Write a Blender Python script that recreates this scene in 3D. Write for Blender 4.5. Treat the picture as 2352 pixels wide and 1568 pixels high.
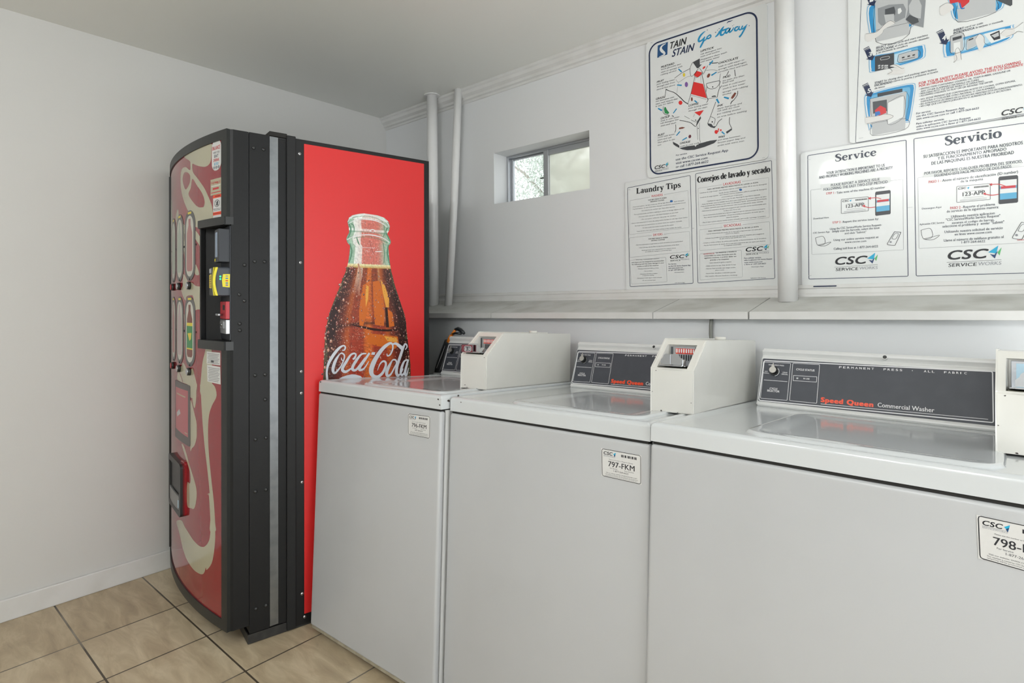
import bpy, bmesh, math, random
from mathutils import Vector, Matrix, Euler
from mathutils.geometry import tessellate_polygon

for o in list(bpy.data.objects):
    bpy.data.objects.remove(o, do_unlink=True)
scn = bpy.context.scene
col = scn.collection
random.seed(7)
PI = math.pi

# ---------------------------------------------------------------- camera
YAW, PITCH, ROLL = 0.70918, 0.00203, -0.00972
F_PX, HORIZON = 1305.82, 693.51
fw = Vector((-math.sin(YAW), math.cos(YAW), 0)); rt = Vector((math.cos(YAW), math.sin(YAW), 0)); up = Vector((0, 0, 1))
f2 = fw * math.cos(PITCH) + up * math.sin(PITCH); u2 = up * math.cos(PITCH) - fw * math.sin(PITCH)
r3 = rt * math.cos(ROLL) + u2 * math.sin(ROLL); u3 = u2 * math.cos(ROLL) - rt * math.sin(ROLL)
cam_data = bpy.data.cameras.new('camera')
cam = bpy.data.objects.new('camera', cam_data); col.objects.link(cam)
M = Matrix((r3, u3, -f2)).transposed().to_4x4(); M.translation = Vector((2.87, -2.1644, 1.1832))
cam.matrix_world = M
cam_data.sensor_width = 36.0; cam_data.lens = F_PX / 2352 * 36.0
cam_data.shift_y = -(784 - HORIZON) / 2352
cam_data.clip_start = 0.03
scn.camera = cam

# ---------------------------------------------------------------- light and exposure
scn.view_settings.view_transform = 'Standard'; scn.view_settings.look = 'None'
scn.view_settings.gamma = 1.0; scn.view_settings.use_curve_mapping = False
scn.view_settings.exposure = -0.66
w = bpy.data.worlds.new('overcast_sky'); scn.world = w; w.use_nodes = True
w.node_tree.nodes['Background'].inputs[0].default_value = (0.93, 0.97, 1.0, 1)
w.node_tree.nodes['Background'].inputs[1].default_value = 3.4

def area(name, loc, rot, sx, sy, energy, color=(1, 1, 1)):
    l = bpy.data.lights.new(name, 'AREA'); l.shape = 'RECTANGLE'; l.size = sx; l.size_y = sy
    l.energy = energy; l.color = color
    o = bpy.data.objects.new(name, l); o.location = loc; o.rotation_euler = rot; col.objects.link(o)
    return o
H = 2.3232                                             # ceiling height
# added fill lights at an unseen doorway, aimed sideways and up at the ceiling
area('doorway_fill', (4.42, -1.4, 1.45), (math.radians(90), 0, math.radians(90)), 2.0, 1.3, 5, (0.975, 0.99, 1.0))
area('ceiling_fill', (4.42, -1.4, 0.45), (math.radians(155), 0, math.radians(90)), 2.0, 0.8, 42, (0.985, 0.995, 1.0))
# fill lights added behind the camera, unseen, set out along ceiling tubes
FILL_TUBES = ((2.7, -3.45), (2.3, -2.8))
for lx, ly in FILL_TUBES:
    for dx in (-0.4, 0, 0.4):
        l = bpy.data.lights.new('tube_fill_light', 'POINT'); l.energy = 15; l.shadow_soft_size = 0.10; l.color = (0.985, 0.995, 1.0)
        o = bpy.data.objects.new('tube_fill_light', l); o.location = (lx + dx, ly, H - 0.16); col.objects.link(o)

DATA = {
'stain': [
['P','bluebox',1,[1.8173,2.231,1.8615,2.2323,1.8582,2.1822,1.8145,2.1807]],
['S','board',2,[1.8533,2.2282,0.0016,1.8381,2.2247,0.0061,1.8303,2.2158,0.0094,1.8346,2.2044,0.0113,1.8464,2.1907,0.0081,1.842,2.1849,0.0053,1.8223,2.1831,0.0012],0],
['T', 'black', 2, 'TAIN', [1.8663, 2.2005, 1.9374, 2.2005], 0.0261, 0.03, 0.25, 'sans'],
['T', 'navy', 2, 'STAIN', [1.8779, 2.1662, 1.9687, 2.1662], 0.027, 0.03, 0.3, 'sans'],
['S','cyan',2,[2.0162,2.2261,0.0014,2.0072,2.2229,0.0052,1.9963,2.2149,0.0077,1.9893,2.2038,0.0081,1.9903,2.1947,0.0074,1.9988,2.1947,0.0063,2.0084,2.1996,0.0064,2.0138,2.2058,0.0046],0],
['S','cyan',2,[2.0115,2.2031,0.0052,2.0069,2.1887,0.007,1.9995,2.1769,0.007,1.9944,2.1687,0.0057],0],
['S','cyan',2,[2.0096,2.1896,0.0042,2.0185,2.1942,0.0049,2.0239,2.1992,0.0052],0],
['S','cyan',2,[2.032,2.2058,0.0048,2.0234,2.202,0.0055,2.0216,2.1964,0.0053,2.0297,2.1942,0.0056,2.0369,2.1986,0.0053,2.0355,2.2052,0.0048,2.0306,2.2062,0.0038],0],
['S','cyan',2,[2.0538,2.192,0.0037,2.0617,2.1957,0.0066,2.0722,2.2062,0.0075,2.0826,2.2166,0.0065,2.0878,2.2221,0.0014],0],
['S','cyan',2,[2.08,2.2161,0.0061,2.0759,2.2028,0.0065,2.0752,2.1935,0.0072,2.0832,2.1913,0.0062,2.0906,2.1981,0.0051,2.0945,2.2054,0.0048],0],
['S','cyan',2,[2.0667,2.2062,0.0052,2.0791,2.2078,0.0061,2.0945,2.2083,0.0062,2.1072,2.2093,0.0045],0],
['S','cyan',2,[2.0971,2.2089,0.0058,2.0931,2.1999,0.0061,2.0967,2.1932,0.0065,2.1049,2.1992,0.0054,2.1111,2.2074,0.0048,2.107,2.1978,0.0055,2.1103,2.1923,0.0062,2.1201,2.1994,0.0047,2.1235,2.2068,0.0027],0],
['S','cyan',2,[2.1407,2.2036,0.0047,2.1307,2.2031,0.0054,2.1273,2.1954,0.0061,2.1334,2.1909,0.0057,2.1422,2.1974,0.005,2.1451,2.2043,0.0034],0],
['S','cyan',2,[2.144,2.2022,0.0044,2.1427,2.1942,0.0054,2.1483,2.189,0.0047,2.1529,2.1926,0.0043],0],
['S','cyan',2,[2.1566,2.2018,0.0043,2.1526,2.1933,0.0057,2.1568,2.1896,0.0054,2.1647,2.1951,0.0047,2.1734,2.2013,0.002],0],
['S','cyan',2,[2.1685,2.1959,0.0053,2.1597,2.182,0.0063,2.151,2.1696,0.0064,2.1431,2.1634,0.007],0],
['S','navy2',2,[2.0985,2.2298,0.002,2.1041,2.2336,0.004,2.1109,2.233,0.0034,2.121,2.2338,0.001],0],
['S','navy2',2,[2.054,2.208,0.0028,2.0575,2.2098,0.0028],0],
['S','navy2',2,[2.0619,2.2141,0.0021,2.064,2.2161,0.002],0],
['S','navy2',2,[2.068,2.2182,0.0024,2.0709,2.2193,0.0025],0],
['S','navy2',2,[2.1186,2.2121,0.0021,2.1208,2.2135,0.002],0],
['S','navy2',2,[2.1236,2.2147,0.0016,2.1253,2.2159,0.0015],0],
['S','navy2',2,[2.0219,2.2275,0.0024,2.0248,2.229,0.0024],0],
['S','navy2',2,[2.1787,2.1926,0.002,2.1814,2.1947,0.0023],0],
['T', 'black', 2, 'MUSTARD', [1.8301, 2.1346, 1.8875, 2.1346], 0.0076, 0.03, 0.3, 'sans'],
['T', 'ink2', 2, 'work glycerine into', [1.83, 2.1257, 1.9158, 2.1257], 0.0057, 0, 0.25, 'sans'],
['T', 'ink2', 2, 'stain or sponge with', [1.8299, 2.1147, 1.9215, 2.1147], 0.0057, 0, 0.25, 'sans'],
['T', 'ink2', 2, 'rubbing alcohol', [1.8283, 2.1047, 1.896, 2.1047], 0.0057, 0, 0.25, 'sans'],
['T', 'black', 2, 'FRUIT', [1.811, 2.0792, 1.8423, 2.0792], 0.0071, 0.03, 0.3, 'sans'],
['T', 'ink2', 2, 'pour boiling water', [1.8109, 2.0705, 1.8898, 2.0705], 0.0058, 0, 0.25, 'sans'],
['T', 'ink2', 2, 'through stain from', [1.8108, 2.0601, 1.8896, 2.0601], 0.0058, 0, 0.25, 'sans'],
['T', 'ink2', 2, 'several feet above', [1.8096, 2.0488, 1.8905, 2.0488], 0.0058, 0, 0.25, 'sans'],
['T', 'black', 2, 'GRASS/', [1.8056, 2.0105, 1.8466, 2.0105], 0.0077, 0.03, 0.3, 'sans'],
['T', 'ink2', 2, 'rub detergent into', [1.8055, 2.0016, 1.886, 2.0016], 0.0057, 0, 0.25, 'sans'],
['T', 'ink2', 2, 'stain with bleach that', [1.8054, 1.9911, 1.9007, 1.9911], 0.0057, 0, 0.25, 'sans'],
['T', 'ink2', 2, 'is safe for fabric', [1.8048, 1.9816, 1.8823, 1.9816], 0.0058, 0, 0.25, 'sans'],
['T', 'black', 2, 'CATSUP', [1.8263, 1.9267, 1.8653, 1.9267], 0.0076, 0.03, 0.3, 'sans'],
['T', 'ink2', 2, 'soak in cold water', [1.8262, 1.9175, 1.9077, 1.9175], 0.0057, 0, 0.25, 'sans'],
['T', 'ink2', 2, 'rub detergent into', [1.8261, 1.9078, 1.9037, 1.9078], 0.0057, 0, 0.25, 'sans'],
['T', 'ink2', 2, 'stain and wash', [1.826, 1.8971, 1.8928, 1.8971], 0.0057, 0, 0.25, 'sans'],
['T', 'black', 2, 'RUST', [1.8137, 1.8605, 1.8424, 1.8605], 0.0076, 0.03, 0.3, 'sans'],
['T', 'ink2', 2, 'cover with lemon', [1.8137, 1.8525, 1.8864, 1.8525], 0.0057, 0, 0.25, 'sans'],
['T', 'ink2', 2, 'juice and salt', [1.8125, 1.8423, 1.8734, 1.8423], 0.0057, 0, 0.25, 'sans'],
['T', 'ink2', 2, 'then place in the', [1.8124, 1.8317, 1.8871, 1.8317], 0.0057, 0, 0.25, 'sans'],
['T', 'ink2', 2, 'sun', [1.8123, 1.8212, 1.8277, 1.8212], 0.0057, 0, 0.25, 'sans'],
['T', 'black', 2, 'GREASE', [1.9075, 1.8095, 1.951, 1.8095], 0.007, 0.03, 0.3, 'sans'],
['T', 'ink2', 2, 'soak in club soda', [1.9074, 1.7985, 1.9876, 1.7985], 0.0051, 0, 0.25, 'sans'],
['T', 'black', 2, 'COFFEE', [1.9443, 1.9509, 1.9855, 1.9509], 0.0074, 0.03, 0.3, 'sans'],
['T', 'ink2', 2, 'pour boiling water', [1.9442, 1.9413, 2.0246, 1.9413], 0.0055, 0, 0.25, 'sans'],
['T', 'ink2', 2, 'through the stain', [1.9441, 1.9306, 2.02, 1.9306], 0.0055, 0, 0.25, 'sans'],
['T', 'black', 2, 'INK', [2.0592, 1.9236, 2.0814, 1.9236], 0.0071, 0.03, 0.3, 'sans'],
['T', 'ink2', 2, 'apply hairspray and', [2.0591, 1.9139, 2.1504, 1.9139], 0.0053, 0, 0.25, 'sans'],
['T', 'ink2', 2, 'rub with dry cloth', [2.059, 1.9048, 2.1419, 1.9048], 0.0053, 0, 0.25, 'sans'],
['T', 'ink2', 2, 'put rubbing alcohol', [2.058, 1.8937, 2.146, 1.8937], 0.0053, 0, 0.25, 'sans'],
['T', 'ink2', 2, 'on area before washing', [2.0579, 1.8817, 2.1682, 1.8817], 0.0053, 0, 0.25, 'sans'],
['T', 'black', 2, 'WAX', [2.0606, 1.8037, 2.0872, 1.8037], 0.007, 0.03, 0.3, 'sans'],
['T', 'ink2', 2, 'put area between', [2.0605, 1.7942, 2.1432, 1.7942], 0.0053, 0, 0.25, 'sans'],
['T', 'ink2', 2, 'brown paper bag and', [2.0595, 1.7841, 2.1609, 1.7841], 0.0054, 0, 0.25, 'sans'],
['T', 'ink2', 2, 'press with warm iron', [2.0594, 1.7733, 2.1574, 1.7733], 0.0053, 0, 0.25, 'sans'],
['T', 'black', 2, 'LIPSTICK', [1.996, 2.1505, 2.0486, 2.1505], 0.0073, 0.03, 0.3, 'sans'],
['T', 'ink2', 2, 'rub detergent into', [1.995, 2.14, 2.0784, 2.14], 0.0054, 0, 0.25, 'sans'],
['T', 'ink2', 2, 'stain until outline', [1.9949, 2.1305, 2.0703, 2.1305], 0.0054, 0, 0.25, 'sans'],
['T', 'ink2', 2, 'disappears then wash', [1.9938, 2.1187, 2.0979, 2.1187], 0.0054, 0, 0.25, 'sans'],
['T', 'ink2', 2, 'with warm water', [1.9937, 2.1095, 2.0701, 2.1095], 0.0054, 0, 0.25, 'sans'],
['T', 'black', 2, 'CHOCOLATE', [2.0645, 2.0843, 2.1386, 2.0843], 0.0075, 0.03, 0.3, 'sans'],
['T', 'ink2', 2, 'soak in cold water or', [2.0644, 2.0725, 2.1617, 2.0725], 0.0054, 0, 0.25, 'sans'],
['T', 'ink2', 2, 'sponge with hydrogen', [2.0634, 2.0619, 2.1679, 2.0619], 0.0053, 0, 0.25, 'sans'],
['T', 'ink2', 2, 'peroxide rinse and wash', [2.0624, 2.052, 2.172, 2.052], 0.0053, 0, 0.25, 'sans'],
['T', 'black', 2, 'MUD', [2.0816, 2.0257, 2.1092, 2.0257], 0.0075, 0.03, 0.3, 'sans'],
['T', 'ink2', 2, 'let stain dry then', [2.0806, 2.0143, 2.1599, 2.0143], 0.0053, 0, 0.25, 'sans'],
['T', 'ink2', 2, 'brush well', [2.0797, 2.0064, 2.1215, 2.0064], 0.0053, 0, 0.25, 'sans'],
['T', 'ink2', 2, 'soak in cold water', [2.0795, 1.9947, 2.1651, 1.9947], 0.0053, 0, 0.25, 'sans'],
['T', 'ink2', 2, 'wash in hot water', [2.0794, 1.984, 2.1638, 1.984], 0.0052, 0, 0.25, 'sans'],
['T', 'ink2', 2, 'sponge with rubbing', [2.0793, 1.9718, 2.1732, 1.9718], 0.0053, 0, 0.25, 'sans'],
['T', 'ink2', 2, 'alcohol', [2.0792, 1.962, 2.1115, 1.962], 0.0053, 0, 0.25, 'sans'],
['P','char',1,[1.9642,2.1208,1.9924,2.1274,1.9927,2.103,2.0011,2.1026,1.988,2.0922,1.981,2.0926]],
['S','black',2,[1.9642,2.1208,0.0014,1.9527,2.0985,0.0014,1.9595,2.0662,0.0014,1.987,2.091,0.0015],0],
['S','black',2,[1.9527,2.0989,0.0016,1.9186,2.091,0.0016,1.888,2.0783,0.0016],0],
['S','char',2,[1.9575,2.0697,0.0008,1.9339,2.0681,0.0008,1.9047,2.0579,0.0008,1.8943,2.0726,0.0008],0],
['S','char',2,[1.9047,2.0579,0.0006,1.8969,2.016,0.0006],0],
['P','red',1,[1.9799,2.0828,2.0008,2.0707,1.9967,2.0621,1.9826,2.0567,1.9707,2.0652,1.9687,2.0725]],
['S','black',2,[1.991,2.0903,0.0013,2.0008,2.0746,0.0013,2.0027,2.0673,0.0013,1.9826,2.0567,0.0012,1.9707,2.0652,0.0011,1.9809,2.0829,0.0012],0],
['S','black',2,[2.0236,2.0905,0.0015,2.0066,2.0643,0.0015,2.0007,2.0697,0.0012],0],
['P','red',1,[1.9674,2.0431,2.0046,2.0251,2.0184,1.9666,1.9557,1.9984]],
['S','black',2,[1.9716,2.06,0.0014,1.9547,1.9977,0.0014,1.9431,1.9651,0.0014],0],
['S','black',2,[2.0003,2.064,0.0016,2.0185,1.9742,0.0018,2.0236,1.9595,0.0023,2.0172,1.9495,0.0015],0],
['S','char',2,[1.9557,1.9935,0.0008,2.0174,1.962,0.0008],0],
['S','char',2,[1.9736,2.0575,0.0006,1.9725,2.0442,0.0005],0],
['S','char',2,[1.9947,2.0597,0.0006,1.9973,2.0309,0.0005],0],
['S','black',2,[1.8513,2.0425,0.0032,1.8662,2.0327,0.002,1.8874,2.0203,0.0024,1.9124,1.9942,0.0028,1.9288,1.9744,0.0028,1.9451,1.9607,0.0023],0],
['S','black',2,[1.8513,2.0445,0.0016,1.8455,2.0105,0.0016],0],
['P','yel',1,[1.9328,2.0799,1.9325,2.0774,1.9316,2.0754,1.9303,2.074,1.9287,2.0736,1.9269,2.074,1.9253,2.0754,1.924,2.0774,1.9232,2.0799,1.9229,2.0825,1.9232,2.085,1.9241,2.087,1.9255,2.0884,1.9271,2.0888,1.9288,2.0884,1.9304,2.087,1.9317,2.085,1.9326,2.0825]],
['P','purp',1,[1.9439,2.0388,1.9435,2.0354,1.9423,2.0326,1.9405,2.0308,1.9384,2.0301,1.9361,2.0307,1.934,2.0325,1.9322,2.0352,1.9311,2.0386,1.9308,2.0422,1.9312,2.0456,1.9324,2.0484,1.9342,2.0502,1.9363,2.0509,1.9386,2.0503,1.9407,2.0485,1.9425,2.0458,1.9436,2.0424]],
['P','red',1,[1.9201,1.9725,1.9196,1.9698,1.9182,1.9676,1.916,1.9663,1.9135,1.9659,1.9107,1.9665,1.9081,1.9681,1.906,1.9705,1.9047,1.9733,1.9042,1.9763,1.9047,1.979,1.9061,1.9812,1.9083,1.9826,1.9109,1.9829,1.9136,1.9823,1.9162,1.9807,1.9183,1.9783,1.9196,1.9755]],
['P','brown',1,[1.9628,1.9761,1.9626,1.9735,1.9619,1.9713,1.9609,1.9698,1.9597,1.9691,1.9585,1.9694,1.9573,1.9706,1.9563,1.9726,1.9557,1.9751,1.9555,1.9779,1.9558,1.9805,1.9564,1.9827,1.9574,1.9842,1.9586,1.9848,1.9599,1.9845,1.9611,1.9833,1.962,1.9813,1.9626,1.9788]],
['S','cyan',2,[1.9053,2.1106,0.0044,1.9187,2.095,0.0051],0],
['S','cyan',2,[1.8983,2.0486,0.0044,1.9181,2.0421,0.0052],0],
['S','cyan',2,[1.9696,1.9696,0.0043,1.9796,1.9594,0.005],0],
['P','red',1,[2.0138,2.0909,2.0143,2.0897,2.0141,2.0882,2.0133,2.0867,2.0119,2.0851,2.0102,2.0839,2.0083,2.083,2.0065,2.0827,2.0049,2.0829,2.0038,2.0836,2.0034,2.0848,2.0036,2.0863,2.0044,2.0879,2.0058,2.0894,2.0075,2.0906,2.0094,2.0915,2.0112,2.0918,2.0128,2.0916]],
['S','black',2,[2.031,2.101,0.0033,2.0429,2.0953,0.0028,2.064,2.0912,0.0023],0],
['S','cyan',3,[2.0441,2.1043,0.0051,2.0298,2.0919,0.0061],0],
['S','cyan',3,[2.0578,2.0566,0.0041,2.0376,2.0494,0.0056],0],
['P','brown',1,[2.031,2.048,2.0292,2.0459,2.0271,2.0446,2.0249,2.044,2.0229,2.0445,2.0213,2.0458,2.0203,2.0478,2.0201,2.0502,2.0206,2.0529,2.0219,2.0554,2.0237,2.0574,2.0258,2.0588,2.028,2.0593,2.03,2.0589,2.0316,2.0576,2.0326,2.0556,2.0328,2.0531,2.0323,2.0505]],
['S','char',2,[2.0164,2.074,0.0009,2.0426,2.0696,0.0009,2.0613,2.0609,0.001],0],
['S','black',2,[2.1039,2.0481,0.0021,2.0951,2.0333,0.002],0],
['S','black',2,[2.1255,2.0473,0.002,2.1281,2.0221,0.0021],0],
['S','black',2,[2.0724,2.0475,0.0011,2.0684,2.0218,0.0012,2.0688,1.9904,0.0009],0],
['S','black',2,[2.0183,2.0232,0.0017,2.0679,2.0208,0.0016,2.0666,2.0072,0.0016,2.0513,1.9967,0.0016,2.03,2.0002,0.0016,2.0193,2.0123,0.0017,2.0183,2.0232,0.0014],0],
['S','black',2,[2.0193,2.01,0.0014,2.0167,1.9918,0.0014],0],
['S','black',2,[2.0775,2.0002,0.0019,2.0664,1.9886,0.0019,2.0591,1.9602,0.0019],0],
['S','black',2,[2.0591,1.9607,0.0011,2.0212,1.9635,0.0012],0],
['S','black',2,[2.038,1.9677,0.0028,2.0486,1.9674,0.0038,2.0545,1.9648,0.0019],0],
['P','black',1,[2.0447,2.0035,2.0446,2.0027,2.0442,2.0021,2.0435,2.0018,2.0428,2.0017,2.0419,2.0019,2.0412,2.0024,2.0405,2.003,2.0401,2.0038,2.04,2.0047,2.0402,2.0054,2.0406,2.006,2.0412,2.0064,2.042,2.0065,2.0428,2.0063,2.0436,2.0058,2.0442,2.0051,2.0446,2.0043]],
['S','black',2,[2.1363,1.9653,0.002,2.1346,1.9509,0.0021,2.122,1.9357,0.0021,2.1141,1.9308,0.0032,2.1088,1.9217,0.0021],0],
['S','brown',2,[2.1279,1.9606,0.0068,2.1199,1.95,0.01,2.1131,1.9425,0.0068],0],
['S','cyan',3,[2.0846,1.9544,0.0047,2.1029,1.9449,0.0065],0],
['S','cyan',3,[2.0567,1.9543,0.0069,2.0659,1.9358,0.0051],0],
['S','black',2,[2.0535,1.944,0.0017,2.0324,1.8939,0.0016,2.0214,1.8692,0.0017],0],
['S','black',2,[2.0324,1.8927,0.0014,2.05,1.8795,0.0014,2.0451,1.8583,0.0014],0],
['S','black',2,[2.0768,1.8748,0.002,2.0628,1.8662,0.0021,2.0544,1.8517,0.0021],0],
['P','char',2,[2.0202,1.8695,2.0357,1.8638,2.0427,1.853,2.0544,1.8517,2.0473,1.845,2.0332,1.8515,2.0225,1.8612]],
['P','black',1,[2.0412,1.8704,2.041,1.8695,2.0406,1.8687,2.04,1.8682,2.0392,1.868,2.0384,1.8682,2.0376,1.8687,2.037,1.8695,2.0366,1.8704,2.0365,1.8714,2.0366,1.8723,2.037,1.8731,2.0377,1.8736,2.0384,1.8738,2.0393,1.8736,2.04,1.8731,2.0407,1.8723,2.0411,1.8714]],
['S','black',2,[2.1055,1.8742,0.0019,2.1042,1.8527,0.0018,2.113,1.8302,0.0018],0],
['P','char',2,[2.0905,1.8218,2.1124,1.8313,2.1136,1.825,2.0948,1.8143]],
['P','red',1,[2.06,1.828,2.0596,1.8255,2.0585,1.8235,2.0568,1.8222,2.0548,1.8217,2.0526,1.8222,2.0506,1.8235,2.0489,1.8255,2.0478,1.8279,2.0475,1.8306,2.0479,1.833,2.049,1.8351,2.0507,1.8364,2.0527,1.8369,2.0549,1.8364,2.0569,1.8351,2.0586,1.8331,2.0597,1.8306]],
['P','red',1,[2.0655,1.8371,2.0653,1.836,2.0648,1.8352,2.0641,1.8346,2.0632,1.8344,2.0623,1.8346,2.0614,1.8352,2.0607,1.836,2.0603,1.8371,2.0601,1.8382,2.0603,1.8393,2.0608,1.8401,2.0615,1.8407,2.0624,1.8409,2.0633,1.8407,2.0641,1.8401,2.0648,1.8393,2.0653,1.8382]],
['P','red',1,[2.0747,1.8316,2.0745,1.8304,2.074,1.8294,2.0731,1.8288,2.0721,1.8285,2.071,1.8287,2.07,1.8294,2.0692,1.8304,2.0687,1.8316,2.0685,1.8329,2.0687,1.8342,2.0693,1.8352,2.0701,1.8358,2.0711,1.8361,2.0722,1.8358,2.0732,1.8352,2.074,1.8342,2.0745,1.833]],
['P','red',1,[2.0636,1.8308,2.0634,1.8298,2.063,1.8289,2.0622,1.8283,2.0614,1.8281,2.0604,1.8283,2.0596,1.8289,2.0589,1.8297,2.0584,1.8308,2.0583,1.8319,2.0584,1.833,2.0589,1.8338,2.0596,1.8344,2.0605,1.8346,2.0614,1.8344,2.0623,1.8339,2.063,1.833,2.0635,1.832]],
['S','cyan',3,[2.0751,1.8258,0.0049,2.0856,1.814,0.0039],0],
['P','green',1,[1.8448,1.974,1.8496,1.9706,1.8531,1.9619,1.8644,1.9448,1.8577,1.9411,1.8446,1.9481,1.8416,1.9646]],
['S','black',2,[1.8393,1.9764,0.0016,1.8374,1.9543,0.0015,1.8481,1.9417,0.0018,1.8643,1.9358,0.0018],0],
['S','black',2,[1.8755,1.9311,0.0027,1.8837,1.9255,0.0022],0],
['S','cyan',3,[1.8157,1.974,0.0049,1.8326,1.9617,0.0058],0],
['S','cyan',3,[1.8957,1.9544,0.0044,1.8815,1.9394,0.004],0],
['S','cyan',3,[1.9087,1.8606,0.0049,1.8934,1.8471,0.0036],0],
['S','cyan',3,[1.9372,1.8307,0.0048,1.9176,1.8235,0.0035],0],
['P','red',2,[1.9688,1.9234,2.0066,1.9235,1.9898,1.9046]],
['S','char',2,[1.9699,1.9156,0.0008,1.9641,1.9064,0.0009],0],
['P','char',2,[1.9931,1.9028,1.9953,1.8948,1.9795,1.8722,1.9745,1.8668,1.9796,1.8852]],
['S','black',2,[1.9074,1.9056,0.002,1.9368,1.894,0.002,1.9538,1.8853,0.002,1.9727,1.8671,0.002,1.9795,1.8765,0.0013],0],
['S','black',2,[1.9279,1.9179,0.0011,1.9494,1.9022,0.0011],0],
['S','black',2,[1.955,1.8966,0.0011,1.9751,1.884,0.0011,1.9785,1.8898,0.0008],0],
['P','black',1,[1.9754,1.8913,1.9753,1.8906,1.9749,1.89,1.9744,1.8896,1.9737,1.8895,1.973,1.8897,1.9724,1.8901,1.9719,1.8907,1.9715,1.8914,1.9714,1.8922,1.9715,1.8929,1.9719,1.8935,1.9724,1.8938,1.9731,1.8939,1.9738,1.8938,1.9744,1.8934,1.975,1.8928,1.9753,1.8921]],
['S','black',2,[1.8908,1.8921,0.0018,1.8913,1.8731,0.0018,1.8877,1.8605,0.0018],0],
['P','brown',2,[1.9042,1.8704,1.9054,1.8764,1.9182,1.8764,1.9308,1.872,1.9204,1.8693]],
['P','maroon',1,[1.9545,1.8301,1.9534,1.8281,1.9519,1.8267,1.95,1.826,1.9481,1.8261,1.9462,1.827,1.9448,1.8285,1.9439,1.8306,1.9437,1.833,1.9441,1.8353,1.9452,1.8372,1.9468,1.8387,1.9487,1.8394,1.9506,1.8393,1.9524,1.8384,1.9538,1.8368,1.9547,1.8347,1.9549,1.8324]],
['S','char',2,[1.9794,1.8679,0.0011,1.9806,1.8135,0.001],0],
['S','char',2,[1.9889,1.8789,0.001,1.9889,1.8205,0.0011,1.9931,1.7963,0.0011],0],
['P','black',1,[1.9855,1.8569,1.9854,1.8562,1.9851,1.8557,1.9846,1.8554,1.9841,1.8552,1.9834,1.8554,1.9829,1.8557,1.9824,1.8563,1.9821,1.8569,1.982,1.8576,1.9821,1.8582,1.9824,1.8588,1.9829,1.8591,1.9835,1.8592,1.9841,1.8591,1.9847,1.8587,1.9851,1.8582,1.9854,1.8575]],
['P','char',2,[1.8779,1.8257,1.8989,1.8116,1.9053,1.8049,1.9052,1.796,1.8894,1.8067,1.8801,1.8152]],
['P','char',2,[1.9057,1.7948,1.9403,1.7961,1.9674,1.7943,1.9719,1.788,1.9787,1.7954,1.9842,1.7933,1.9864,1.7875,2.0162,1.8001,2.0456,1.7987,2.0455,1.7881,2.0073,1.7803,1.9673,1.7769,1.9378,1.7805,1.9172,1.7878]],
['P','char',2,[1.9838,1.7972,2.03,1.8005,2.0579,1.7986,2.0479,1.7894,2.0115,1.7829,1.9837,1.7835]],
['T', 'navy', 2, 'For service', [1.8909, 1.7658, 1.9371, 1.7658], 0.0056, 0.01, 0.2, 'sans'],
['T', 'navy', 2, 'use the CSC Service Request App', [1.8897, 1.7475, 2.0984, 1.7475], 0.0093, 0.02, 0.15, 'sans'],
['T', 'navy', 2, 'visit www.cscsw.com', [1.8895, 1.7325, 2.0192, 1.7325], 0.0093, 0.02, 0.15, 'sans'],
['T', 'navy', 2, 'or call 1-877-264-6622', [1.8894, 1.7179, 2.0223, 1.7179], 0.0094, 0.02, 0.15, 'sans'],
['T', 'black', 2, 'CSC', [1.7967, 1.7275, 1.843, 1.7275], 0.0134, 0.06, 0.3, 'sans'],
['P','cyan2',2,[1.8444,1.7376,1.8561,1.748,1.8537,1.736]],
['P','navy2',3,[1.8465,1.7351,1.8515,1.7339,1.8554,1.7401,1.852,1.7283]],
['P','green2',3,[1.8551,1.7374,1.8598,1.7453,1.8573,1.733]],
['S','black',2,[1.7967,1.7218,0.0004,1.8593,1.7265,0.0005],0],
['T', 'black', 2, 'SERVICE', [1.7985, 1.7158, 1.8313, 1.7158], 0.0051, 0.015, 0.12, 'sans'],
['T', 'grey2', 2, 'WORKS', [1.8326, 1.7183, 1.8592, 1.7183], 0.005, 0, 0.12, 'sans'],
['S','black',2,[1.7886,2.2608,0.001,1.7923,2.263,0.001],0],
],
'tips': [
['T', 'black', 2, 'Laundry Tips', [1.713, 1.6383, 1.9086, 1.6383], 0.0224, 0, 0, 'serif'],
['T', 'black', 2, 'Consejos de lavado y secado', [1.9778, 1.6465, 2.246, 1.6465], 0.0215, 0, 0, 'serif'],
['S','navy',2,[1.6715,1.6641,0.0019,1.6727,1.6675,0.0019,1.6764,1.6688,0.0019,1.9451,1.6794,0.0017,1.9484,1.6784,0.0018,1.9495,1.6753,0.0018,1.9567,1.259,0.0017,1.9557,1.2558,0.0018,1.9525,1.2547,0.0018,1.6844,1.249,0.0019,1.6806,1.2501,0.0018,1.6793,1.2534,0.0019],1],
['S','navy',2,[1.9711,1.6783,0.0017,1.9722,1.6814,0.0017,1.9753,1.6825,0.0017,2.2488,1.6864,0.0016,2.2515,1.6855,0.0016,2.2525,1.6826,0.0016,2.2592,1.2666,0.0016,2.2584,1.2638,0.0015,2.2557,1.2627,0.0016,1.9797,1.2551,0.0017,1.9765,1.256,0.0017,1.9754,1.2591,0.0017],1],
['S','grey',2,[1.6826,1.6105,0.0008,1.6834,1.6128,0.0008,1.686,1.6136,0.0008,1.9368,1.6213,0.0007,1.939,1.6207,0.0007,1.9397,1.6186,0.0007,1.9428,1.4777,0.0007,1.9421,1.4755,0.0007,1.9399,1.4748,0.0007,1.6822,1.4696,0.0007,1.6798,1.4703,0.0007,1.679,1.4725,0.0008],1],
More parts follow.
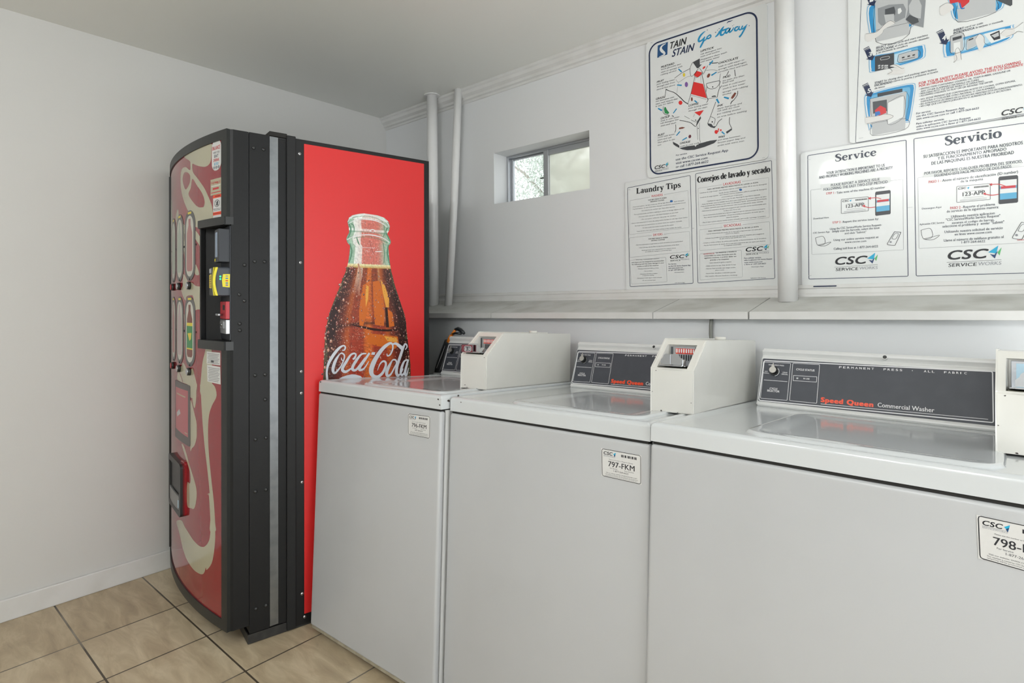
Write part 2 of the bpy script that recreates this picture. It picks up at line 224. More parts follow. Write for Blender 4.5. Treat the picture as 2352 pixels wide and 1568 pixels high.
['S','grey',2,[1.6788,1.4526,0.0007,1.6796,1.4548,0.0008,1.6821,1.4556,0.0008,1.9412,1.4596,0.0007,1.9434,1.459,0.0007,1.9442,1.4569,0.0007,1.9454,1.3839,0.0007,1.9447,1.3818,0.0007,1.9426,1.3811,0.0007,1.6833,1.3726,0.0008,1.6807,1.3733,0.0008,1.6799,1.3756,0.0007],1],
['S','grey',2,[1.68,1.3571,0.0007,1.6807,1.3594,0.0007,1.6831,1.3602,0.0007,1.84,1.3634,0.0007,1.8424,1.3628,0.0007,1.8432,1.3606,0.0007,1.8469,1.2671,0.0008,1.8462,1.265,0.0007,1.8439,1.2642,0.0007,1.6895,1.2594,0.0007,1.687,1.26,0.0008,1.686,1.2623,0.0007],1],
['S','grey',2,[1.9805,1.621,0.0007,1.9812,1.6231,0.0007,1.9833,1.6238,0.0007,2.2394,1.6268,0.0006,2.2412,1.6262,0.0006,2.2418,1.6243,0.0006,2.2428,1.4853,0.0006,2.2422,1.4834,0.0006,2.2404,1.4827,0.0006,1.9867,1.478,0.0007,1.9846,1.4786,0.0007,1.9838,1.4807,0.0007],1],
['S','grey',2,[1.9838,1.4589,0.0007,1.9844,1.461,0.0007,1.9865,1.4617,0.0007,2.2408,1.4679,0.0007,2.2427,1.4673,0.0007,2.2433,1.4654,0.0007,2.2454,1.3882,0.0007,2.2448,1.3863,0.0006,2.243,1.3856,0.0007,1.9878,1.381,0.0007,1.9857,1.3816,0.0007,1.985,1.3837,0.0007],1],
['S','grey',2,[1.9848,1.3654,0.0007,1.9856,1.3675,0.0006,1.9877,1.3682,0.0007,2.1405,1.3718,0.0007,2.1424,1.3712,0.0007,2.1431,1.3692,0.0007,2.1461,1.2748,0.0006,2.1456,1.2728,0.0006,2.1436,1.2721,0.0006,1.9873,1.2669,0.0007,1.9852,1.2675,0.0007,1.9845,1.2695,0.0007],1],
['P','board',3,[1.7763,1.6132,1.8377,1.6136,1.8379,1.6237,1.7764,1.6235]],
['T', 'redtxt', 4, 'WASHERS', [1.7819, 1.6145, 1.8323, 1.6145], 0.0088, 0.02, 0, 'sans'],
['P','board',3,[1.7825,1.4529,1.8348,1.4532,1.8349,1.4633,1.7826,1.4632]],
['T', 'redtxt', 4, 'DRYERS', [1.7881, 1.4542, 1.8294, 1.4542], 0.0088, 0.02, 0, 'sans'],
['P','board',3,[2.074,1.6199,2.1479,1.62,2.148,1.6305,2.0741,1.6307]],
['T', 'redtxt', 4, 'LAVADORAS', [2.0788, 1.6209, 2.1434, 1.6209], 0.0094, 0.02, 0, 'sans'],
['P','board',3,[2.0744,1.4608,2.1475,1.4635,2.1476,1.4734,2.0745,1.4709]],
['T', 'redtxt', 4, 'SECADORAS', [2.0791, 1.4632, 2.143, 1.4632], 0.0087, 0.02, 0, 'sans'],
['T', 'black', 2, 'FOR BEST RESULTS WHEN', [1.7682, 1.6021, 1.8484, 1.6021], 0.0048, 0.015, 0, 'sans'],
['T', 'black', 2, 'WASHING CLOTHES', [1.7769, 1.5941, 1.8383, 1.5941], 0.0048, 0.015, 0, 'sans'],
['T', 'black', 2, 'FOR BEST RESULTS WHEN', [1.768, 1.4411, 1.852, 1.4411], 0.0048, 0.015, 0, 'sans'],
['T', 'black', 2, 'DRYING CLOTHES', [1.7799, 1.4335, 1.8396, 1.4335], 0.0048, 0.015, 0, 'sans'],
['T', 'black', 2, 'PARA OBTENER MEJORES RESULTADOS AL LAVAR LA ROPA', [2.017, 1.6122, 2.2057, 1.6122], 0.0045, 0.015, 0, 'sans'],
['T', 'black', 2, 'PARA OBTENER MEJORES RESULTADOS AL SECAR LA ROPA', [2.0188, 1.4511, 2.2063, 1.4511], 0.0044, 0.015, 0, 'sans'],
['T', 'ink2', 2, '- Front load washers - for best results use 1/8 cup high efficiency      liquid detergent', [1.694, 1.5825, 1.9228, 1.5825], 0.0038, 0, 0, 'sans'],
['T', 'ink2', 2, '- Top load washers - for best results follow detergent manufacturers recommended amount', [1.6927, 1.5732, 1.9293, 1.5732], 0.0037, 0, 0, 'sans'],
['T', 'ink2', 2, '- Sort clothes by color and fabric type. Wash whites separately.', [1.734, 1.5621, 1.8853, 1.5621], 0.0037, 0, 0, 'sans'],
['T', 'ink2', 2, '- Turn pockets inside out before washing to ensure no foreign objects are left', [1.6978, 1.5498, 1.9232, 1.5498], 0.0038, 0, 0, 'sans'],
['T', 'ink2', 2, '- Pre-treat stains and spots with liquid detergent or pre-wash', [1.7202, 1.5379, 1.8982, 1.5379], 0.0037, 0, 0, 'sans'],
['T', 'ink2', 2, '- Do not pour softener directly on clothes', [1.7316, 1.5263, 1.8887, 1.5263], 0.0037, 0, 0, 'sans'],
['T', 'ink2', 2, '- Choose water temperature to ensure the setting matches the fabric or color type of your clothes', [1.6865, 1.514, 1.936, 1.514], 0.0038, 0, 0, 'sans'],
['T', 'ink2', 2, 'Read garment care instructions to ensure items are machine washable', [1.7056, 1.5018, 1.9138, 1.5018], 0.0037, 0, 0, 'sans'],
['T', 'ink2', 2, '- For best results load clothes loosely into the washer', [1.7373, 1.4901, 1.8788, 1.4901], 0.0037, 0, 0, 'sans'],
['T', 'ink2', 2, '- Leave the lid or door open when done washing to help ventilate the washer', [1.7112, 1.4779, 1.9113, 1.4779], 0.0038, 0, 0, 'sans'],
['T', 'ink2', 2, '- Use care instructions on garments to ensure all clothes are properly dried', [1.7064, 1.4211, 1.9155, 1.4211], 0.0038, 0, 0, 'sans'],
['T', 'ink2', 2, '- Clean and clear the lint filter to help the performance of the dryer', [1.7212, 1.4085, 1.9005, 1.4085], 0.0038, 0, 0, 'sans'],
['T', 'ink2', 2, 'Read garment care instructions to ensure items', [1.7362, 1.3965, 1.8861, 1.3965], 0.0037, 0, 0, 'sans'],
['T', 'ink2', 2, 'are suitable for drying in a commercial dryer', [1.7512, 1.3896, 1.869, 1.3896], 0.0037, 0, 0, 'sans'],
['T', 'ink2', 2, 'Warning  Commercial washers', [1.709, 1.3588, 1.8139, 1.3588], 0.0038, 0, 0, 'sans'],
['T', 'ink2', 2, '- Washing contaminated fabrics or items', [1.7148, 1.3203, 1.8115, 1.3203], 0.0037, 0, 0, 'sans'],
['T', 'ink2', 2, '- Tire cut fabrics', [1.7434, 1.3093, 1.7837, 1.3093], 0.0037, 0, 0, 'sans'],
['T', 'ink2', 2, '- Attempting to dye fabrics in washers', [1.7249, 1.2981, 1.8062, 1.2981], 0.0038, 0, 0, 'sans'],
['T', 'ink2', 2, 'or any items washing', [1.7379, 1.2916, 1.7895, 1.2916], 0.0037, 0, 0, 'sans'],
['T', 'ink2', 2, '- Attempting to wash rugs or carpet materials', [1.7102, 1.2813, 1.8248, 1.2813], 0.0037, 0, 0, 'sans'],
['T', 'ink2', 2, '- Do not overload dryer', [1.7348, 1.2709, 1.7972, 1.2709], 0.0037, 0, 0, 'sans'],
['T', 'black', 2, 'and dryers are not designed to accommodate', [1.688, 1.3483, 1.8352, 1.3483], 0.0045, 0.01, 0, 'sans'],
['T', 'black', 2, 'the following and may cause damage to your', [1.6888, 1.3397, 1.8351, 1.3397], 0.0045, 0.01, 0, 'sans'],
['T', 'black', 2, 'clothes as well as the machine:', [1.7129, 1.3307, 1.8116, 1.3307], 0.0044, 0.01, 0, 'sans'],
['T', 'ink2', 2, 'Lavadoras de carga frontal - para obtener mejores resultados utilice 1/8 de taza de detergente', [1.9873, 1.6028, 2.2355, 1.6028], 0.0038, 0, 0, 'sans'],
['T', 'ink2', 2, 'liquido de alto rendimiento.', [2.0626, 1.5923, 2.134, 1.5923], 0.0037, 0, 0, 'sans'],
['T', 'ink2', 2, 'Lavadoras de carga superior - para obtener mejores resultados, utilice la cantidad de detergente', [1.9879, 1.5849, 2.2353, 1.5849], 0.0038, 0, 0, 'sans'],
['T', 'ink2', 2, 'recomendada por el fabricante.', [2.0715, 1.5761, 2.15, 1.5761], 0.0037, 0, 0, 'sans'],
['T', 'ink2', 2, '- Clasifique la ropa por color y tipo de tela. Mantenga la ropa blanca separada.', [2.0123, 1.5673, 2.2124, 1.5673], 0.0037, 0, 0, 'sans'],
['T', 'ink2', 2, '- Antes del lavado, vacie los bolsillos hacia afuera para asegurarse de no lavar objetos de valor.', [1.9918, 1.5577, 2.2345, 1.5577], 0.0038, 0, 0, 'sans'],
['T', 'ink2', 2, '- Trate previamente las manchas y areas sucias con detergente liquido, quitamanchas de pre-lavado.', [1.9875, 1.5498, 2.2359, 1.5498], 0.0038, 0, 0, 'sans'],
['T', 'ink2', 2, '- Utilizar suavizante para ropa directamente sobre las prendas puede causar manchas.', [2.0022, 1.5413, 2.2226, 1.5413], 0.0038, 0, 0, 'sans'],
['T', 'ink2', 2, '- Seleccione la temperatura de agua para asegurarse que coincida con las recomendadas para', [1.9926, 1.5315, 2.2327, 1.5315], 0.0038, 0, 0, 'sans'],
['T', 'ink2', 2, 'la tela y color de su ropa.', [2.0797, 1.5234, 2.1424, 1.5234], 0.0037, 0, 0, 'sans'],
['T', 'ink2', 2, '- Lea las instrucciones de lavado de la ropa para asegurarse que son aptas para lavarse en maquina.', [1.9977, 1.5144, 2.2294, 1.5144], 0.0037, 0, 0, 'sans'],
['T', 'ink2', 2, '- Para obtener mejores resultados, coloque las prendas en la lavadora de modo que no', [1.9994, 1.5054, 2.2241, 1.5054], 0.0037, 0, 0, 'sans'],
['T', 'ink2', 2, 'sature la maquina.', [2.0885, 1.4969, 2.1356, 1.4969], 0.0037, 0, 0, 'sans'],
['T', 'ink2', 2, '- Deje la tapa o puerta abierta cuando termine el lavado, para ayudar a proteger la lavadora.', [1.9939, 1.4871, 2.2313, 1.4871], 0.0037, 0, 0, 'sans'],
['T', 'ink2', 2, '- Lea las instrucciones de secado de su ropa para asegurarse que son aptas para', [2.0092, 1.4415, 2.2173, 1.4415], 0.0038, 0, 0, 'sans'],
['T', 'ink2', 2, 'secarse en maquina.', [2.0862, 1.436, 2.1372, 1.436], 0.0037, 0, 0, 'sans'],
['T', 'ink2', 2, '- Coloque las prendas en la secadora de modo que sature la maquina, para asegurarse', [2.0031, 1.4245, 2.2245, 1.4245], 0.0038, 0, 0, 'sans'],
['T', 'ink2', 2, 'de que toda la ropa quede bien seca.', [2.0624, 1.4189, 2.1606, 1.4189], 0.0038, 0, 0, 'sans'],
['T', 'ink2', 2, '- Limpie y revise el filtro de pelusa para ayudar al funcionamiento de la secadora.', [1.9966, 1.4075, 2.2323, 1.4075], 0.0038, 0, 0, 'sans'],
['T', 'ink2', 2, '- Vea las instrucciones de secado de su ropa para asegurarse que son aptas para lavarse', [1.9982, 1.3978, 2.2282, 1.3978], 0.0038, 0, 0, 'sans'],
['T', 'ink2', 2, 'en maquinas comerciales.', [2.0784, 1.3917, 2.1442, 1.3917], 0.0037, 0, 0, 'sans'],
['T', 'ink2', 2, '- Lavar material de goma o espuma', [2.0196, 1.3292, 2.1057, 1.3292], 0.0038, 0, 0, 'sans'],
['T', 'ink2', 2, '- Utilizar pinturas de ropa. Evitar de teñir la ropa', [2.0062, 1.3177, 2.122, 1.3177], 0.0038, 0, 0, 'sans'],
['T', 'ink2', 2, '- Intentar lavar prendas que tengan aceite,', [2.0061, 1.3075, 2.1213, 1.3075], 0.0038, 0, 0, 'sans'],
['T', 'ink2', 2, 'grasa o aceite', [2.0448, 1.3, 2.0788, 1.3], 0.0037, 0, 0, 'sans'],
['T', 'ink2', 2, '- Intente lavar alfombras o materiales grandes', [2.0059, 1.2889, 2.1217, 1.2889], 0.0038, 0, 0, 'sans'],
['T', 'ink2', 2, '- Usar tamaños diferentes lavadoras y secadoras', [2.0023, 1.2784, 2.1269, 1.2784], 0.0038, 0, 0, 'sans'],
['T', 'black', 2, 'Las lavadoras y secadoras', [2.0476, 1.3666, 2.1258, 1.3666], 0.0044, 0.012, 0, 'sans'],
['T', 'black', 2, 'comerciales no estan diseñadas para las', [2.0024, 1.3569, 2.1234, 1.3569], 0.0045, 0.012, 0, 'sans'],
['T', 'black', 2, 'siguientes acciones, o podrian dañar sus', [2.0023, 1.3485, 2.1243, 1.3485], 0.0045, 0.012, 0, 'sans'],
['T', 'black', 2, 'prendas y las maquinas:', [2.0256, 1.3398, 2.0979, 1.3398], 0.0044, 0.012, 0, 'sans'],
['T', 'redtxt', 2, 'ADVERTENCIA', [1.999, 1.3643, 2.0421, 1.3643], 0.0045, 0.012, 0, 'sans'],
['T', 'black', 2, 'CSC', [1.8595, 1.3567, 1.9203, 1.3567], 0.0129, 0.06, 0.3, 'sans'],
['P','cyan2',2,[1.9222,1.3661,1.9375,1.376,1.9343,1.3645]],
['P','navy2',3,[1.9249,1.3637,1.9315,1.3625,1.9365,1.3684,1.9321,1.3572]],
['P','green2',3,[1.9361,1.3658,1.9422,1.3733,1.9391,1.3615]],
['S','black',2,[1.8595,1.3515,0.0003,1.9417,1.3554,0.0003],0],
['T', 'black', 2, 'SERVICE', [1.8619, 1.3456, 1.9051, 1.3456], 0.0049, 0.015, 0.12, 'sans'],
['T', 'grey2', 2, 'WORKS', [1.9067, 1.3476, 1.9416, 1.3476], 0.0048, 0, 0.12, 'sans'],
['T', 'black', 2, 'CSC', [2.1574, 1.3655, 2.2187, 1.3655], 0.0151, 0.06, 0.3, 'sans'],
['P','cyan2',2,[2.2206,1.376,2.2359,1.3873,2.2328,1.3739]],
['P','navy2',3,[2.2232,1.3731,2.2299,1.3716,2.2349,1.3784,2.2305,1.3654]],
['P','green2',3,[2.2346,1.3754,2.2407,1.384,2.2375,1.3704]],
['S','black',2,[2.1574,1.3598,0.0005,2.2401,1.3631,0.0005],0],
['T', 'black', 2, 'SERVICE', [2.1599, 1.3525, 2.2033, 1.3525], 0.0057, 0.015, 0.12, 'sans'],
['T', 'grey2', 2, 'WORKS', [2.205, 1.3543, 2.24, 1.3543], 0.0057, 0, 0.12, 'sans'],
['T', 'navy', 2, 'For Service', [1.8543, 1.3325, 1.8873, 1.3325], 0.0051, 0.01, 0, 'sans'],
['T', 'navy', 2, 'use the CSC Service Request App', [1.8542, 1.3238, 1.9463, 1.3238], 0.005, 0.01, 0, 'sans'],
['T', 'navy', 2, 'visit www.cscsw.com', [1.8541, 1.3161, 1.9147, 1.3161], 0.005, 0.01, 0, 'sans'],
['T', 'navy', 2, 'or call 1-877-264-6622', [1.854, 1.3079, 1.9198, 1.3079], 0.0051, 0.01, 0, 'sans'],
['T', 'navy', 2, 'Download Here', [1.8805, 1.2988, 1.9197, 1.2988], 0.0032, 0.01, 0, 'sans'],
['T', 'navy', 2, 'CSC Service App', [1.8812, 1.257, 1.9218, 1.257], 0.0032, 0.01, 0, 'sans'],
['T', 'navy', 2, 'Para solicitar servicio', [2.1533, 1.3388, 2.2132, 1.3388], 0.0049, 0.01, 0, 'sans'],
['T', 'navy', 2, 'utilice la aplicacion CSC Service Request', [2.1532, 1.3315, 2.251, 1.3315], 0.0046, 0.01, 0, 'sans'],
['T', 'navy', 2, 'visite www.cscsw.com', [2.1532, 1.3231, 2.2173, 1.3231], 0.0046, 0.01, 0, 'sans'],
['T', 'navy', 2, 'o llame al 1-877-264-6622', [2.1531, 1.3159, 2.2295, 1.3159], 0.0046, 0.01, 0, 'sans'],
['T', 'navy', 2, 'Descargue Aqui', [2.1791, 1.3066, 2.2212, 1.3066], 0.0033, 0.01, 0, 'sans'],
['T', 'navy', 2, 'Aplicacion CSC Service', [2.1749, 1.2652, 2.2284, 1.2652], 0.0033, 0.01, 0, 'sans'],
['P','blue',4,[1.8761,1.5869,1.8757,1.5854,1.8746,1.5843,1.8728,1.5835,1.8707,1.5833,1.8685,1.5836,1.8664,1.5843,1.8647,1.5855,1.8636,1.5869,1.8632,1.5885,1.8636,1.5899,1.8647,1.591,1.8665,1.5918,1.8686,1.592,1.8708,1.5917,1.8729,1.591,1.8746,1.5898,1.8757,1.5884]],
['P','blue',4,[2.1483,1.5955,2.1479,1.5942,2.147,1.5932,2.1455,1.5925,2.1437,1.5923,2.1418,1.5925,2.14,1.5932,2.1385,1.5943,2.1376,1.5956,2.1373,1.597,2.1376,1.5983,2.1386,1.5994,2.1401,1.6001,2.1419,1.6003,2.1438,1.6,2.1456,1.5993,2.147,1.5982,2.1479,1.5969]],
],
'service': [
['T', 'slate', 2, 'Service', [2.4533, 1.6481, 2.5707, 1.6481], 0.0231, 0, 0, 'serif'],
['T', 'slate', 2, 'Servicio', [2.7471, 1.6467, 2.8763, 1.6467], 0.0262, 0, 0, 'serif'],
['S','navy',2,[2.3707,1.6791,0.0019,2.3716,1.682,0.0019,2.3742,1.6829,0.0019,2.6489,1.682,0.0018,2.6511,1.6811,0.0018,2.6518,1.6785,0.0018,2.6527,1.2591,0.0017,2.652,1.2565,0.0017,2.6499,1.2556,0.0018,2.3735,1.2565,0.0019,2.3709,1.2574,0.002,2.3701,1.2603,0.0019],1],
['S','navy',2,[2.6717,1.6788,0.0017,2.6724,1.6814,0.0017,2.6745,1.6822,0.0017,2.9545,1.6759,0.0016,2.9561,1.6751,0.0016,2.9567,1.6728,0.0015,2.9576,1.2572,0.0016,2.9571,1.2549,0.0015,2.9554,1.2541,0.0016,2.6763,1.2558,0.0018,2.6742,1.2567,0.0017,2.6735,1.2593,0.0017],1],
['S','grey',2,[2.379,1.5598,0.0008,2.3797,1.5621,0.0008,2.3817,1.5629,0.0007,2.6397,1.5607,0.0007,2.6414,1.56,0.0007,2.642,1.5579,0.0007,2.642,1.3419,0.0007,2.6414,1.3398,0.0007,2.6397,1.3391,0.0007,2.383,1.3406,0.0007,2.381,1.3414,0.0007,2.3802,1.3436,0.0008],1],
['S','grey',2,[2.6805,1.5573,0.0007,2.681,1.5594,0.0007,2.6827,1.56,0.0007,2.9493,1.5548,0.0006,2.9507,1.5541,0.0006,2.9511,1.5523,0.0006,2.9504,1.3421,0.0006,2.95,1.3402,0.0006,2.9486,1.3396,0.0006,2.6835,1.3405,0.0007,2.6818,1.3412,0.0007,2.6813,1.3432,0.0007],1],
['P','board',3,[2.4116,1.5584,2.6098,1.5567,2.6099,1.5743,2.4118,1.5773]],
['P','board',3,[2.6945,1.5587,2.9224,1.5595,2.9225,1.572,2.6946,1.5723]],
['T', 'slate', 4, 'YOUR SATISFACTION IS IMPORTANT TO US', [2.4273, 1.6086, 2.5945, 1.6086], 0.009, 0.025, 0, 'sans'],
['T', 'slate', 4, 'AND PROPERLY WORKING MACHINES ARE A PRIORITY', [2.4052, 1.5974, 2.616, 1.5974], 0.0091, 0.025, 0, 'sans'],
['T', 'slate', 4, 'PLEASE REPORT A SERVICE ISSUE', [2.4409, 1.566, 2.5805, 1.566], 0.0086, 0.025, 0, 'sans'],
['T', 'slate', 4, 'FOLLOWING THE EASY TWO-STEP METHOD', [2.4193, 1.5549, 2.6017, 1.5549], 0.0087, 0.025, 0, 'sans'],
['T', 'slate', 4, 'SU SATISFACCION ES IMPORTANTE PARA NOSOTROS', [2.695, 1.6176, 2.9229, 1.6176], 0.0096, 0.025, 0, 'sans'],
['T', 'slate', 4, 'Y EL FUNCIONAMIENTO APROPIADO', [2.7306, 1.6064, 2.888, 1.6064], 0.0088, 0.025, 0, 'sans'],
['T', 'slate', 4, 'DE LAS MAQUINAS ES NUESTRA PRIORIDAD', [2.7147, 1.5936, 2.9039, 1.5936], 0.0095, 0.025, 0, 'sans'],
['T', 'slate', 4, 'POR FAVOR, REPORTE CUALQUIER PROBLEMA DEL SERVICIO,', [2.6973, 1.566, 2.9217, 1.566], 0.0085, 0.025, 0, 'sans'],
['T', 'slate', 4, 'SIGUIENDO ESTE FACIL METODO DE DOS PASOS', [2.7211, 1.5556, 2.8981, 1.5556], 0.0081, 0.025, 0, 'sans'],
['T', 'slate', 2, 'Take note of the machine ID number', [2.4576, 1.5393, 2.5947, 1.5393], 0.0071, 0.008, 0, 'sans'],
['T', 'slate', 2, 'Report the service issue by:', [2.4753, 1.4403, 2.5766, 1.4403], 0.0067, 0.008, 0, 'sans'],
['T', 'slate', 2, 'Using the CSC ServiceWorks Service Request-', [2.4365, 1.4202, 2.5846, 1.4202], 0.0067, 0.008, 0, 'sans'],
['T', 'slate', 2, 'Simply scan the barcode, select the issue', [2.4431, 1.4112, 2.5785, 1.4112], 0.0068, 0.008, 0, 'sans'],
['T', 'slate', 2, 'and click "Submit"', [2.4798, 1.4016, 2.5416, 1.4016], 0.0063, 0.008, 0, 'sans'],
['T', 'slate', 2, 'Using our online service request at', [2.4468, 1.3818, 2.5752, 1.3818], 0.0067, 0.008, 0, 'sans'],
['T', 'slate', 2, 'www.cscsw.com', [2.4801, 1.3721, 2.5413, 1.3721], 0.0063, 0.008, 0, 'sans'],
['T', 'slate', 2, 'Calling toll free at 1-877-264-6622', [2.4472, 1.352, 2.574, 1.352], 0.0071, 0.008, 0, 'sans'],
['T', 'slate', 2, 'Download Here', [2.3866, 1.4606, 2.4335, 1.4606], 0.0053, 0.008, 0, 'sans'],
['T', 'slate', 2, 'CSC Service App', [2.3848, 1.4119, 2.4354, 1.4119], 0.0054, 0.008, 0, 'sans'],
['T', 'slate', 2, 'Anote el número de identificación (ID number)', [2.7408, 1.5383, 2.9121, 1.5383], 0.008, 0.008, 0, 'sans'],
['T', 'slate', 2, 'de la máquina', [2.7843, 1.5295, 2.8357, 1.5295], 0.0072, 0.008, 0, 'sans'],
['T', 'slate', 2, 'Reporte el problema', [2.7901, 1.4526, 2.8618, 1.4526], 0.0072, 0.008, 0, 'sans'],
['T', 'slate', 2, 'de servicio de la siguiente manera:', [2.7506, 1.4436, 2.8702, 1.4436], 0.0073, 0.008, 0, 'sans'],
['T', 'slate', 2, 'Utilizando nuestra aplicacion', [2.7611, 1.4269, 2.8608, 1.4269], 0.0074, 0.008, 0, 'sans'],
['T', 'slate', 2, '"CSC ServiceWorks Service Request"', [2.7482, 1.4183, 2.8729, 1.4183], 0.0074, 0.008, 0, 'sans'],
['T', 'slate', 2, 'escanea el codigo de barras,', [2.7628, 1.4083, 2.8597, 1.4083], 0.0066, 0.008, 0, 'sans'],
['T', 'slate', 2, 'seleccione el problema y  enviar "Submit"', [2.74, 1.3994, 2.8814, 1.3994], 0.0074, 0.008, 0, 'sans'],
['T', 'slate', 2, 'Utilizando nuestra solicitud de servicio', [2.7447, 1.3825, 2.8781, 1.3825], 0.0073, 0.008, 0, 'sans'],
['T', 'slate', 2, 'en linea www.cscsw.com', [2.769, 1.3732, 2.8537, 1.3732], 0.007, 0.008, 0, 'sans'],
['T', 'slate', 2, 'Llame al número de teléfono gratuito al', [2.7432, 1.3567, 2.8796, 1.3567], 0.0074, 0.008, 0, 'sans'],
['T', 'slate', 2, '1-877-264-6622', [2.7847, 1.348, 2.8391, 1.348], 0.0066, 0.008, 0, 'sans'],
['T', 'slate', 2, 'Descargue Aqui', [2.6899, 1.46, 2.7379, 1.46], 0.0052, 0.008, 0, 'sans'],
['T', 'slate', 2, 'Aplicación CSC Service', [2.6833, 1.4123, 2.7444, 1.4123], 0.0052, 0.008, 0, 'sans'],
['T', 'redtxt', 2, 'STEP 1 -', [2.4266, 1.5405, 2.4556, 1.5405], 0.0072, 0.008, 0, 'sans'],
['T', 'redtxt', 2, 'STEP 2 -', [2.4447, 1.4408, 2.473, 1.4408], 0.0067, 0.008, 0, 'sans'],
['T', 'redtxt', 2, 'PASO 1 -', [2.7073, 1.5385, 2.7381, 1.5385], 0.0078, 0.008, 0, 'sans'],
['T', 'redtxt', 2, 'PASO 2 -', [2.7592, 1.4526, 2.788, 1.4526], 0.0074, 0.008, 0, 'sans'],
['P','phone',2,[2.5699,1.5313,2.6075,1.5315,2.6095,1.5277,2.6089,1.458,2.6068,1.4549,2.5692,1.4536,2.5671,1.4567,2.5677,1.5274]],
['P','sky',3,[2.5706,1.5204,2.6066,1.5208,2.6061,1.4671,2.5701,1.4661]],
['P','board',4,[2.5706,1.5204,2.6066,1.5208,2.6064,1.5039,2.5705,1.5033]],
['P','board',4,[2.5704,1.4956,2.6063,1.4962,2.6062,1.484,2.5703,1.4831]],
['P','redtxt',4,[2.5726,1.5034,2.6043,1.5039,2.6043,1.497,2.5725,1.4964]],
['P','phone',2,[2.8724,1.5338,2.9102,1.5326,2.9123,1.5286,2.9117,1.4577,2.9096,1.4546,2.8717,1.4546,2.8696,1.4578,2.8702,1.53]],
['P','sky',3,[2.8732,1.5227,2.9093,1.5217,2.9088,1.467,2.8727,1.4673]],
['P','board',4,[2.8732,1.5227,2.9093,1.5217,2.9092,1.5045,2.873,1.5053]],
['P','board',4,[2.8729,1.4974,2.9091,1.4967,2.909,1.4842,2.8728,1.4847]],
['P','redtxt',4,[2.8751,1.5053,2.9071,1.5045,2.907,1.4975,2.8751,1.4981]],
['S','ink',3,[2.4711,1.5165,0.0011,2.4717,1.5184,0.0011,2.4734,1.5191,0.0011,2.5468,1.5181,0.0011,2.5484,1.5175,0.0011,2.5489,1.5156,0.0011,2.5485,1.4745,0.0011,2.548,1.4726,0.0011,2.5463,1.472,0.001,2.4729,1.4717,0.0011,2.4712,1.4723,0.0011,2.4707,1.4743,0.0011],1],
['T', 'black', 2, 'CSC', [2.4742, 1.5095, 2.4932, 1.5095], 0.0057, 0.05, 0.2, 'sans'],
['P','cyan2',3,[2.4956,1.5122,2.5012,1.515,2.4987,1.5075]],
['P','ink',3,[2.5121,1.5139,2.514,1.5139,2.514,1.5092,2.512,1.5092]],
['P','ink',3,[2.5152,1.5139,2.5171,1.5138,2.5171,1.5092,2.5151,1.5092]],
['P','ink',3,[2.5183,1.5138,2.5202,1.5138,2.5202,1.5091,2.5182,1.5092]],
['P','ink',3,[2.5214,1.5138,2.5233,1.5138,2.5232,1.5091,2.5213,1.5091]],
['P','ink',3,[2.5244,1.5138,2.5264,1.5137,2.5263,1.5091,2.5244,1.5091]],
['P','ink',3,[2.5275,1.5137,2.5294,1.5137,2.5294,1.5091,2.5275,1.5091]],
['P','ink',3,[2.5306,1.5137,2.5325,1.5137,2.5325,1.509,2.5305,1.509]],
['P','ink',3,[2.5337,1.5137,2.5356,1.5136,2.5355,1.509,2.5336,1.509]],
['P','ink',3,[2.5367,1.5136,2.5386,1.5136,2.5386,1.509,2.5367,1.509]],
['P','ink',3,[2.5398,1.5136,2.5417,1.5136,2.5416,1.5089,2.5397,1.509]],
['P','ink',3,[2.5428,1.5136,2.5447,1.5135,2.5447,1.5089,2.5428,1.5089]],
['T', 'ink', 2, '123-APP', [2.4852, 1.4886, 2.5365, 1.4886], 0.0113, 0.02, 0, 'sans'],
['S','grey',3,[2.4869,1.5019,0.0008,2.5335,1.5016,0.0007],0],
['S','grey',3,[2.4867,1.4831,0.0007,2.5334,1.483,0.0008],0],
['S','grey',3,[2.4787,1.4779,0.0007,2.5409,1.4779,0.0008],0],
['S','grey',3,[2.4787,1.475,0.0008,2.5409,1.4752,0.0007],0],
['S','ink',3,[2.775,1.5169,0.001,2.7755,1.5186,0.001,2.7769,1.5191,0.001,2.85,1.5172,0.0009,2.8513,1.5166,0.0009,2.8517,1.5149,0.0009,2.8514,1.473,0.001,2.8509,1.4713,0.001,2.8496,1.4708,0.0009,2.7765,1.4714,0.001,2.7751,1.472,0.001,2.7747,1.4738,0.0009],1],
['T', 'black', 2, 'CSC', [2.7781, 1.5093, 2.7969, 1.5093], 0.0057, 0.05, 0.2, 'sans'],
['P','cyan2',3,[2.7993,1.5119,2.8047,1.5146,2.8023,1.5071]],
['P','ink',3,[2.8155,1.5134,2.8174,1.5134,2.8173,1.5087,2.8154,1.5087]],
['P','ink',3,[2.8185,1.5133,2.8204,1.5133,2.8204,1.5086,2.8185,1.5086]],
['P','ink',3,[2.8216,1.5132,2.8235,1.5132,2.8234,1.5085,2.8215,1.5086]],
['P','ink',3,[2.8246,1.5132,2.8265,1.5131,2.8265,1.5084,2.8246,1.5085]],
['P','ink',3,[2.8277,1.5131,2.8296,1.513,2.8295,1.5084,2.8276,1.5084]],
['P','ink',3,[2.8307,1.513,2.8326,1.513,2.8326,1.5083,2.8307,1.5083]],
['P','ink',3,[2.8337,1.5129,2.8356,1.5129,2.8356,1.5082,2.8337,1.5083]],
['P','ink',3,[2.8367,1.5129,2.8386,1.5128,2.8386,1.5082,2.8367,1.5082]],
['P','ink',3,[2.8398,1.5128,2.8416,1.5127,2.8416,1.5081,2.8397,1.5081]],
['P','ink',3,[2.8428,1.5127,2.8446,1.5127,2.8446,1.508,2.8427,1.5081]],
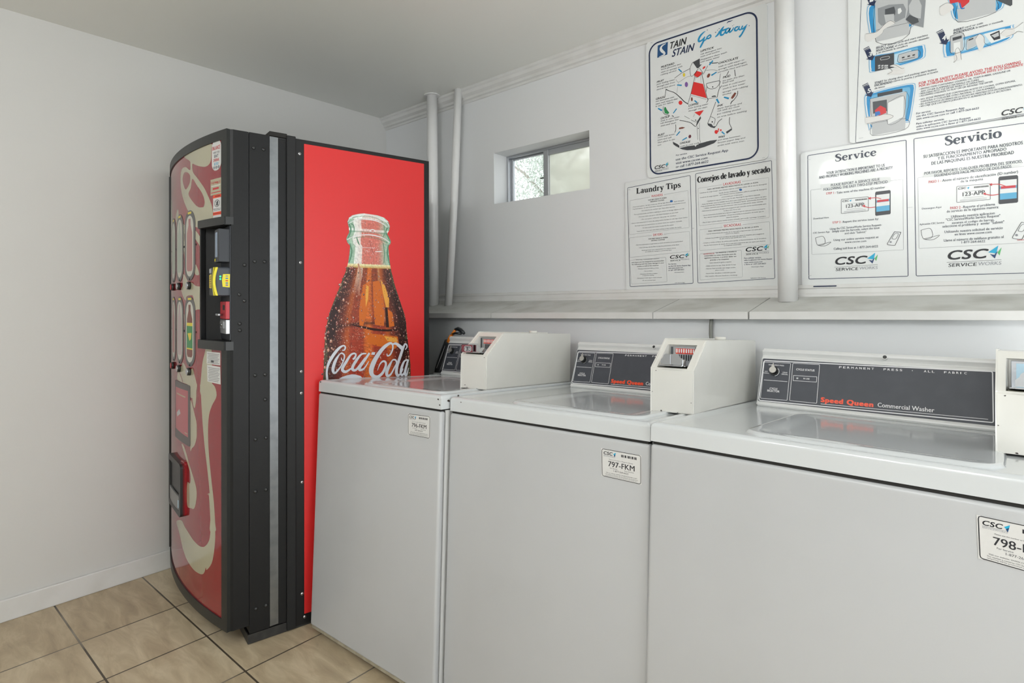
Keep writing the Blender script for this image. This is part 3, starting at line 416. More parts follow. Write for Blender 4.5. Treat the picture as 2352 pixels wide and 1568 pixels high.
['P','ink',3,[2.8458,1.5126,2.8476,1.5126,2.8476,1.508,2.8457,1.508]],
['T', 'ink', 2, '123-APP', [2.7889, 1.488, 2.8395, 1.488], 0.0114, 0.02, 0, 'sans'],
['S','grey',3,[2.7906,1.5017,0.0006,2.8366,1.5007,0.0007],0],
['S','grey',3,[2.7904,1.4827,0.0006,2.8365,1.4821,0.0006],0],
['S','grey',3,[2.7826,1.4776,0.0006,2.8439,1.4769,0.0006],0],
['S','grey',3,[2.7825,1.4747,0.0007,2.8439,1.4741,0.0006],0],
['S','redtxt',4,[2.5839,1.5063,0.0021,2.5719,1.5114,0.0021,2.5504,1.5127,0.0021],0],
['S','redtxt',4,[2.5673,1.4822,0.0021,2.5501,1.4824,0.0022,2.5341,1.4897,0.0022],0],
['S','redtxt',4,[2.8852,1.5043,0.0022,2.8708,1.5121,0.0022,2.8517,1.5142,0.0022],0],
['S','redtxt',4,[2.8698,1.4834,0.0023,2.8534,1.483,0.0023,2.8374,1.4893,0.0023],0],
['P','redtxt',4,[2.5467,1.5132,2.5554,1.5164,2.5553,1.507]],
['P','redtxt',4,[2.5303,1.4902,2.5391,1.4935,2.539,1.4841]],
['P','redtxt',4,[2.8488,1.5146,2.8557,1.5175,2.8556,1.5091]],
['P','redtxt',4,[2.8344,1.4897,2.8414,1.4927,2.8413,1.4843]],
['S','ink',3,[2.3922,1.3969,0.0012,2.4161,1.3999,0.0011,2.421,1.3757,0.0012,2.3988,1.3717,0.0011,2.3922,1.3969,0.0012],0],
['S','ink',3,[2.3988,1.3717,0.0011,2.421,1.3757,0.0012,2.4394,1.3792,0.0011,2.426,1.3689,0.0012,2.4107,1.3678,0.0011,2.3988,1.3717,0.0011],0],
['S','ink',3,[2.6868,1.3964,0.001,2.7102,1.3996,0.001,2.7149,1.3735,0.001,2.6933,1.3691,0.001,2.6868,1.3964,0.001],0],
['S','ink',3,[2.6933,1.3691,0.001,2.7149,1.3735,0.001,2.7328,1.3772,0.001,2.7197,1.3661,0.0011,2.7049,1.3649,0.001,2.6933,1.3691,0.001],0],
['S','ink',3,[2.5991,1.3615,0.0014,2.6171,1.3953,0.0015,2.6216,1.3967,0.0014,2.6332,1.395,0.0014,2.6341,1.3914,0.0014,2.6212,1.3588,0.0014,2.6168,1.3549,0.0014,2.6014,1.3578,0.0014,2.5991,1.3615,0.0014],0],
['S','ink',3,[2.6111,1.3765,0.001,2.6186,1.3906,0.0011,2.6288,1.3908,0.0011,2.6214,1.3749,0.0011,2.6111,1.3765,0.001],0],
['P','grey',3,[2.611,1.3659,2.6108,1.3649,2.6103,1.3641,2.6095,1.3636,2.6085,1.3633,2.6075,1.3634,2.6065,1.3638,2.6057,1.3645,2.6052,1.3654,2.605,1.3664,2.6052,1.3673,2.6058,1.3681,2.6066,1.3687,2.6075,1.3689,2.6085,1.3689,2.6095,1.3685,2.6103,1.3678,2.6108,1.3669]],
['S','ink',3,[2.8988,1.3574,0.0013,2.9168,1.3952,0.0012,2.9211,1.3967,0.0012,2.9327,1.3948,0.0012,2.9336,1.3908,0.0012,2.9208,1.3544,0.0013,2.9164,1.3501,0.0012,2.9011,1.3533,0.0012,2.8988,1.3574,0.0013],0],
['S','ink',3,[2.9107,1.3741,0.001,2.9182,1.3899,0.001,2.9284,1.3901,0.001,2.9209,1.3724,0.001,2.9107,1.3741,0.001],0],
['P','grey',3,[2.9106,1.3623,2.9104,1.3613,2.9099,1.3604,2.9091,1.3597,2.9082,1.3594,2.9071,1.3595,2.9062,1.36,2.9054,1.3608,2.9049,1.3617,2.9047,1.3628,2.9049,1.3639,2.9054,1.3648,2.9062,1.3654,2.9072,1.3657,2.9082,1.3656,2.9092,1.3652,2.9099,1.3644,2.9104,1.3634]],
['T', 'redtxt', 2, 'Standard rates apply', [2.9088, 1.3468, 2.9425, 1.3468], 0.0038, 0.01, 0, 'sans'],
['T', 'black', 2, 'CSC', [2.4487, 1.3019, 2.5407, 1.3019], 0.0246, 0.06, 0.3, 'sans'],
['P','cyan2',2,[2.5435,1.3174,2.5662,1.3349,2.5615,1.3136]],
['P','navy2',3,[2.5475,1.3127,2.5572,1.31,2.5647,1.3207,2.5582,1.3]],
['P','green2',3,[2.5642,1.316,2.5732,1.3295,2.5685,1.3078]],
['S','black',2,[2.4486,1.2938,0.0007,2.5724,1.296,0.0007],0],
['T', 'black', 2, 'SERVICE', [2.4523, 1.2811, 2.5179, 1.2811], 0.0094, 0.015, 0.12, 'sans'],
['T', 'grey2', 2, 'WORKS', [2.5203, 1.2824, 2.5722, 1.2824], 0.0091, 0, 0.12, 'sans'],
['T', 'black', 2, 'CSC', [2.7493, 1.3018, 2.8425, 1.3018], 0.0262, 0.06, 0.3, 'sans'],
['P','cyan2',2,[2.8453,1.3177,2.8681,1.3359,2.8634,1.3134]],
['P','navy2',3,[2.8493,1.3126,2.8591,1.3096,2.8666,1.3209,2.8601,1.2991]],
['P','green2',3,[2.8661,1.3159,2.8752,1.3301,2.8705,1.3072]],
['S','black',2,[2.7493,1.2937,0.0008,2.8743,1.2947,0.0008],0],
['T', 'black', 2, 'SERVICE', [2.7531, 1.2799, 2.8194, 1.2799], 0.0099, 0.015, 0.12, 'sans'],
['T', 'grey2', 2, 'WORKS', [2.8219, 1.2807, 2.8742, 1.2807], 0.0097, 0, 0.12, 'sans'],
],
'dryer': [
['S','navy',2,[2.541,2.305,0.0012,2.542,2.308,0.0012,2.5447,2.3087,0.0011,3.0455,2.2405,0.001,3.0473,2.2395,0.0009,3.0478,2.2368,0.001,3.0434,1.7069,0.001,3.0428,1.7043,0.001,3.041,1.7035,0.001,2.5178,1.6998,0.0012,2.5151,1.7008,0.0012,2.5143,1.7039,0.0012],1],
['P','sky1',1,[2.5511,2.1338,2.595,2.1318,2.6859,2.1253,2.6971,2.0874,2.6758,2.035,2.6427,2.0286,2.564,2.0271,2.5566,2.0413]],
['P','board',1.2,[2.5541,2.1316,2.5962,2.1297,2.6833,2.1238,2.694,2.0872,2.6736,2.0366,2.6418,2.0303,2.5665,2.0287,2.5594,2.0424]],
['P','sky2',1.4,[2.5572,2.1294,2.5973,2.1277,2.6807,2.1223,2.691,2.087,2.6714,2.0381,2.641,2.032,2.569,2.0303,2.5622,2.0435]],
['P','sky3',1.6,[2.5685,2.1211,2.6016,2.1202,2.6709,2.1166,2.6795,2.0862,2.6631,2.0439,2.6378,2.0383,2.5782,2.0363,2.5726,2.0476]],
['P','sky4',1.8,[2.584,2.1098,2.6075,2.1098,2.6573,2.1086,2.6635,2.0852,2.6516,2.0519,2.6334,2.0471,2.5908,2.0446,2.5868,2.0532]],
['P','sky1',1,[2.764,2.0641,2.7686,2.0899,2.8788,2.0635,2.8864,2.0214,2.8663,2.0099,2.817,2.0105,2.7745,2.0179]],
['P','board',1.2,[2.7666,2.063,2.771,2.088,2.8765,2.0628,2.8838,2.0222,2.8645,2.011,2.8173,2.0115,2.7766,2.0185]],
['P','sky2',1.4,[2.7691,2.062,2.7733,2.0861,2.8742,2.0622,2.8812,2.0229,2.8627,2.0121,2.8175,2.0125,2.7786,2.0192]],
['P','sky3',1.6,[2.7785,2.0582,2.7819,2.0789,2.8657,2.0596,2.8715,2.0258,2.8561,2.0163,2.8185,2.0162,2.7863,2.0216]],
['P','sky4',1.8,[2.7914,2.053,2.7938,2.069,2.8538,2.056,2.858,2.0298,2.8468,2.0221,2.8198,2.0213,2.7969,2.0249]],
['P','sky1',1,[2.5537,1.95,2.5558,1.9642,2.5711,1.9717,2.6229,1.9667,2.6937,1.9675,2.7028,1.9586,2.7037,1.9386,2.6956,1.924,2.6369,1.9178,2.563,1.9177,2.555,1.9288]],
['P','board',1.2,[2.5567,1.9497,2.5588,1.9634,2.5734,1.9706,2.6229,1.966,2.6909,1.967,2.6996,1.9583,2.7005,1.939,2.6927,1.9249,2.6364,1.9188,2.5656,1.9186,2.558,1.9293]],
['P','sky2',1.4,[2.5598,1.9494,2.5617,1.9626,2.5757,1.9696,2.623,1.9652,2.688,1.9664,2.6964,1.958,2.6973,1.9394,2.6898,1.9258,2.6358,1.9198,2.5683,1.9195,2.561,1.9298]],
['P','sky3',1.6,[2.571,1.9483,2.5726,1.9597,2.5841,1.9658,2.6233,1.9625,2.6774,1.9641,2.6844,1.957,2.6852,1.9409,2.6789,1.9291,2.6339,1.9236,2.578,1.9228,2.572,1.9315]],
['P','sky4',1.8,[2.5864,1.9469,2.5876,1.9557,2.5957,1.9606,2.6237,1.9588,2.6626,1.961,2.6677,1.9556,2.6682,1.9431,2.6637,1.9338,2.6313,1.9288,2.5914,1.9273,2.5871,1.9339]],
['P','sky1',1,[2.7459,1.9484,2.7521,1.9589,2.7954,1.9606,2.8977,1.9613,2.9065,1.9571,2.9073,1.9386,2.8974,1.9209,2.8369,1.9128,2.7583,1.9115,2.7474,1.9202]],
['P','board',1.2,[2.7493,1.9479,2.7553,1.9581,2.7968,1.9598,2.8948,1.9607,2.9032,1.9567,2.904,1.9388,2.8945,1.9216,2.8365,1.9138,2.7612,1.9124,2.7508,1.9207]],
['P','sky2',1.4,[2.7528,1.9474,2.7585,1.9572,2.7981,1.9589,2.8919,1.9601,2.9,1.9562,2.9007,1.939,2.8916,1.9224,2.836,1.9147,2.7641,1.9132,2.7542,1.9212]],
['P','sky3',1.6,[2.7656,1.9455,2.7703,1.9539,2.8029,1.9559,2.881,1.9578,2.8877,1.9546,2.8884,1.9397,2.8807,1.9253,2.8344,1.9182,2.7749,1.9163,2.7667,1.9231]],
['P','sky4',1.8,[2.7832,1.9429,2.7865,1.9495,2.8096,1.9516,2.8657,1.9547,2.8706,1.9523,2.871,1.9407,2.8655,1.9293,2.8321,1.923,2.7897,1.9206,2.7839,1.9257]],
['P','sky1',1,[2.5399,1.8433,2.5675,1.8543,2.6121,1.8577,2.6695,1.856,2.6775,1.8453,2.6762,1.8272,2.6638,1.7446,2.6495,1.7362,2.5613,1.7373,2.5512,1.7394]],
['P','board',1.2,[2.5433,1.8418,2.5696,1.8525,2.6124,1.8559,2.6674,1.8543,2.6751,1.844,2.6738,1.8265,2.6619,1.7467,2.6482,1.7386,2.5637,1.7396,2.554,1.7416]],
['P','sky2',1.4,[2.5466,1.8402,2.5718,1.8506,2.6126,1.854,2.6652,1.8526,2.6726,1.8427,2.6714,1.8258,2.66,1.7488,2.6469,1.741,2.5661,1.7419,2.5569,1.7438]],
['P','sky3',1.6,[2.559,1.8346,2.5798,1.8437,2.6135,1.847,2.6573,1.8463,2.6635,1.8378,2.6625,1.8232,2.6529,1.7567,2.642,1.75,2.5751,1.7504,2.5675,1.752]],
['P','sky4',1.8,[2.576,1.8268,2.5907,1.8342,2.6148,1.8373,2.6462,1.8375,2.6507,1.831,2.65,1.8197,2.643,1.7678,2.6351,1.7624,2.5873,1.7621,2.5819,1.7633]],
['P','lgrey',2,[2.5728,2.1544,2.6604,2.1489,2.6627,2.0107,2.5752,2.0133]],
['S','ink',3,[2.5728,2.1544,0.0011,2.5752,2.0133,0.0011,2.6627,2.0107,0.0012,2.6604,2.1489,0.0011],0],
['S','ink',3,[2.5743,2.0504,0.0009,2.6618,2.0467,0.0009],0],
['P','mgrey',3,[2.58,2.1194,2.6097,2.1208,2.6482,2.1102,2.6552,2.0905,2.6526,2.0656,2.6286,2.0591,2.5894,2.0603,2.5808,2.0749]],
['P','dgrey',3.4,[2.5998,2.1096,2.6242,2.1099,2.6288,2.088,2.619,2.0739,2.5995,2.0804]],
['P','lgrey',3.6,[2.5971,2.0929,2.624,2.0868,2.6237,2.0607,2.6018,2.0621]],
['P','mgrey',3.7,[2.629,2.1082,2.6482,2.1044,2.6503,2.0807,2.6383,2.0675,2.6251,2.0719]],
['P','board',3.8,[2.6338,2.0994,2.641,2.0998,2.6444,2.0885,2.6384,2.0819,2.6336,2.0835]],
['P','mgrey',3.2,[2.6602,2.1289,2.7065,2.1179,2.6988,2.0191,2.6827,2.0299,2.6618,2.0425,2.6537,2.058,2.6599,2.0889]],
['P','lgrey',3.5,[2.6623,2.0995,2.6719,2.1161,2.6881,2.1104,2.6948,2.0882,2.6921,2.0495,2.676,2.0577,2.6633,2.0763]],
['P','dgrey',3.8,[2.6537,2.0595,2.6644,2.0702,2.6852,2.0518,2.6874,2.0397,2.6711,2.0371]],
['P','hand',4,[2.5464,2.0475,2.5768,2.0452,2.5993,2.0629,2.6141,2.0683,2.6261,2.057,2.5967,2.0462,2.5892,2.0339,2.5513,2.0206]],
['S','ink',4.2,[2.5464,2.0475,0.0008,2.5768,2.0452,0.0009,2.5993,2.0629,0.0009,2.6141,2.0683,0.0009,2.6261,2.057,0.0009],0],
['S','ink',4.2,[2.6261,2.057,0.0009,2.5967,2.0462,0.0009,2.5892,2.0339,0.0009,2.5513,2.0206,0.0009],0],
['P','lgrey',2.6,[2.7808,2.0473,2.8687,2.0487,2.8683,2.0092,2.783,2.0082]],
['S','ink',3,[2.7809,2.0582,0.0011,2.783,2.0082,0.0011,2.8683,2.0092,0.001,2.8687,2.0487,0.0011],0],
['P','lgrey',2.8,[2.7811,2.0855,2.8629,2.0773,2.8666,2.0442,2.7834,2.0491]],
['P','redd',3.5,[2.762,2.0868,2.7837,2.0818,2.8113,2.0746,2.809,2.0592,2.7919,2.0461,2.7836,2.0682,2.7641,2.0695]],
['S','blue',3.8,[2.7867,2.0643,0.0033,2.7909,2.0465,0.0033,2.7983,2.0453,0.0033],0],
['P','hand',4,[2.7398,2.0669,2.7576,2.0746,2.7706,2.0645,2.7704,2.0508,2.744,2.0405]],
['S','ink',4.2,[2.7387,2.0687,0.0008,2.7576,2.0746,0.0008,2.7716,2.0614,0.0008,2.7726,2.0446,0.0008],0],
['P','dgrey',3,[2.8666,2.0468,2.9043,2.0412,2.9041,2.0178,2.9001,2.0153,2.8786,2.0347]],
['P','navy',3,[2.543,1.9941,2.5579,1.9976,2.5663,1.9703,2.5709,1.9711,2.5639,1.9566,2.5462,1.9663,2.5519,1.9665]],
['S','navy',3,[2.5396,1.9996,0.0021,2.5553,2.0046,0.0021],0],
['S','navy',3,[2.5414,1.9953,0.0021,2.557,2.0003,0.0021],0],
['T', 'board', 4, '3', [2.5536, 1.9714, 2.5627, 1.9714], 0.0138, 0.05, 0.1, 'sans'],
['P','navy',3,[2.5385,1.8764,2.5535,1.8806,2.562,1.8536,2.5665,1.8546,2.5595,1.8398,2.5417,1.8487,2.5475,1.8491]],
['S','navy',3,[2.5351,1.8818,0.0021,2.5508,1.8874,0.0021],0],
['S','navy',3,[2.5369,1.8776,0.0021,2.5526,1.8832,0.0021],0],
['T', 'board', 4, '5', [2.5492, 1.8543, 2.5583, 1.8543], 0.0139, 0.05, 0.1, 'sans'],
['P','navy',3,[2.734,1.9882,2.7485,1.9919,2.7566,1.9636,2.761,1.9645,2.7542,1.9494,2.7371,1.9594,2.7426,1.9596]],
['S','navy',3,[2.7307,1.994,0.0019,2.7459,1.9991,0.002],0],
['S','navy',3,[2.7324,1.9895,0.0019,2.7476,1.9947,0.0019],0],
['T', 'board', 4, '4', [2.7442, 1.9647, 2.7531, 1.9647], 0.0144, 0.05, 0.1, 'sans'],
['P','navy',3,[2.5474,2.1716,2.5631,2.1743,2.572,2.145,2.5768,2.1456,2.5695,2.1307,2.5508,2.1421,2.5568,2.1419]],
['S','navy',3,[2.5438,2.1777,0.0021,2.5603,2.1819,0.002],0],
['S','navy',3,[2.5457,2.173,0.0021,2.5622,2.1772,0.0021],0],
['T', 'board', 4, '1', [2.5586, 2.1467, 2.5682, 2.1467], 0.0147, 0.05, 0.1, 'sans'],
['T', 'slate', 2, 'SELECT', [2.5743, 1.9905, 2.6023, 1.9905], 0.0065, 0.05, 0.12, 'sans'],
['T', 'slate', 2, 'desired cycle and start machine', [2.6048, 1.9909, 2.7095, 1.9909], 0.0058, 0.01, 0.12, 'sans'],
['T', 'slate', 2, 'SELECCIONE', [2.5742, 1.9813, 2.6218, 1.9813], 0.0064, 0.05, 0.12, 'sans'],
['T', 'slate', 2, 'el ciclo de secado deseado', [2.6249, 1.9819, 2.7126, 1.9819], 0.0058, 0.01, 0.12, 'sans'],
['T', 'slate', 2, 'y en encienda la secadora', [2.5741, 1.9739, 2.6583, 1.9739], 0.0059, 0.01, 0.12, 'sans'],
['T', 'slate', 2, 'INSERT', [2.7716, 1.9841, 2.7957, 1.9841], 0.006, 0.05, 0.12, 'sans'],
['T', 'slate', 2, 'card or coin', [2.7982, 1.9851, 2.8396, 1.9851], 0.0054, 0.01, 0.12, 'sans'],
['T', 'slate', 2, 'INTRODUZCA', [2.7715, 1.9762, 2.8205, 1.9762], 0.006, 0.05, 0.12, 'sans'],
['T', 'slate', 2, 'la tarjeta o moneda', [2.823, 1.9764, 2.8844, 1.9764], 0.0054, 0.01, 0.12, 'sans'],
['T', 'slate', 2, 'START', [2.5697, 1.8788, 2.5927, 1.8788], 0.0065, 0.05, 0.12, 'sans'],
['T', 'slate', 2, 'by closing door and pushing start button', [2.5956, 1.8801, 2.7299, 1.8801], 0.0059, 0.01, 0.12, 'sans'],
['T', 'slate', 2, 'ENCIENDIDO', [2.5689, 1.8706, 2.6171, 1.8706], 0.0065, 0.05, 0.12, 'sans'],
['T', 'slate', 2, 'cierre la puerta y presione el botón', [2.6196, 1.8721, 2.7332, 1.8721], 0.0058, 0.01, 0.12, 'sans'],
['T', 'slate', 2, 'de inicio', [2.5688, 1.8618, 2.597, 1.8618], 0.0059, 0.01, 0.12, 'sans'],
['T', 'redtxt', 2, 'FOR YOUR SAFETY PLEASE AVOID THE FOLLOWING', [2.6857, 1.8465, 2.9205, 1.8465], 0.0076, 0.03, 0.1, 'sans'],
['T', 'redtxt', 2, 'POR SU PROPIA SEGURIDAD, POR FAVOR EVITE LO SIGUIENTE', [2.6861, 1.8388, 2.9254, 1.8388], 0.0063, 0.03, 0.1, 'sans'],
['T', 'slate', 2, '• DRYING ITEMS CONTAINING COOKING OIL, FOAM RUBBER, GASOLINE OR', [2.686, 1.8299, 2.8989, 1.8299], 0.0048, 0.01, 0.15, 'sans'],
['T', 'slate', 2, 'ANY OTHER FLAMMABLE MATERIALS OR FUMES.', [2.6901, 1.8222, 2.8303, 1.8222], 0.0048, 0.01, 0.15, 'sans'],
['T', 'slate', 2, '• REACHING INTO THE DRYER WHILE IT IS OPERATING.', [2.6859, 1.8155, 2.8412, 1.8155], 0.0048, 0.01, 0.15, 'sans'],
['T', 'slate', 2, '• ALLOWING CHILDREN TO PLAY ON OR AROUND THE DRYER.', [2.6858, 1.8087, 2.8609, 1.8087], 0.0048, 0.01, 0.15, 'sans'],
['T', 'slate', 2, '• NO, SEQUE PRENDAS QUE CONTENGAN ACEITE DE COCINA, GOMA ESPUMA,', [2.6857, 1.7981, 2.9096, 1.7981], 0.0048, 0.01, 0.15, 'sans'],
['T', 'slate', 2, 'GASOLINA O CUALQUIER OTRO MATERIAL O GAS FLAMABLE.', [2.6893, 1.7907, 2.8654, 1.7907], 0.0048, 0.01, 0.15, 'sans'],
['T', 'slate', 2, '• NO INTRODUZCA LAS MANOS EN LA SECADORA MIENTRAS ESTÁ EN FUNCIONAMIENTO.', [2.6856, 1.7833, 2.9238, 1.7833], 0.0048, 0.01, 0.15, 'sans'],
['T', 'slate', 2, '• NO DEJE QUE LOS NIÑOS JUEGUEN EN O ALREDEDOR DE LA SECADORA.', [2.6855, 1.7765, 2.9004, 1.7765], 0.0048, 0.01, 0.15, 'sans'],
['T', 'navy', 2, 'For service', [2.6784, 1.7563, 2.7139, 1.7563], 0.0057, 0.02, 0.05, 'sans'],
['T', 'navy', 2, 'use the CSC Service Request App', [2.6783, 1.7475, 2.795, 1.7475], 0.0057, 0.02, 0.05, 'sans'],
['T', 'navy', 2, 'visit www.cscsw.com or call 1-877-264-6622', [2.6782, 1.739, 2.8286, 1.739], 0.0057, 0.02, 0.05, 'sans'],
['T', 'navy', 2, 'Para solicitar servicio', [2.6781, 1.7245, 2.7467, 1.7245], 0.0057, 0.02, 0.05, 'sans'],
['T', 'navy', 2, 'utilice la aplicación CSC Service Request', [2.678, 1.7154, 2.8091, 1.7154], 0.0057, 0.02, 0.05, 'sans'],
['T', 'navy', 2, 'visite www.cscsw.com o llame al 1-877-264-6622', [2.6779, 1.7075, 2.832, 1.7075], 0.0057, 0.02, 0.05, 'sans'],
['T', 'black', 2, 'CSC', [2.8767, 1.7077, 2.9227, 1.7077], 0.0147, 0.06, 0.3, 'sans'],
['P','cyan2',2,[2.9242,1.7164,2.9357,1.7266,2.9333,1.7137]],
['P','navy2',3,[2.9262,1.7134,2.9312,1.7116,2.935,1.718,2.9316,1.7056]],
['P','green2',3,[2.9347,1.7152,2.9393,1.7233,2.9369,1.7101]],
['S','black',2,[2.8767,1.7037,0.0004,2.9389,1.7029,0.0004],0],
['T', 'black', 2, 'SERVICE', [2.8785, 1.6954, 2.9112, 1.6954], 0.0055, 0.015, 0.12, 'sans'],
['T', 'grey2', 2, 'WORKS', [2.9124, 1.6951, 2.9388, 1.6951], 0.0055, 0, 0.12, 'sans'],
['P','phone',3,[2.571,1.9672,2.6228,1.9638,2.6224,1.9175,2.5706,1.9192]],
['S','board',3.3,[2.5871,1.9508,0.0009,2.5872,1.9581,0.0009,2.6082,1.9573,0.0009,2.6081,1.9498,0.0009,2.5871,1.9508,0.0009],0],
['P','lgrey',3.3,[2.5795,1.9368,2.5855,1.9366,2.5855,1.9316,2.5795,1.9318]],
['P','lgrey',3.3,[2.5795,1.9294,2.5854,1.9292,2.5854,1.9248,2.5794,1.925]],
['P','lgrey',3.3,[2.5882,1.9343,2.5942,1.9341,2.5941,1.9292,2.5882,1.9294]],
['P','lgrey',3.3,[2.5882,1.927,2.5941,1.9268,2.5941,1.9224,2.5881,1.9226]],
['P','lgrey',3.3,[2.5961,1.9321,2.602,1.9319,2.602,1.927,2.5961,1.9272]],
['P','lgrey',3.3,[2.5961,1.9248,2.602,1.9246,2.6019,1.9203,2.596,1.9204]],
['P','lgrey',3.3,[2.6006,1.9309,2.6065,1.9307,2.6064,1.9257,2.6005,1.9259]],
['P','lgrey',3.3,[2.6005,1.9236,2.6064,1.9234,2.6063,1.9191,2.6005,1.9192]],
['P','lgrey',3,[2.6348,1.9545,2.6844,1.9548,2.6841,1.9302,2.6351,1.9293]],
['S','ink',3.3,[2.6348,1.9545,0.0012,2.6844,1.9548,0.0011,2.6841,1.9302,0.0011,2.6351,1.9293,0.0012,2.6348,1.9545,0.0012],0],
['P','ink',3.4,[2.6431,1.9443,2.6498,1.9444,2.6497,1.9401,2.6431,1.94]],
['P','ink',3.4,[2.6574,1.9442,2.664,1.9443,2.6639,1.94,2.6573,1.9399]],
['P','ink',3.4,[2.6703,1.9441,2.6768,1.9442,2.6768,1.94,2.6702,1.9399]],
['S','ink',3.4,[2.643,1.9348,0.0015,2.6767,1.9351,0.0015],0],
['P','hand',4,[2.6047,1.9011,2.6272,1.9147,2.6103,1.9252,2.6273,1.9263,2.6487,1.9088,2.6462,1.8922]],
['S','ink',4.2,[2.6047,1.9011,0.0009,2.6175,1.9073,0.0008,2.6079,1.923,0.0009,2.6225,1.9262,0.0009,2.6416,1.9093,0.0009,2.6487,1.9088,0.0008],0],
['P','lgrey',3,[2.7643,1.9717,2.7945,1.9718,2.794,1.9229,2.7645,1.9221]],
['S','ink',3.3,[2.7643,1.9717,0.0011,2.7945,1.9718,0.0011,2.794,1.9229,0.0011,2.7645,1.9221,0.0011,2.7643,1.9717,0.0011],0],
['P','phone',3.4,[2.7692,1.966,2.7908,1.9661,2.7907,1.958,2.7692,1.9564]],
['P','board',3.4,[2.7717,1.9488,2.7872,1.949,2.787,1.9196,2.7715,1.9214]],
['P','hand',4,[2.7733,1.8907,2.7747,1.9232,2.7813,1.9322,2.787,1.9196,2.788,1.8974,2.7766,1.8952]],
['S','ink',4.2,[2.7712,1.8913,0.0008,2.7788,1.9001,0.0008,2.7747,1.9232,0.0008,2.7813,1.9322,0.0008,2.787,1.9196,0.0008,2.7895,1.8943,0.0008],0],
['P','lgrey',3,[2.8028,1.9502,2.8332,1.9568,2.8329,1.9301,2.8025,1.919]],
['S','ink',3.3,[2.8028,1.9502,0.001,2.8332,1.9568,0.0011,2.8329,1.9301,0.0011,2.8025,1.919,0.0011,2.8028,1.9502,0.001],0],
['P','phone',3.4,[2.8064,1.949,2.8175,1.951,2.8175,1.947,2.8063,1.945]],
['P','hand',4,[2.8227,1.9467,2.8311,1.9575,2.8413,1.9462,2.8432,1.927,2.8327,1.906,2.8246,1.9299]],
['S','ink',4.2,[2.8227,1.9467,0.0008,2.8311,1.9575,0.0008,2.8413,1.9462,0.0008,2.8432,1.927,0.0008,2.8574,1.9147,0.0008],0],
['P','board',3,[2.8414,1.9542,2.8779,1.9559,2.9094,1.951,2.9268,1.9608,2.9266,1.9325,2.9131,1.9393,2.8974,1.9287,2.8575,1.9226]],
['P','ink',3.3,[2.8546,1.9487,2.8759,1.9539,2.8776,1.9296,2.8636,1.9287]],
['P','lgrey',3.5,[2.8577,1.9451,2.8738,1.9493,2.8747,1.9384,2.8647,1.9363]],
['P','hand',4,[2.8778,1.9427,2.8898,1.9521,2.9074,1.949,2.9063,1.9337,2.8896,1.9311]],
['S','ink',4.2,[2.8778,1.9427,0.0008,2.8898,1.9521,0.0007,2.9074,1.949,0.0008,2.9268,1.9608,0.0008],0],
['S','ink',4.2,[2.8896,1.9311,0.0008,2.9073,1.9339,0.0008,2.9151,1.9387,0.0008,2.9266,1.9325,0.0007],0],
['P','lgrey',3,[2.5559,1.8335,2.654,1.8327,2.6496,1.7476,2.5614,1.7462,2.5551,1.7534]],
['P','lgrey',3.2,[2.561,1.7537,2.6508,1.7488,2.6493,1.7161,2.5616,1.7141]],
['S','ink',3.4,[2.561,1.7537,0.0008,2.6508,1.7488,0.0009,2.6493,1.7161,0.0009,2.5616,1.7141,0.0009,2.561,1.7537,0.0008],0],
['S','ink',3.4,[2.5559,1.8335,0.0009,2.654,1.8327,0.0009,2.6508,1.7488,0.0009],0],
['S','ink',3.4,[2.5559,1.8335,0.0009,2.561,1.7537,0.0008],0],
['P','phone',3.5,[2.5769,1.8467,2.6434,1.8455,2.6433,1.8348,2.5768,1.8349]],
['P','dgrey',3.5,[2.5634,1.8228,2.602,1.8209,2.6021,1.7843,2.5643,1.784]],
['P','redd',3.7,[2.5694,1.7947,2.5845,1.806,2.5993,1.7937,2.6004,1.7789,2.5818,1.7742,2.5705,1.7797]],
['P','blue',3.9,[2.5699,1.7881,2.5819,1.7889,2.5848,1.778,2.5697,1.7745]],
['P','board',3.6,[2.6043,1.8101,2.6467,1.8216,2.6449,1.7559,2.6042,1.7415]],
['S','ink',3.8,[2.6043,1.8101,0.0009,2.6467,1.8216,0.0009,2.6449,1.7559,0.0008,2.6042,1.7415,0.0009,2.6043,1.8101,0.0009],0],
['P','hand',4,[2.5439,1.7767,2.5755,1.7742,2.5991,1.7748,2.6186,1.7646,2.6063,1.7571,2.5741,1.7568,2.5462,1.7553]],
['S','ink',4.2,[2.5439,1.7767,0.0009,2.5755,1.7742,0.0008,2.5991,1.7748,0.0008,2.6186,1.7646,0.0009,2.6063,1.7571,0.0009,2.5741,1.7568,0.0008,2.5462,1.7553,0.0009],0],
],
'stick0': [
['P','stick',1,[0.5051,0.8458,0.6069,0.8479,0.6084,0.781,0.5079,0.7803]],
['S','ink',2,[0.5073,0.8402,0.0014,0.5089,0.8435,0.0014,0.5139,0.8447,0.0014,0.5987,0.8465,0.0013,0.6035,0.8455,0.0013,0.6051,0.8423,0.0014,0.6064,0.7865,0.0014,0.6049,0.7833,0.0014,0.6002,0.7822,0.0014,0.5165,0.7816,0.0014,0.5115,0.7827,0.0013,0.5097,0.786,0.0013],1],
['T', 'black', 2, 'CSC', [0.5117, 0.8327, 0.5347, 0.8331], 0.0069, 0.06, 0.2, 'sans'],
['P','cyan2',2,[0.5366,0.8369,0.5433,0.8415,0.5417,0.8326]],
['P','navy2',3,[0.5386,0.8344,0.5425,0.8377,0.5408,0.83]],
['S','grey',2,[0.5118,0.8311,0.0005,0.5417,0.8316,0.0005],0],
['T', 'grey2', 2, 'SERVICEWORKS', [0.5119, 0.8279, 0.5408, 0.8284], 0.0022, 0, 0, 'sans'],
['P','ink',2,[0.5571,0.8399,0.5595,0.8399,0.5597,0.8342,0.5573,0.8341]],
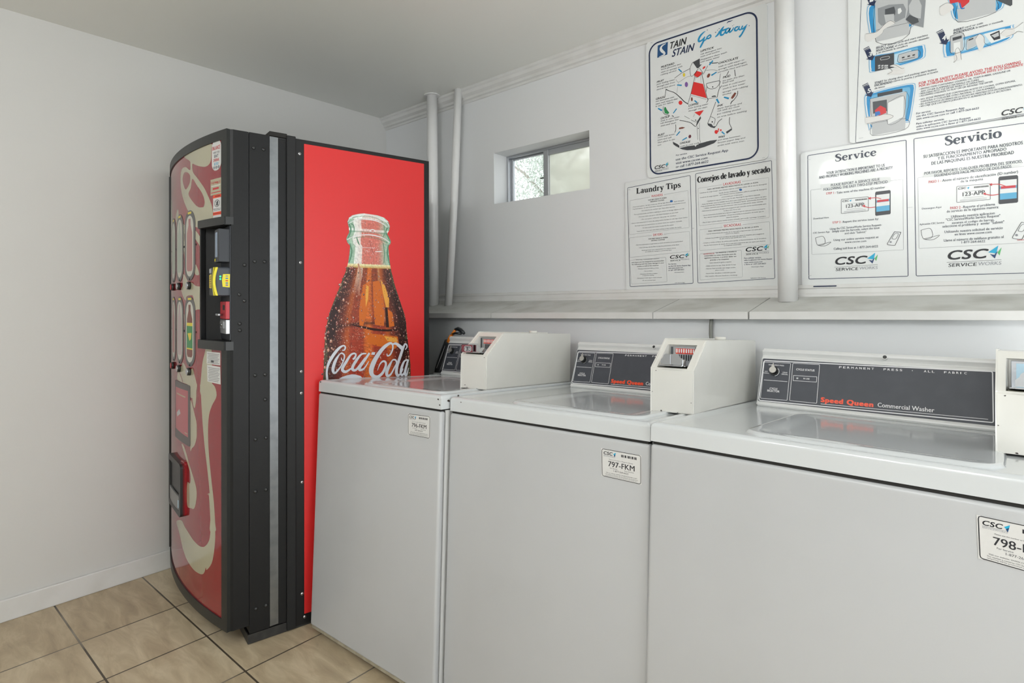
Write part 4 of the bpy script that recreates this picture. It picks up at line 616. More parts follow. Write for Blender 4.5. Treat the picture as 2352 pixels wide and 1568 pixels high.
['P','ink',2,[0.5601,0.8399,0.5616,0.84,0.5618,0.8342,0.5603,0.8342]],
['P','ink',2,[0.5625,0.84,0.5641,0.84,0.5642,0.8342,0.5627,0.8342]],
['P','ink',2,[0.5659,0.84,0.5682,0.8401,0.5684,0.8343,0.5661,0.8343]],
['P','ink',2,[0.5679,0.8401,0.5694,0.8401,0.5696,0.8343,0.568,0.8343]],
['P','ink',2,[0.5717,0.8401,0.5733,0.8402,0.5734,0.8344,0.5719,0.8344]],
['P','ink',2,[0.5746,0.8402,0.5769,0.8402,0.5771,0.8345,0.5748,0.8344]],
['P','ink',2,[0.5766,0.8402,0.5781,0.8403,0.5783,0.8345,0.5767,0.8345]],
['P','ink',2,[0.5799,0.8403,0.5815,0.8403,0.5816,0.8346,0.5801,0.8345]],
['P','ink',2,[0.5833,0.8404,0.5856,0.8404,0.5857,0.8346,0.5834,0.8346]],
['P','ink',2,[0.5852,0.8404,0.5867,0.8404,0.5869,0.8347,0.5854,0.8346]],
['P','ink',2,[0.5886,0.8405,0.5901,0.8405,0.5902,0.8347,0.5887,0.8347]],
['P','ink',2,[0.5909,0.8405,0.5932,0.8406,0.5934,0.8348,0.5911,0.8347]],
['P','ink',2,[0.5938,0.8406,0.5953,0.8406,0.5955,0.8348,0.5939,0.8348]],
['T', 'ink2', 2, 'Please use the number or bilingual the following:', [0.5262, 0.8225, 0.5866, 0.8234], 0.0018, 0, 0, 'sans'],
['T', 'ink', 2, '796-FKM', [0.5248, 0.8069, 0.5908, 0.8078], 0.0119, 0.02, 0, 'sans'],
['T', 'ink2', 2, 'For Service', [0.5289, 0.8022, 0.5476, 0.8025], 0.0025, 0, 0, 'sans'],
['T', 'ink2', 2, 'Para Servicio', [0.5661, 0.8027, 0.589, 0.8029], 0.0024, 0, 0, 'sans'],
['T', 'ink2', 2, '1-877-264-6622', [0.539, 0.7966, 0.5759, 0.797], 0.0038, 0.01, 0, 'sans'],
['T', 'ink2', 2, 'Visit our website: WWW.CSCSERVICEWORKS.COM', [0.5195, 0.7904, 0.5969, 0.7912], 0.0022, 0, 0, 'sans'],
['T', 'ink2', 2, 'This machine is owned by CSC ServiceWorks. Any unauthorized', [0.5176, 0.787, 0.5989, 0.7877], 0.0018, 0, 0, 'sans'],
['T', 'ink2', 2, 'tampering will be prosecuted to the full extent of the law.', [0.5178, 0.7841, 0.597, 0.7848], 0.0018, 0, 0, 'sans'],
],
'stick1': [
['P','stick',1,[0.5244,0.84,0.6305,0.8389,0.6317,0.7726,0.5266,0.7738]],
['S','ink',2,[0.5268,0.8342,0.0014,0.5279,0.8376,0.0014,0.5317,0.8386,0.0014,0.6239,0.8377,0.0013,0.6274,0.8366,0.0013,0.6286,0.8334,0.0013,0.6297,0.7781,0.0013,0.6286,0.7749,0.0014,0.6252,0.7739,0.0013,0.5338,0.775,0.0014,0.5299,0.7761,0.0014,0.5285,0.7795,0.0014],1],
['T', 'black', 2, 'CSC', [0.5313, 0.8265, 0.5555, 0.8263], 0.007, 0.06, 0.2, 'sans'],
['P','cyan2',2,[0.5575,0.8301,0.5646,0.8345,0.5628,0.8255]],
['P','navy2',3,[0.5596,0.8275,0.5637,0.8306,0.5618,0.823]],
['S','grey',2,[0.5313,0.8249,0.0005,0.5628,0.8246,0.0005],0],
['T', 'grey2', 2, 'SERVICEWORKS', [0.5314, 0.8217, 0.5618, 0.8214], 0.0023, 0, 0, 'sans'],
['P','ink',2,[0.579,0.8324,0.5814,0.8324,0.5816,0.8266,0.5791,0.8266]],
['P','ink',2,[0.582,0.8324,0.5837,0.8323,0.5838,0.8266,0.5822,0.8266]],
['P','ink',2,[0.5846,0.8323,0.5862,0.8323,0.5863,0.8266,0.5847,0.8266]],
['P','ink',2,[0.5881,0.8323,0.5905,0.8323,0.5907,0.8265,0.5883,0.8265]],
['P','ink',2,[0.5901,0.8323,0.5917,0.8323,0.5919,0.8265,0.5903,0.8265]],
['P','ink',2,[0.5942,0.8322,0.5958,0.8322,0.5959,0.8265,0.5943,0.8265]],
['P','ink',2,[0.5972,0.8322,0.5996,0.8322,0.5997,0.8264,0.5973,0.8265]],
['P','ink',2,[0.5992,0.8322,0.6008,0.8322,0.6009,0.8264,0.5993,0.8264]],
['P','ink',2,[0.6026,0.8321,0.6042,0.8321,0.6044,0.8264,0.6028,0.8264]],
['P','ink',2,[0.6061,0.8321,0.6085,0.8321,0.6086,0.8263,0.6062,0.8264]],
['P','ink',2,[0.6081,0.8321,0.6097,0.8321,0.6098,0.8263,0.6082,0.8263]],
['P','ink',2,[0.6116,0.832,0.6131,0.832,0.6133,0.8263,0.6117,0.8263]],
['P','ink',2,[0.614,0.832,0.6164,0.832,0.6165,0.8262,0.6141,0.8263]],
['P','ink',2,[0.617,0.832,0.6185,0.832,0.6187,0.8262,0.6171,0.8262]],
['T', 'ink2', 2, 'Please use the number or bilingual the following:', [0.5464, 0.8158, 0.6095, 0.8152], 0.0019, 0, 0, 'sans'],
['T', 'ink', 2, '797-FKM', [0.5448, 0.8002, 0.6137, 0.7995], 0.0121, 0.02, 0, 'sans'],
['T', 'ink2', 2, 'For Service', [0.5491, 0.7954, 0.5687, 0.7952], 0.0026, 0, 0, 'sans'],
['T', 'ink2', 2, 'Para Servicio', [0.588, 0.795, 0.6119, 0.7947], 0.0025, 0, 0, 'sans'],
['T', 'ink2', 2, '1-877-264-6622', [0.5596, 0.7896, 0.5982, 0.7892], 0.0038, 0.01, 0, 'sans'],
['T', 'ink2', 2, 'Visit our website: WWW.CSCSERVICEWORKS.COM', [0.539, 0.7838, 0.6199, 0.7829], 0.0022, 0, 0, 'sans'],
['T', 'ink2', 2, 'This machine is owned by CSC ServiceWorks. Any unauthorized', [0.537, 0.7803, 0.6219, 0.7794], 0.0019, 0, 0, 'sans'],
['T', 'ink2', 2, 'tampering will be prosecuted to the full extent of the law.', [0.5371, 0.7775, 0.6201, 0.7765], 0.0017, 0, 0, 'sans'],
],
'stick2': [
['P','stick',1,[0.5667,0.8442,0.6704,0.841,0.6704,0.7691,0.569,0.7771]],
['S','ink',2,[0.5691,0.8383,0.0015,0.5698,0.8417,0.0014,0.5724,0.8428,0.0014,0.6656,0.8398,0.0013,0.6678,0.8386,0.0014,0.6686,0.8354,0.0014,0.6686,0.7749,0.0013,0.6678,0.7718,0.0013,0.6656,0.7709,0.0013,0.5745,0.7779,0.0015,0.5719,0.7793,0.0014,0.5709,0.7827,0.0014],1],
['T', 'black', 2, 'CSC', [0.5736, 0.8304, 0.5977, 0.8294], 0.0072, 0.06, 0.2, 'sans'],
['P','cyan2',2,[0.5996,0.8333,0.6067,0.8377,0.6048,0.8284]],
['P','navy2',3,[0.6017,0.8305,0.6057,0.8337,0.6039,0.8258]],
['S','grey',2,[0.5737,0.8287,0.0006,0.6048,0.8274,0.0005],0],
['T', 'grey2', 2, 'SERVICEWORKS', [0.5738, 0.8255, 0.6039, 0.8242], 0.0023, 0, 0, 'sans'],
['P','ink',2,[0.6208,0.8352,0.6231,0.8351,0.6232,0.829,0.6208,0.8291]],
['P','ink',2,[0.6237,0.8351,0.6253,0.835,0.6254,0.8289,0.6238,0.829]],
['P','ink',2,[0.6262,0.835,0.6278,0.8349,0.6278,0.8288,0.6263,0.8289]],
['P','ink',2,[0.6296,0.8348,0.632,0.8348,0.632,0.8287,0.6297,0.8288]],
['P','ink',2,[0.6316,0.8348,0.6332,0.8347,0.6332,0.8286,0.6317,0.8287]],
['P','ink',2,[0.6355,0.8346,0.637,0.8346,0.6371,0.8285,0.6355,0.8285]],
['P','ink',2,[0.6384,0.8345,0.6407,0.8344,0.6408,0.8283,0.6384,0.8284]],
['P','ink',2,[0.6403,0.8345,0.6419,0.8344,0.6419,0.8283,0.6404,0.8283]],
['P','ink',2,[0.6437,0.8343,0.6452,0.8343,0.6453,0.8281,0.6437,0.8282]],
['P','ink',2,[0.647,0.8342,0.6493,0.8341,0.6494,0.828,0.6471,0.8281]],
['P','ink',2,[0.6489,0.8341,0.6505,0.8341,0.6505,0.8279,0.649,0.828]],
['P','ink',2,[0.6523,0.834,0.6538,0.834,0.6538,0.8278,0.6523,0.8279]],
['P','ink',2,[0.6546,0.8339,0.6569,0.8339,0.6569,0.8277,0.6546,0.8278]],
['P','ink',2,[0.6574,0.8338,0.6589,0.8338,0.659,0.8276,0.6575,0.8277]],
['T', 'ink2', 2, 'Please use the number or bilingual the following:', [0.5886, 0.8189, 0.65, 0.816], 0.002, 0, 0, 'sans'],
['T', 'ink', 2, '798-FKM', [0.587, 0.803, 0.6538, 0.7991], 0.0123, 0.02, 0, 'sans'],
['T', 'ink2', 2, 'For Service', [0.5912, 0.7978, 0.6105, 0.7966], 0.0026, 0, 0, 'sans'],
['T', 'ink2', 2, 'Para Servicio', [0.6291, 0.7955, 0.652, 0.7941], 0.0025, 0, 0, 'sans'],
['T', 'ink2', 2, '1-877-264-6622', [0.6016, 0.7913, 0.6388, 0.7888], 0.0038, 0.01, 0, 'sans'],
['T', 'ink2', 2, 'Visit our website: WWW.CSCSERVICEWORKS.COM', [0.5813, 0.7865, 0.6594, 0.7809], 0.0022, 0, 0, 'sans'],
['T', 'ink2', 2, 'This machine is owned by CSC ServiceWorks. Any unauthorized', [0.5793, 0.7831, 0.6613, 0.777], 0.0019, 0, 0, 'sans'],
['T', 'ink2', 2, 'tampering will be prosecuted to the full extent of the law.', [0.5794, 0.7801, 0.6595, 0.7741], 0.0019, 0, 0, 'sans'],
],
'plate': [
['S','white',2,[0.0486,0.1327,0.0029,0.0499,0.1365,0.003,0.0534,0.1379,0.0029,0.5713,0.1446,0.0023,0.5736,0.1436,0.0024,0.5744,0.1406,0.0023,0.5761,0.0251,0.0023,0.5754,0.0222,0.0022,0.5732,0.0212,0.0023,0.0518,0.0157,0.0028,0.0483,0.0169,0.0028,0.0472,0.0205,0.0028],1],
['S','white',2,[0.05,0.1309,0.0013,0.0505,0.1326,0.0012,0.052,0.1332,0.0012,0.1219,0.1346,0.0012,0.1233,0.1341,0.0012,0.1238,0.1325,0.0012,0.1247,0.0261,0.0011,0.1242,0.0245,0.0012,0.1228,0.024,0.0011,0.0533,0.0226,0.0012,0.0518,0.0231,0.0012,0.0513,0.0247,0.0012],1],
['S','white',2,[0.1298,0.1329,0.0012,0.1303,0.1345,0.0012,0.1317,0.1351,0.0012,0.1983,0.1358,0.0012,0.1997,0.1353,0.0012,0.2001,0.1338,0.0011,0.2014,0.0262,0.0012,0.201,0.0247,0.0012,0.1996,0.0242,0.0012,0.1331,0.0241,0.0011,0.1317,0.0246,0.0011,0.1312,0.0261,0.0012],1],
['S','white',2,[0.1347,0.0982,0.0012,0.1348,0.0985,0.0012,0.1351,0.0986,0.0012,0.1956,0.0997,0.0012,0.1958,0.0996,0.0012,0.1959,0.0993,0.0012,0.196,0.0849,0.0011,0.1959,0.0846,0.0011,0.1957,0.0845,0.0011,0.1355,0.0834,0.0012,0.1353,0.0835,0.0012,0.1352,0.0838,0.0012],1],
['S','white',2,[0.0546,0.0784,0.0013,0.12,0.079,0.0013],0],
['P','lgrey',3,[0.1432,0.0933,0.1482,0.0935,0.1483,0.0889,0.1432,0.0887]],
['T', 'white', 2, 'IN USE', [0.1617, 0.09, 0.1776, 0.09], 0.0039, 0.03, 0, 'sans'],
['T', 'white', 2, 'CYCLE STATUS', [0.1407, 0.1148, 0.1882, 0.1148], 0.0055, 0.04, 0, 'sans'],
['T', 'white', 2, 'CYCLE', [0.0739, 0.0518, 0.0954, 0.0518], 0.0053, 0.04, 0, 'sans'],
['T', 'white', 2, 'SELECTOR', [0.0678, 0.0447, 0.1016, 0.0447], 0.0056, 0.04, 0, 'sans'],
['T', 'white', 2, 'WARM PERM PRESS', [0.063, 0.1243, 0.1065, 0.1243], 0.0033, 0.03, 0, 'sans'],
['T', 'white', 2, 'HOT', [0.0547, 0.1034, 0.0636, 0.1034], 0.0028, 0.03, 0, 'sans'],
['T', 'white', 2, 'NORMAL', [0.0502, 0.0982, 0.0679, 0.0982], 0.003, 0.03, 0, 'sans'],
['T', 'white', 2, 'COLD', [0.1045, 0.1039, 0.1174, 0.1039], 0.0033, 0.03, 0, 'sans'],
['T', 'white', 2, 'SPECIAL', [0.1023, 0.0985, 0.1196, 0.0985], 0.0032, 0.03, 0, 'sans'],
['T', 'white', 2, 'P', [0.2493, 0.1291, 0.2552, 0.1291], 0.0057, 0.03, 0, 'sans'],
['T', 'white', 2, 'E', [0.2592, 0.1293, 0.2651, 0.1293], 0.0057, 0.03, 0, 'sans'],
['T', 'white', 2, 'R', [0.269, 0.1295, 0.2748, 0.1295], 0.0057, 0.03, 0, 'sans'],
['T', 'white', 2, 'M', [0.2787, 0.1296, 0.2844, 0.1296], 0.0056, 0.03, 0, 'sans'],
['T', 'white', 2, 'A', [0.2883, 0.1298, 0.294, 0.1298], 0.0056, 0.03, 0, 'sans'],
['T', 'white', 2, 'N', [0.2978, 0.13, 0.3035, 0.13], 0.0056, 0.03, 0, 'sans'],
['T', 'white', 2, 'E', [0.3073, 0.1301, 0.3129, 0.1301], 0.0056, 0.03, 0, 'sans'],
['T', 'white', 2, 'N', [0.3167, 0.1303, 0.3222, 0.1303], 0.0055, 0.03, 0, 'sans'],
['T', 'white', 2, 'T', [0.326, 0.1305, 0.3315, 0.1305], 0.0055, 0.03, 0, 'sans'],
['T', 'white', 2, 'P', [0.3535, 0.131, 0.3589, 0.131], 0.0054, 0.03, 0, 'sans'],
['T', 'white', 2, 'R', [0.3625, 0.1311, 0.3679, 0.1311], 0.0055, 0.03, 0, 'sans'],
['T', 'white', 2, 'E', [0.3714, 0.1313, 0.3768, 0.1313], 0.0054, 0.03, 0, 'sans'],
['T', 'white', 2, 'S', [0.3803, 0.1315, 0.3856, 0.1315], 0.0054, 0.03, 0, 'sans'],
['T', 'white', 2, 'S', [0.3891, 0.1316, 0.3944, 0.1316], 0.0054, 0.03, 0, 'sans'],
['T', 'white', 2, '•', [0.4152, 0.1321, 0.417, 0.1321], 0.0053, 0.03, 0, 'sans'],
['T', 'white', 2, 'A', [0.4406, 0.1326, 0.4456, 0.1326], 0.0053, 0.03, 0, 'sans'],
['T', 'white', 2, 'L', [0.449, 0.1328, 0.4539, 0.1328], 0.0052, 0.03, 0, 'sans'],
['T', 'white', 2, 'L', [0.4572, 0.1328, 0.4622, 0.1328], 0.0053, 0.03, 0, 'sans'],
['T', 'white', 2, 'F', [0.4817, 0.1333, 0.4866, 0.1333], 0.0051, 0.03, 0, 'sans'],
['T', 'white', 2, 'A', [0.4898, 0.1335, 0.4946, 0.1335], 0.0052, 0.03, 0, 'sans'],
['T', 'white', 2, 'B', [0.4978, 0.1336, 0.5025, 0.1336], 0.0051, 0.03, 0, 'sans'],
['T', 'white', 2, 'R', [0.5057, 0.1338, 0.5104, 0.1338], 0.0051, 0.03, 0, 'sans'],
['T', 'white', 2, 'I', [0.5136, 0.1339, 0.5152, 0.1339], 0.0051, 0.03, 0, 'sans'],
['T', 'white', 2, 'C', [0.5214, 0.1341, 0.526, 0.1341], 0.0051, 0.03, 0, 'sans'],
['T', 'orange', 2, 'Speed Queen', [0.2119, 0.0297, 0.3344, 0.0297], 0.0125, 0.15, 0, 'sans'],
['S','white',2,[0.2116,0.0238,0.0013,0.5667,0.0278,0.0011],0],
['T', 'white', 2, 'Commercial Washer', [0.3449, 0.0314, 0.4644, 0.0314], 0.0112, 0, 0, 'sans'],
],
'bottle_left': [
[0.4925,1.5448],
[0.4719,1.5416],
[0.4447,1.5332],
[0.4313,1.5229],
[0.4246,1.5074],
[0.4299,1.4853],
[0.4319,1.466],
[0.4246,1.4526],
[0.4199,1.4394],
[0.4245,1.4255],
[0.4352,1.4145],
[0.4325,1.382],
[0.4278,1.3495],
[0.4165,1.3104],
[0.398,1.265],
[0.3881,1.2392],
[0.3719,1.2009],
[0.3622,1.1755],
[0.3493,1.1377],
[0.3397,1.0874],
[0.3346,1.0247],
[0.3321,0.962],
[0.3301,0.9055],
[0.3319,0.7734],
[0.3394,0.6465],
[0.347,0.519],
[0.3469,0.3928],
],
'bottle_right': [
[0.4932,1.5449],
[0.5064,1.5455],
[0.5415,1.5441],
[0.5774,1.536],
[0.5955,1.5221],
[0.6028,1.5045],
[0.6006,1.4887],
[0.5911,1.4711],
[0.5991,1.4582],
[0.6072,1.4418],
[0.605,1.4315],
[0.5962,1.4228],
[0.5991,1.3838],
[0.6027,1.3501],
[0.6101,1.3164],
[0.6248,1.2624],
[0.6472,1.2011],
[0.6698,1.1391],
[0.6751,1.1115],
[0.6773,1.0769],
[0.6888,0.9934],
[0.6949,0.9376],
[0.6963,0.8681],
[0.6924,0.7298],
[0.6808,0.593],
[0.6731,0.4563],
[0.673,0.3183],
],
'bottle_marks': [
[0.4258,1.3462],
[0.6049,1.342],
[0.3461,1.0999],
[0.6812,1.0837],
],
'script': [
['S','silver',3,[0.4018,1.0108,0.0023,0.4115,1.0114,0.0057,0.4151,1.0219,0.0061,0.4079,1.0281,0.0057,0.3922,1.0206,0.0094,0.3731,1.0006,0.0117,0.3565,0.976,0.0116,0.3472,0.9558,0.0092,0.3429,0.9329,0.0074,0.3436,0.9144,0.0083,0.3452,0.9004,0.0083,0.3494,0.8768,0.007],0],
['S','silver',3,[0.3922,0.996,0.0043,0.3778,0.9747,0.0107,0.3683,0.9496,0.0121,0.3671,0.9334,0.0107,0.3742,0.9252,0.0079,0.3873,0.9366,0.007,0.3994,0.9522,0.0047,0.4102,0.9773,0.0052,0.411,0.9914,0.0057,0.4018,0.9995,0.0056,0.3922,0.996,0.0043],0],
['S','silver',3,[0.4102,0.9691,0.0033,0.4018,0.9732,0.0037,0.3994,0.9827,0.0024],0],
['S','silver',3,[0.4445,0.974,0.0067,0.4519,0.9772,0.0085,0.4576,0.9899,0.0067,0.4507,0.9958,0.0067,0.4359,0.99,0.0081,0.4187,0.965,0.0109,0.4054,0.9447,0.0113,0.4047,0.933,0.0113,0.4163,0.9269,0.0104,0.4309,0.9334,0.0071,0.4482,0.9441,0.0042],0],
['S','silver',3,[0.5009,0.9923,0.0048,0.4807,0.991,0.0072,0.4606,0.9695,0.011,0.4457,0.9466,0.0114,0.4445,0.9336,0.011,0.4581,0.9314,0.0091,0.4756,0.9517,0.0063,0.4958,0.9769,0.0048],0],
['S','silver',3,[0.5137,0.994,0.0083,0.4907,0.9628,0.0101,0.4731,0.9399,0.0115,0.4743,0.9302,0.0111,0.4907,0.9339,0.0067,0.5111,0.9615,0.0029],0],
['S','silver',3,[0.5883,0.9874,0.0035,0.5909,0.9781,0.005,0.603,0.9829,0.0064,0.6138,1.0047,0.0065,0.6125,1.0234,0.0075,0.6004,1.0282,0.0104,0.5737,1.0117,0.0147,0.5473,0.9812,0.0171,0.5291,0.9506,0.0199,0.5209,0.9244,0.0194,0.5265,0.9045,0.0151,0.5473,0.8968,0.0122,0.5696,0.911,0.0113,0.5829,0.9371,0.0099,0.5821,0.9532,0.0084,0.571,0.9576,0.0074,0.5578,0.9462,0.0054,0.5473,0.9224,0.002],0],
['S','silver',3,[0.6111,1.0235,0.0065,0.6274,1.026,0.0095,0.6438,1.0157,0.0136,0.6604,1.0011,0.0166],0],
['S','silver',3,[0.6111,0.9575,0.005,0.5963,0.9337,0.0129,0.5874,0.9121,0.0138,0.5909,0.8975,0.0113,0.6056,0.9032,0.0075,0.6219,0.9294,0.006,0.6306,0.9463,0.0055,0.6274,0.9585,0.0065,0.6165,0.9609,0.006,0.6097,0.9564,0.005],0],
['S','silver',3,[0.6701,0.9993,0.0035,0.6785,1.0115,0.0056,0.6715,1.0232,0.0061,0.6618,1.0098,0.0101,0.6493,0.9777,0.0121,0.6342,0.9361,0.012,0.6301,0.9088,0.013,0.6369,0.8953,0.011,0.652,0.9047,0.0045,0.6603,0.9217,0.0035],0],
['S','silver',3,[0.6799,0.957,0.0056,0.6659,0.9516,0.0075,0.6548,0.9296,0.0111,0.6492,0.9049,0.01,0.6575,0.8954,0.0091,0.6714,0.9133,0.005],0],
['S','silver',3,[0.6841,0.958,0.0076,0.6756,0.9307,0.0101,0.6686,0.9034,0.0116,0.6756,0.8932,0.0086,0.6854,0.9237,0.0025],0],
['P','silver',3,[0.524,0.9971,0.5388,0.9956,0.5349,0.9851,0.5209,0.9871]],
['P','silver',3,[0.3825,0.8984,0.4017,0.9078,0.4211,0.9129,0.4407,0.9154,0.4556,0.9135,0.4756,0.9062,0.4907,0.8929,0.5008,0.8727,0.4755,0.8654,0.426,0.8864,0.3921,0.887]],
],
'bottleart': [
['S','glassd',0,[0.4311,1.4997,0.0038,0.4381,1.4814,0.0053,0.435,1.4604,0.0045,0.4264,1.4428,0.0038],0],
['S','glassd',0,[0.4381,1.5003,0.003,0.4499,1.4937,0.0038,0.4519,1.4673,0.003],0],
['S','glassd',0,[0.5924,1.4974,0.0048,0.5847,1.4791,0.0055,0.5932,1.4621,0.0047,0.6026,1.443,0.0039],0],
['S','glassd',0,[0.4342,1.4226,0.0045,0.442,1.3947,0.0053,0.438,1.3681,0.0045,0.431,1.3508,0.0037],0],
['S','glassd',0,[0.5966,1.4268,0.0047,0.5911,1.395,0.0055,0.5974,1.3677,0.0047,0.6025,1.3442,0.004],0],
['S','glassd',0,[0.4499,1.4444,0.0019,0.4978,1.4534,0.0016,0.5553,1.4477,0.0019,0.5932,1.4345,0.0031],0],
['S','glassd',0,[0.4421,1.5214,0.0023,0.4737,1.5319,0.0015,0.5305,1.5332,0.0015,0.5721,1.5193,0.0024],0],
['S','glassd',0,[0.5763,1.5079,0.0024,0.5784,1.4728,0.0031,0.5721,1.4566,0.0024],0],
['S','glassd',0,[0.5741,1.4333,0.0023,0.5783,1.3943,0.0031,0.5762,1.351,0.0024],0],
['S','glassd',0,[0.4617,1.449,0.0031,0.4677,1.4304,0.0053,0.4737,1.4193,0.0023],0],
['S','white',1,[0.4264,1.5049,0.0015,0.4374,1.5236,0.0027,0.4697,1.5372,0.0027,0.51,1.5417,0.0027,0.5554,1.5335,0.0027,0.5911,1.5151,0.0027,0.6001,1.4981,0.0019],0],
['S','white',1,[0.4288,1.4995,0.0019,0.4578,1.5164,0.0026,0.4898,1.523,0.0031,0.5305,1.5216,0.0035,0.5679,1.5127,0.0031,0.5911,1.4973,0.002],0],
['S','white',1,[0.4225,1.4358,0.0022,0.4499,1.4512,0.0023,0.4897,1.4602,0.0034,0.5304,1.4615,0.0043,0.5721,1.4535,0.0031,0.6017,1.437,0.0024],0],
['S','white',1,[0.4857,1.4105,0.0011,0.5222,1.4107,0.0015,0.5386,1.4109,0.0011],0],
['S','white',1,[0.5386,1.3961,0.0019,0.5594,1.3984,0.0039,0.5678,1.3988,0.002],0],
['S','ink',1,[0.512,1.4417,0.0008,0.5189,1.4259,0.0012,0.5263,1.4012,0.0012,0.5353,1.3843,0.0008],0],
['S','dropb',0,[0.4676,1.3466,0.0053,0.4736,1.324,0.0076,0.4776,1.2935,0.0069,0.4735,1.2553,0.0046,0.4703,1.2209,0.0023],0],
['P','white',1,[0.5383,1.4803,0.5376,1.4783,0.5357,1.4764,0.5327,1.4749,0.5291,1.4739,0.5252,1.4736,0.5216,1.474,0.5187,1.4751,0.5168,1.4767,0.5161,1.4786,0.5168,1.4807,0.5187,1.4826,0.5216,1.4841,0.5252,1.485,0.5291,1.4853,0.5327,1.4849,0.5357,1.4839,0.5376,1.4823]],
['P','glassr',1,[0.5346,1.4789,0.5342,1.4779,0.533,1.477,0.5313,1.4763,0.5291,1.4758,0.5268,1.4756,0.5247,1.4758,0.5229,1.4763,0.5218,1.477,0.5214,1.4779,0.5218,1.4788,0.5229,1.4797,0.5247,1.4805,0.5268,1.481,0.5291,1.4811,0.5313,1.481,0.533,1.4805,0.5342,1.4798]],
['P','amber',0,[0.4888,1.2634,0.5048,1.2703,0.5145,1.2605,0.5131,1.201,0.5047,1.1548,0.4866,1.096,0.4729,1.0964,0.4716,1.1618,0.4798,1.2206]],
['P','gold',0,[0.5006,1.2636,0.5117,1.2572,0.5089,1.2076,0.4991,1.1747,0.4978,1.2208]],
['P','amber',0,[0.5286,1.2774,0.5556,1.2813,0.5714,1.2414,0.5771,1.1742,0.577,1.0989,0.5377,1.1045,0.5313,1.1745]],
['P','gold',0,[0.5613,1.2881,0.5808,1.2617,0.599,1.2079,0.5975,1.174,0.5858,1.1741,0.5728,1.2279]],
['P','amber',0,[0.5916,1.1673,0.6136,1.1536,0.6225,1.0977,0.5974,1.0943]],
['P','amber',0,[0.506,1.0723,0.577,1.0632,0.6373,1.0542,0.6433,1.0164,0.6209,1.0038,0.5411,1.0212,0.506,1.0361]],
['P','gold',0,[0.577,1.0585,0.6321,1.0496,0.6358,1.0304,0.5915,1.0377]],
['P','deep',1,[0.5807,1.1742,0.5916,1.1741,0.5989,1.0929,0.5857,1.0932]],
['S','deep',1,[0.4444,1.1069,0.0039,0.4922,1.0958,0.0079,0.5341,1.0867,0.0093,0.5916,1.0809,0.0081,0.6508,1.0846,0.0096,0.6751,1.0908,0.0069],0],
['P','deep',0,[0.359,1.1629,0.3816,1.2073,0.3979,1.2073,0.3816,1.1371,0.3718,1.061,0.3461,1.0304,0.3397,1.0685]],
['P','deep',0,[0.6211,1.2556,0.6509,1.1874,0.672,1.1253,0.6766,1.0562,0.6508,1.0503,0.6396,1.1191,0.6181,1.2079]],
['P','deep',0,[0.6433,1.0437,0.6811,1.0422,0.6903,0.9864,0.6887,0.938,0.6598,0.9537,0.6478,1.0024]],
],
'front': [
['P','cream',1,[-0.371,1.7577,-0.2635,1.7653,-0.1131,1.7601,-0.1072,1.7374,-0.1092,1.7001,-0.1257,1.685,-0.1544,1.6816,-0.1995,1.6901,-0.2433,1.7026,-0.272,1.7103,-0.2664,1.6804,-0.2178,1.6472,-0.1653,1.6085,-0.1335,1.5758,-0.1036,1.5346,-0.0941,1.4914,-0.0989,1.4777,-0.1135,1.463,-0.2504,1.475,-0.2709,1.5137,-0.3238,1.542,-0.3857,1.5956,-0.4217,1.6447,-0.4271,1.6926,-0.4004,1.714,-0.3486,1.7116,-0.2999,1.692,-0.2938,1.711,-0.3036,1.7278]],
['P','cokered',2,[-0.3401,1.6911,-0.3037,1.6764,-0.2962,1.6589,-0.3077,1.6406,-0.3488,1.6263,-0.3779,1.6459,-0.3954,1.6744,-0.374,1.6928]],
['P','cokered',2,[-0.2721,1.6553,-0.2304,1.627,-0.1822,1.5914,-0.1599,1.5599,-0.1654,1.5408,-0.1823,1.5389,-0.218,1.5448,-0.2638,1.5674,-0.3156,1.6027,-0.291,1.6232]],
['P','cream',1,[-0.2746,1.5469,-0.1228,1.5301,-0.1228,1.4824,-0.1816,1.4879,-0.1817,1.4631,-0.2142,1.4758,-0.2464,1.4851,-0.2619,1.4956]],
['P','cream',1,[-0.2446,1.4612,-0.1818,1.4194,-0.1818,1.3841,-0.2143,1.4106,-0.2447,1.4331]],
['P','cream',1,[-0.2388,1.3348,-0.2061,1.2977,-0.2467,1.3002]],
['P','cream',1,[-0.3868,1.4936,-0.3694,1.4919,-0.348,1.4739,-0.3712,1.4549,-0.3645,1.4216,-0.3531,1.3647,-0.3748,1.3847,-0.3869,1.4374]],
['P','cream',1,[-0.3802,1.3049,-0.339,1.2848,-0.3165,1.2715,-0.2751,1.2682,-0.2378,1.2554,-0.1794,1.252,-0.1232,1.2462,-0.1233,1.1357,-0.238,1.1335,-0.2624,1.2123,-0.2885,1.2216,-0.3392,1.2174,-0.3551,1.2012,-0.4175,1.2419,-0.3937,1.2605,-0.3909,1.284]],
['P','cokered',1.4,[-0.2439,1.1649,-0.1518,1.1636,-0.1519,1.1242,-0.244,1.1221]],
['P','cream',1,[-0.4768,1.5665,-0.4592,1.5353,-0.4833,1.5064,-0.5098,1.5215,-0.5168,1.5469]],
['P','cream',1,[-0.3736,1.1505,-0.3473,1.1089,-0.3537,1.0971,-0.3703,1.12]],
['P','cream',1,[-0.3721,1.073,-0.3474,1.0553,-0.3476,0.9947,-0.3638,1.0077]],
['P','cream',1,[-0.3855,0.9615,-0.3398,0.9394,-0.3231,0.92,-0.2758,0.9493,-0.2505,0.9242,-0.2325,0.8966,-0.2337,0.8655,-0.2337,0.8494,-0.2476,0.8049,-0.2695,0.8181,-0.2995,0.8786,-0.473,0.8841,-0.4918,0.9017,-0.4611,0.9338,-0.4184,0.9446]],
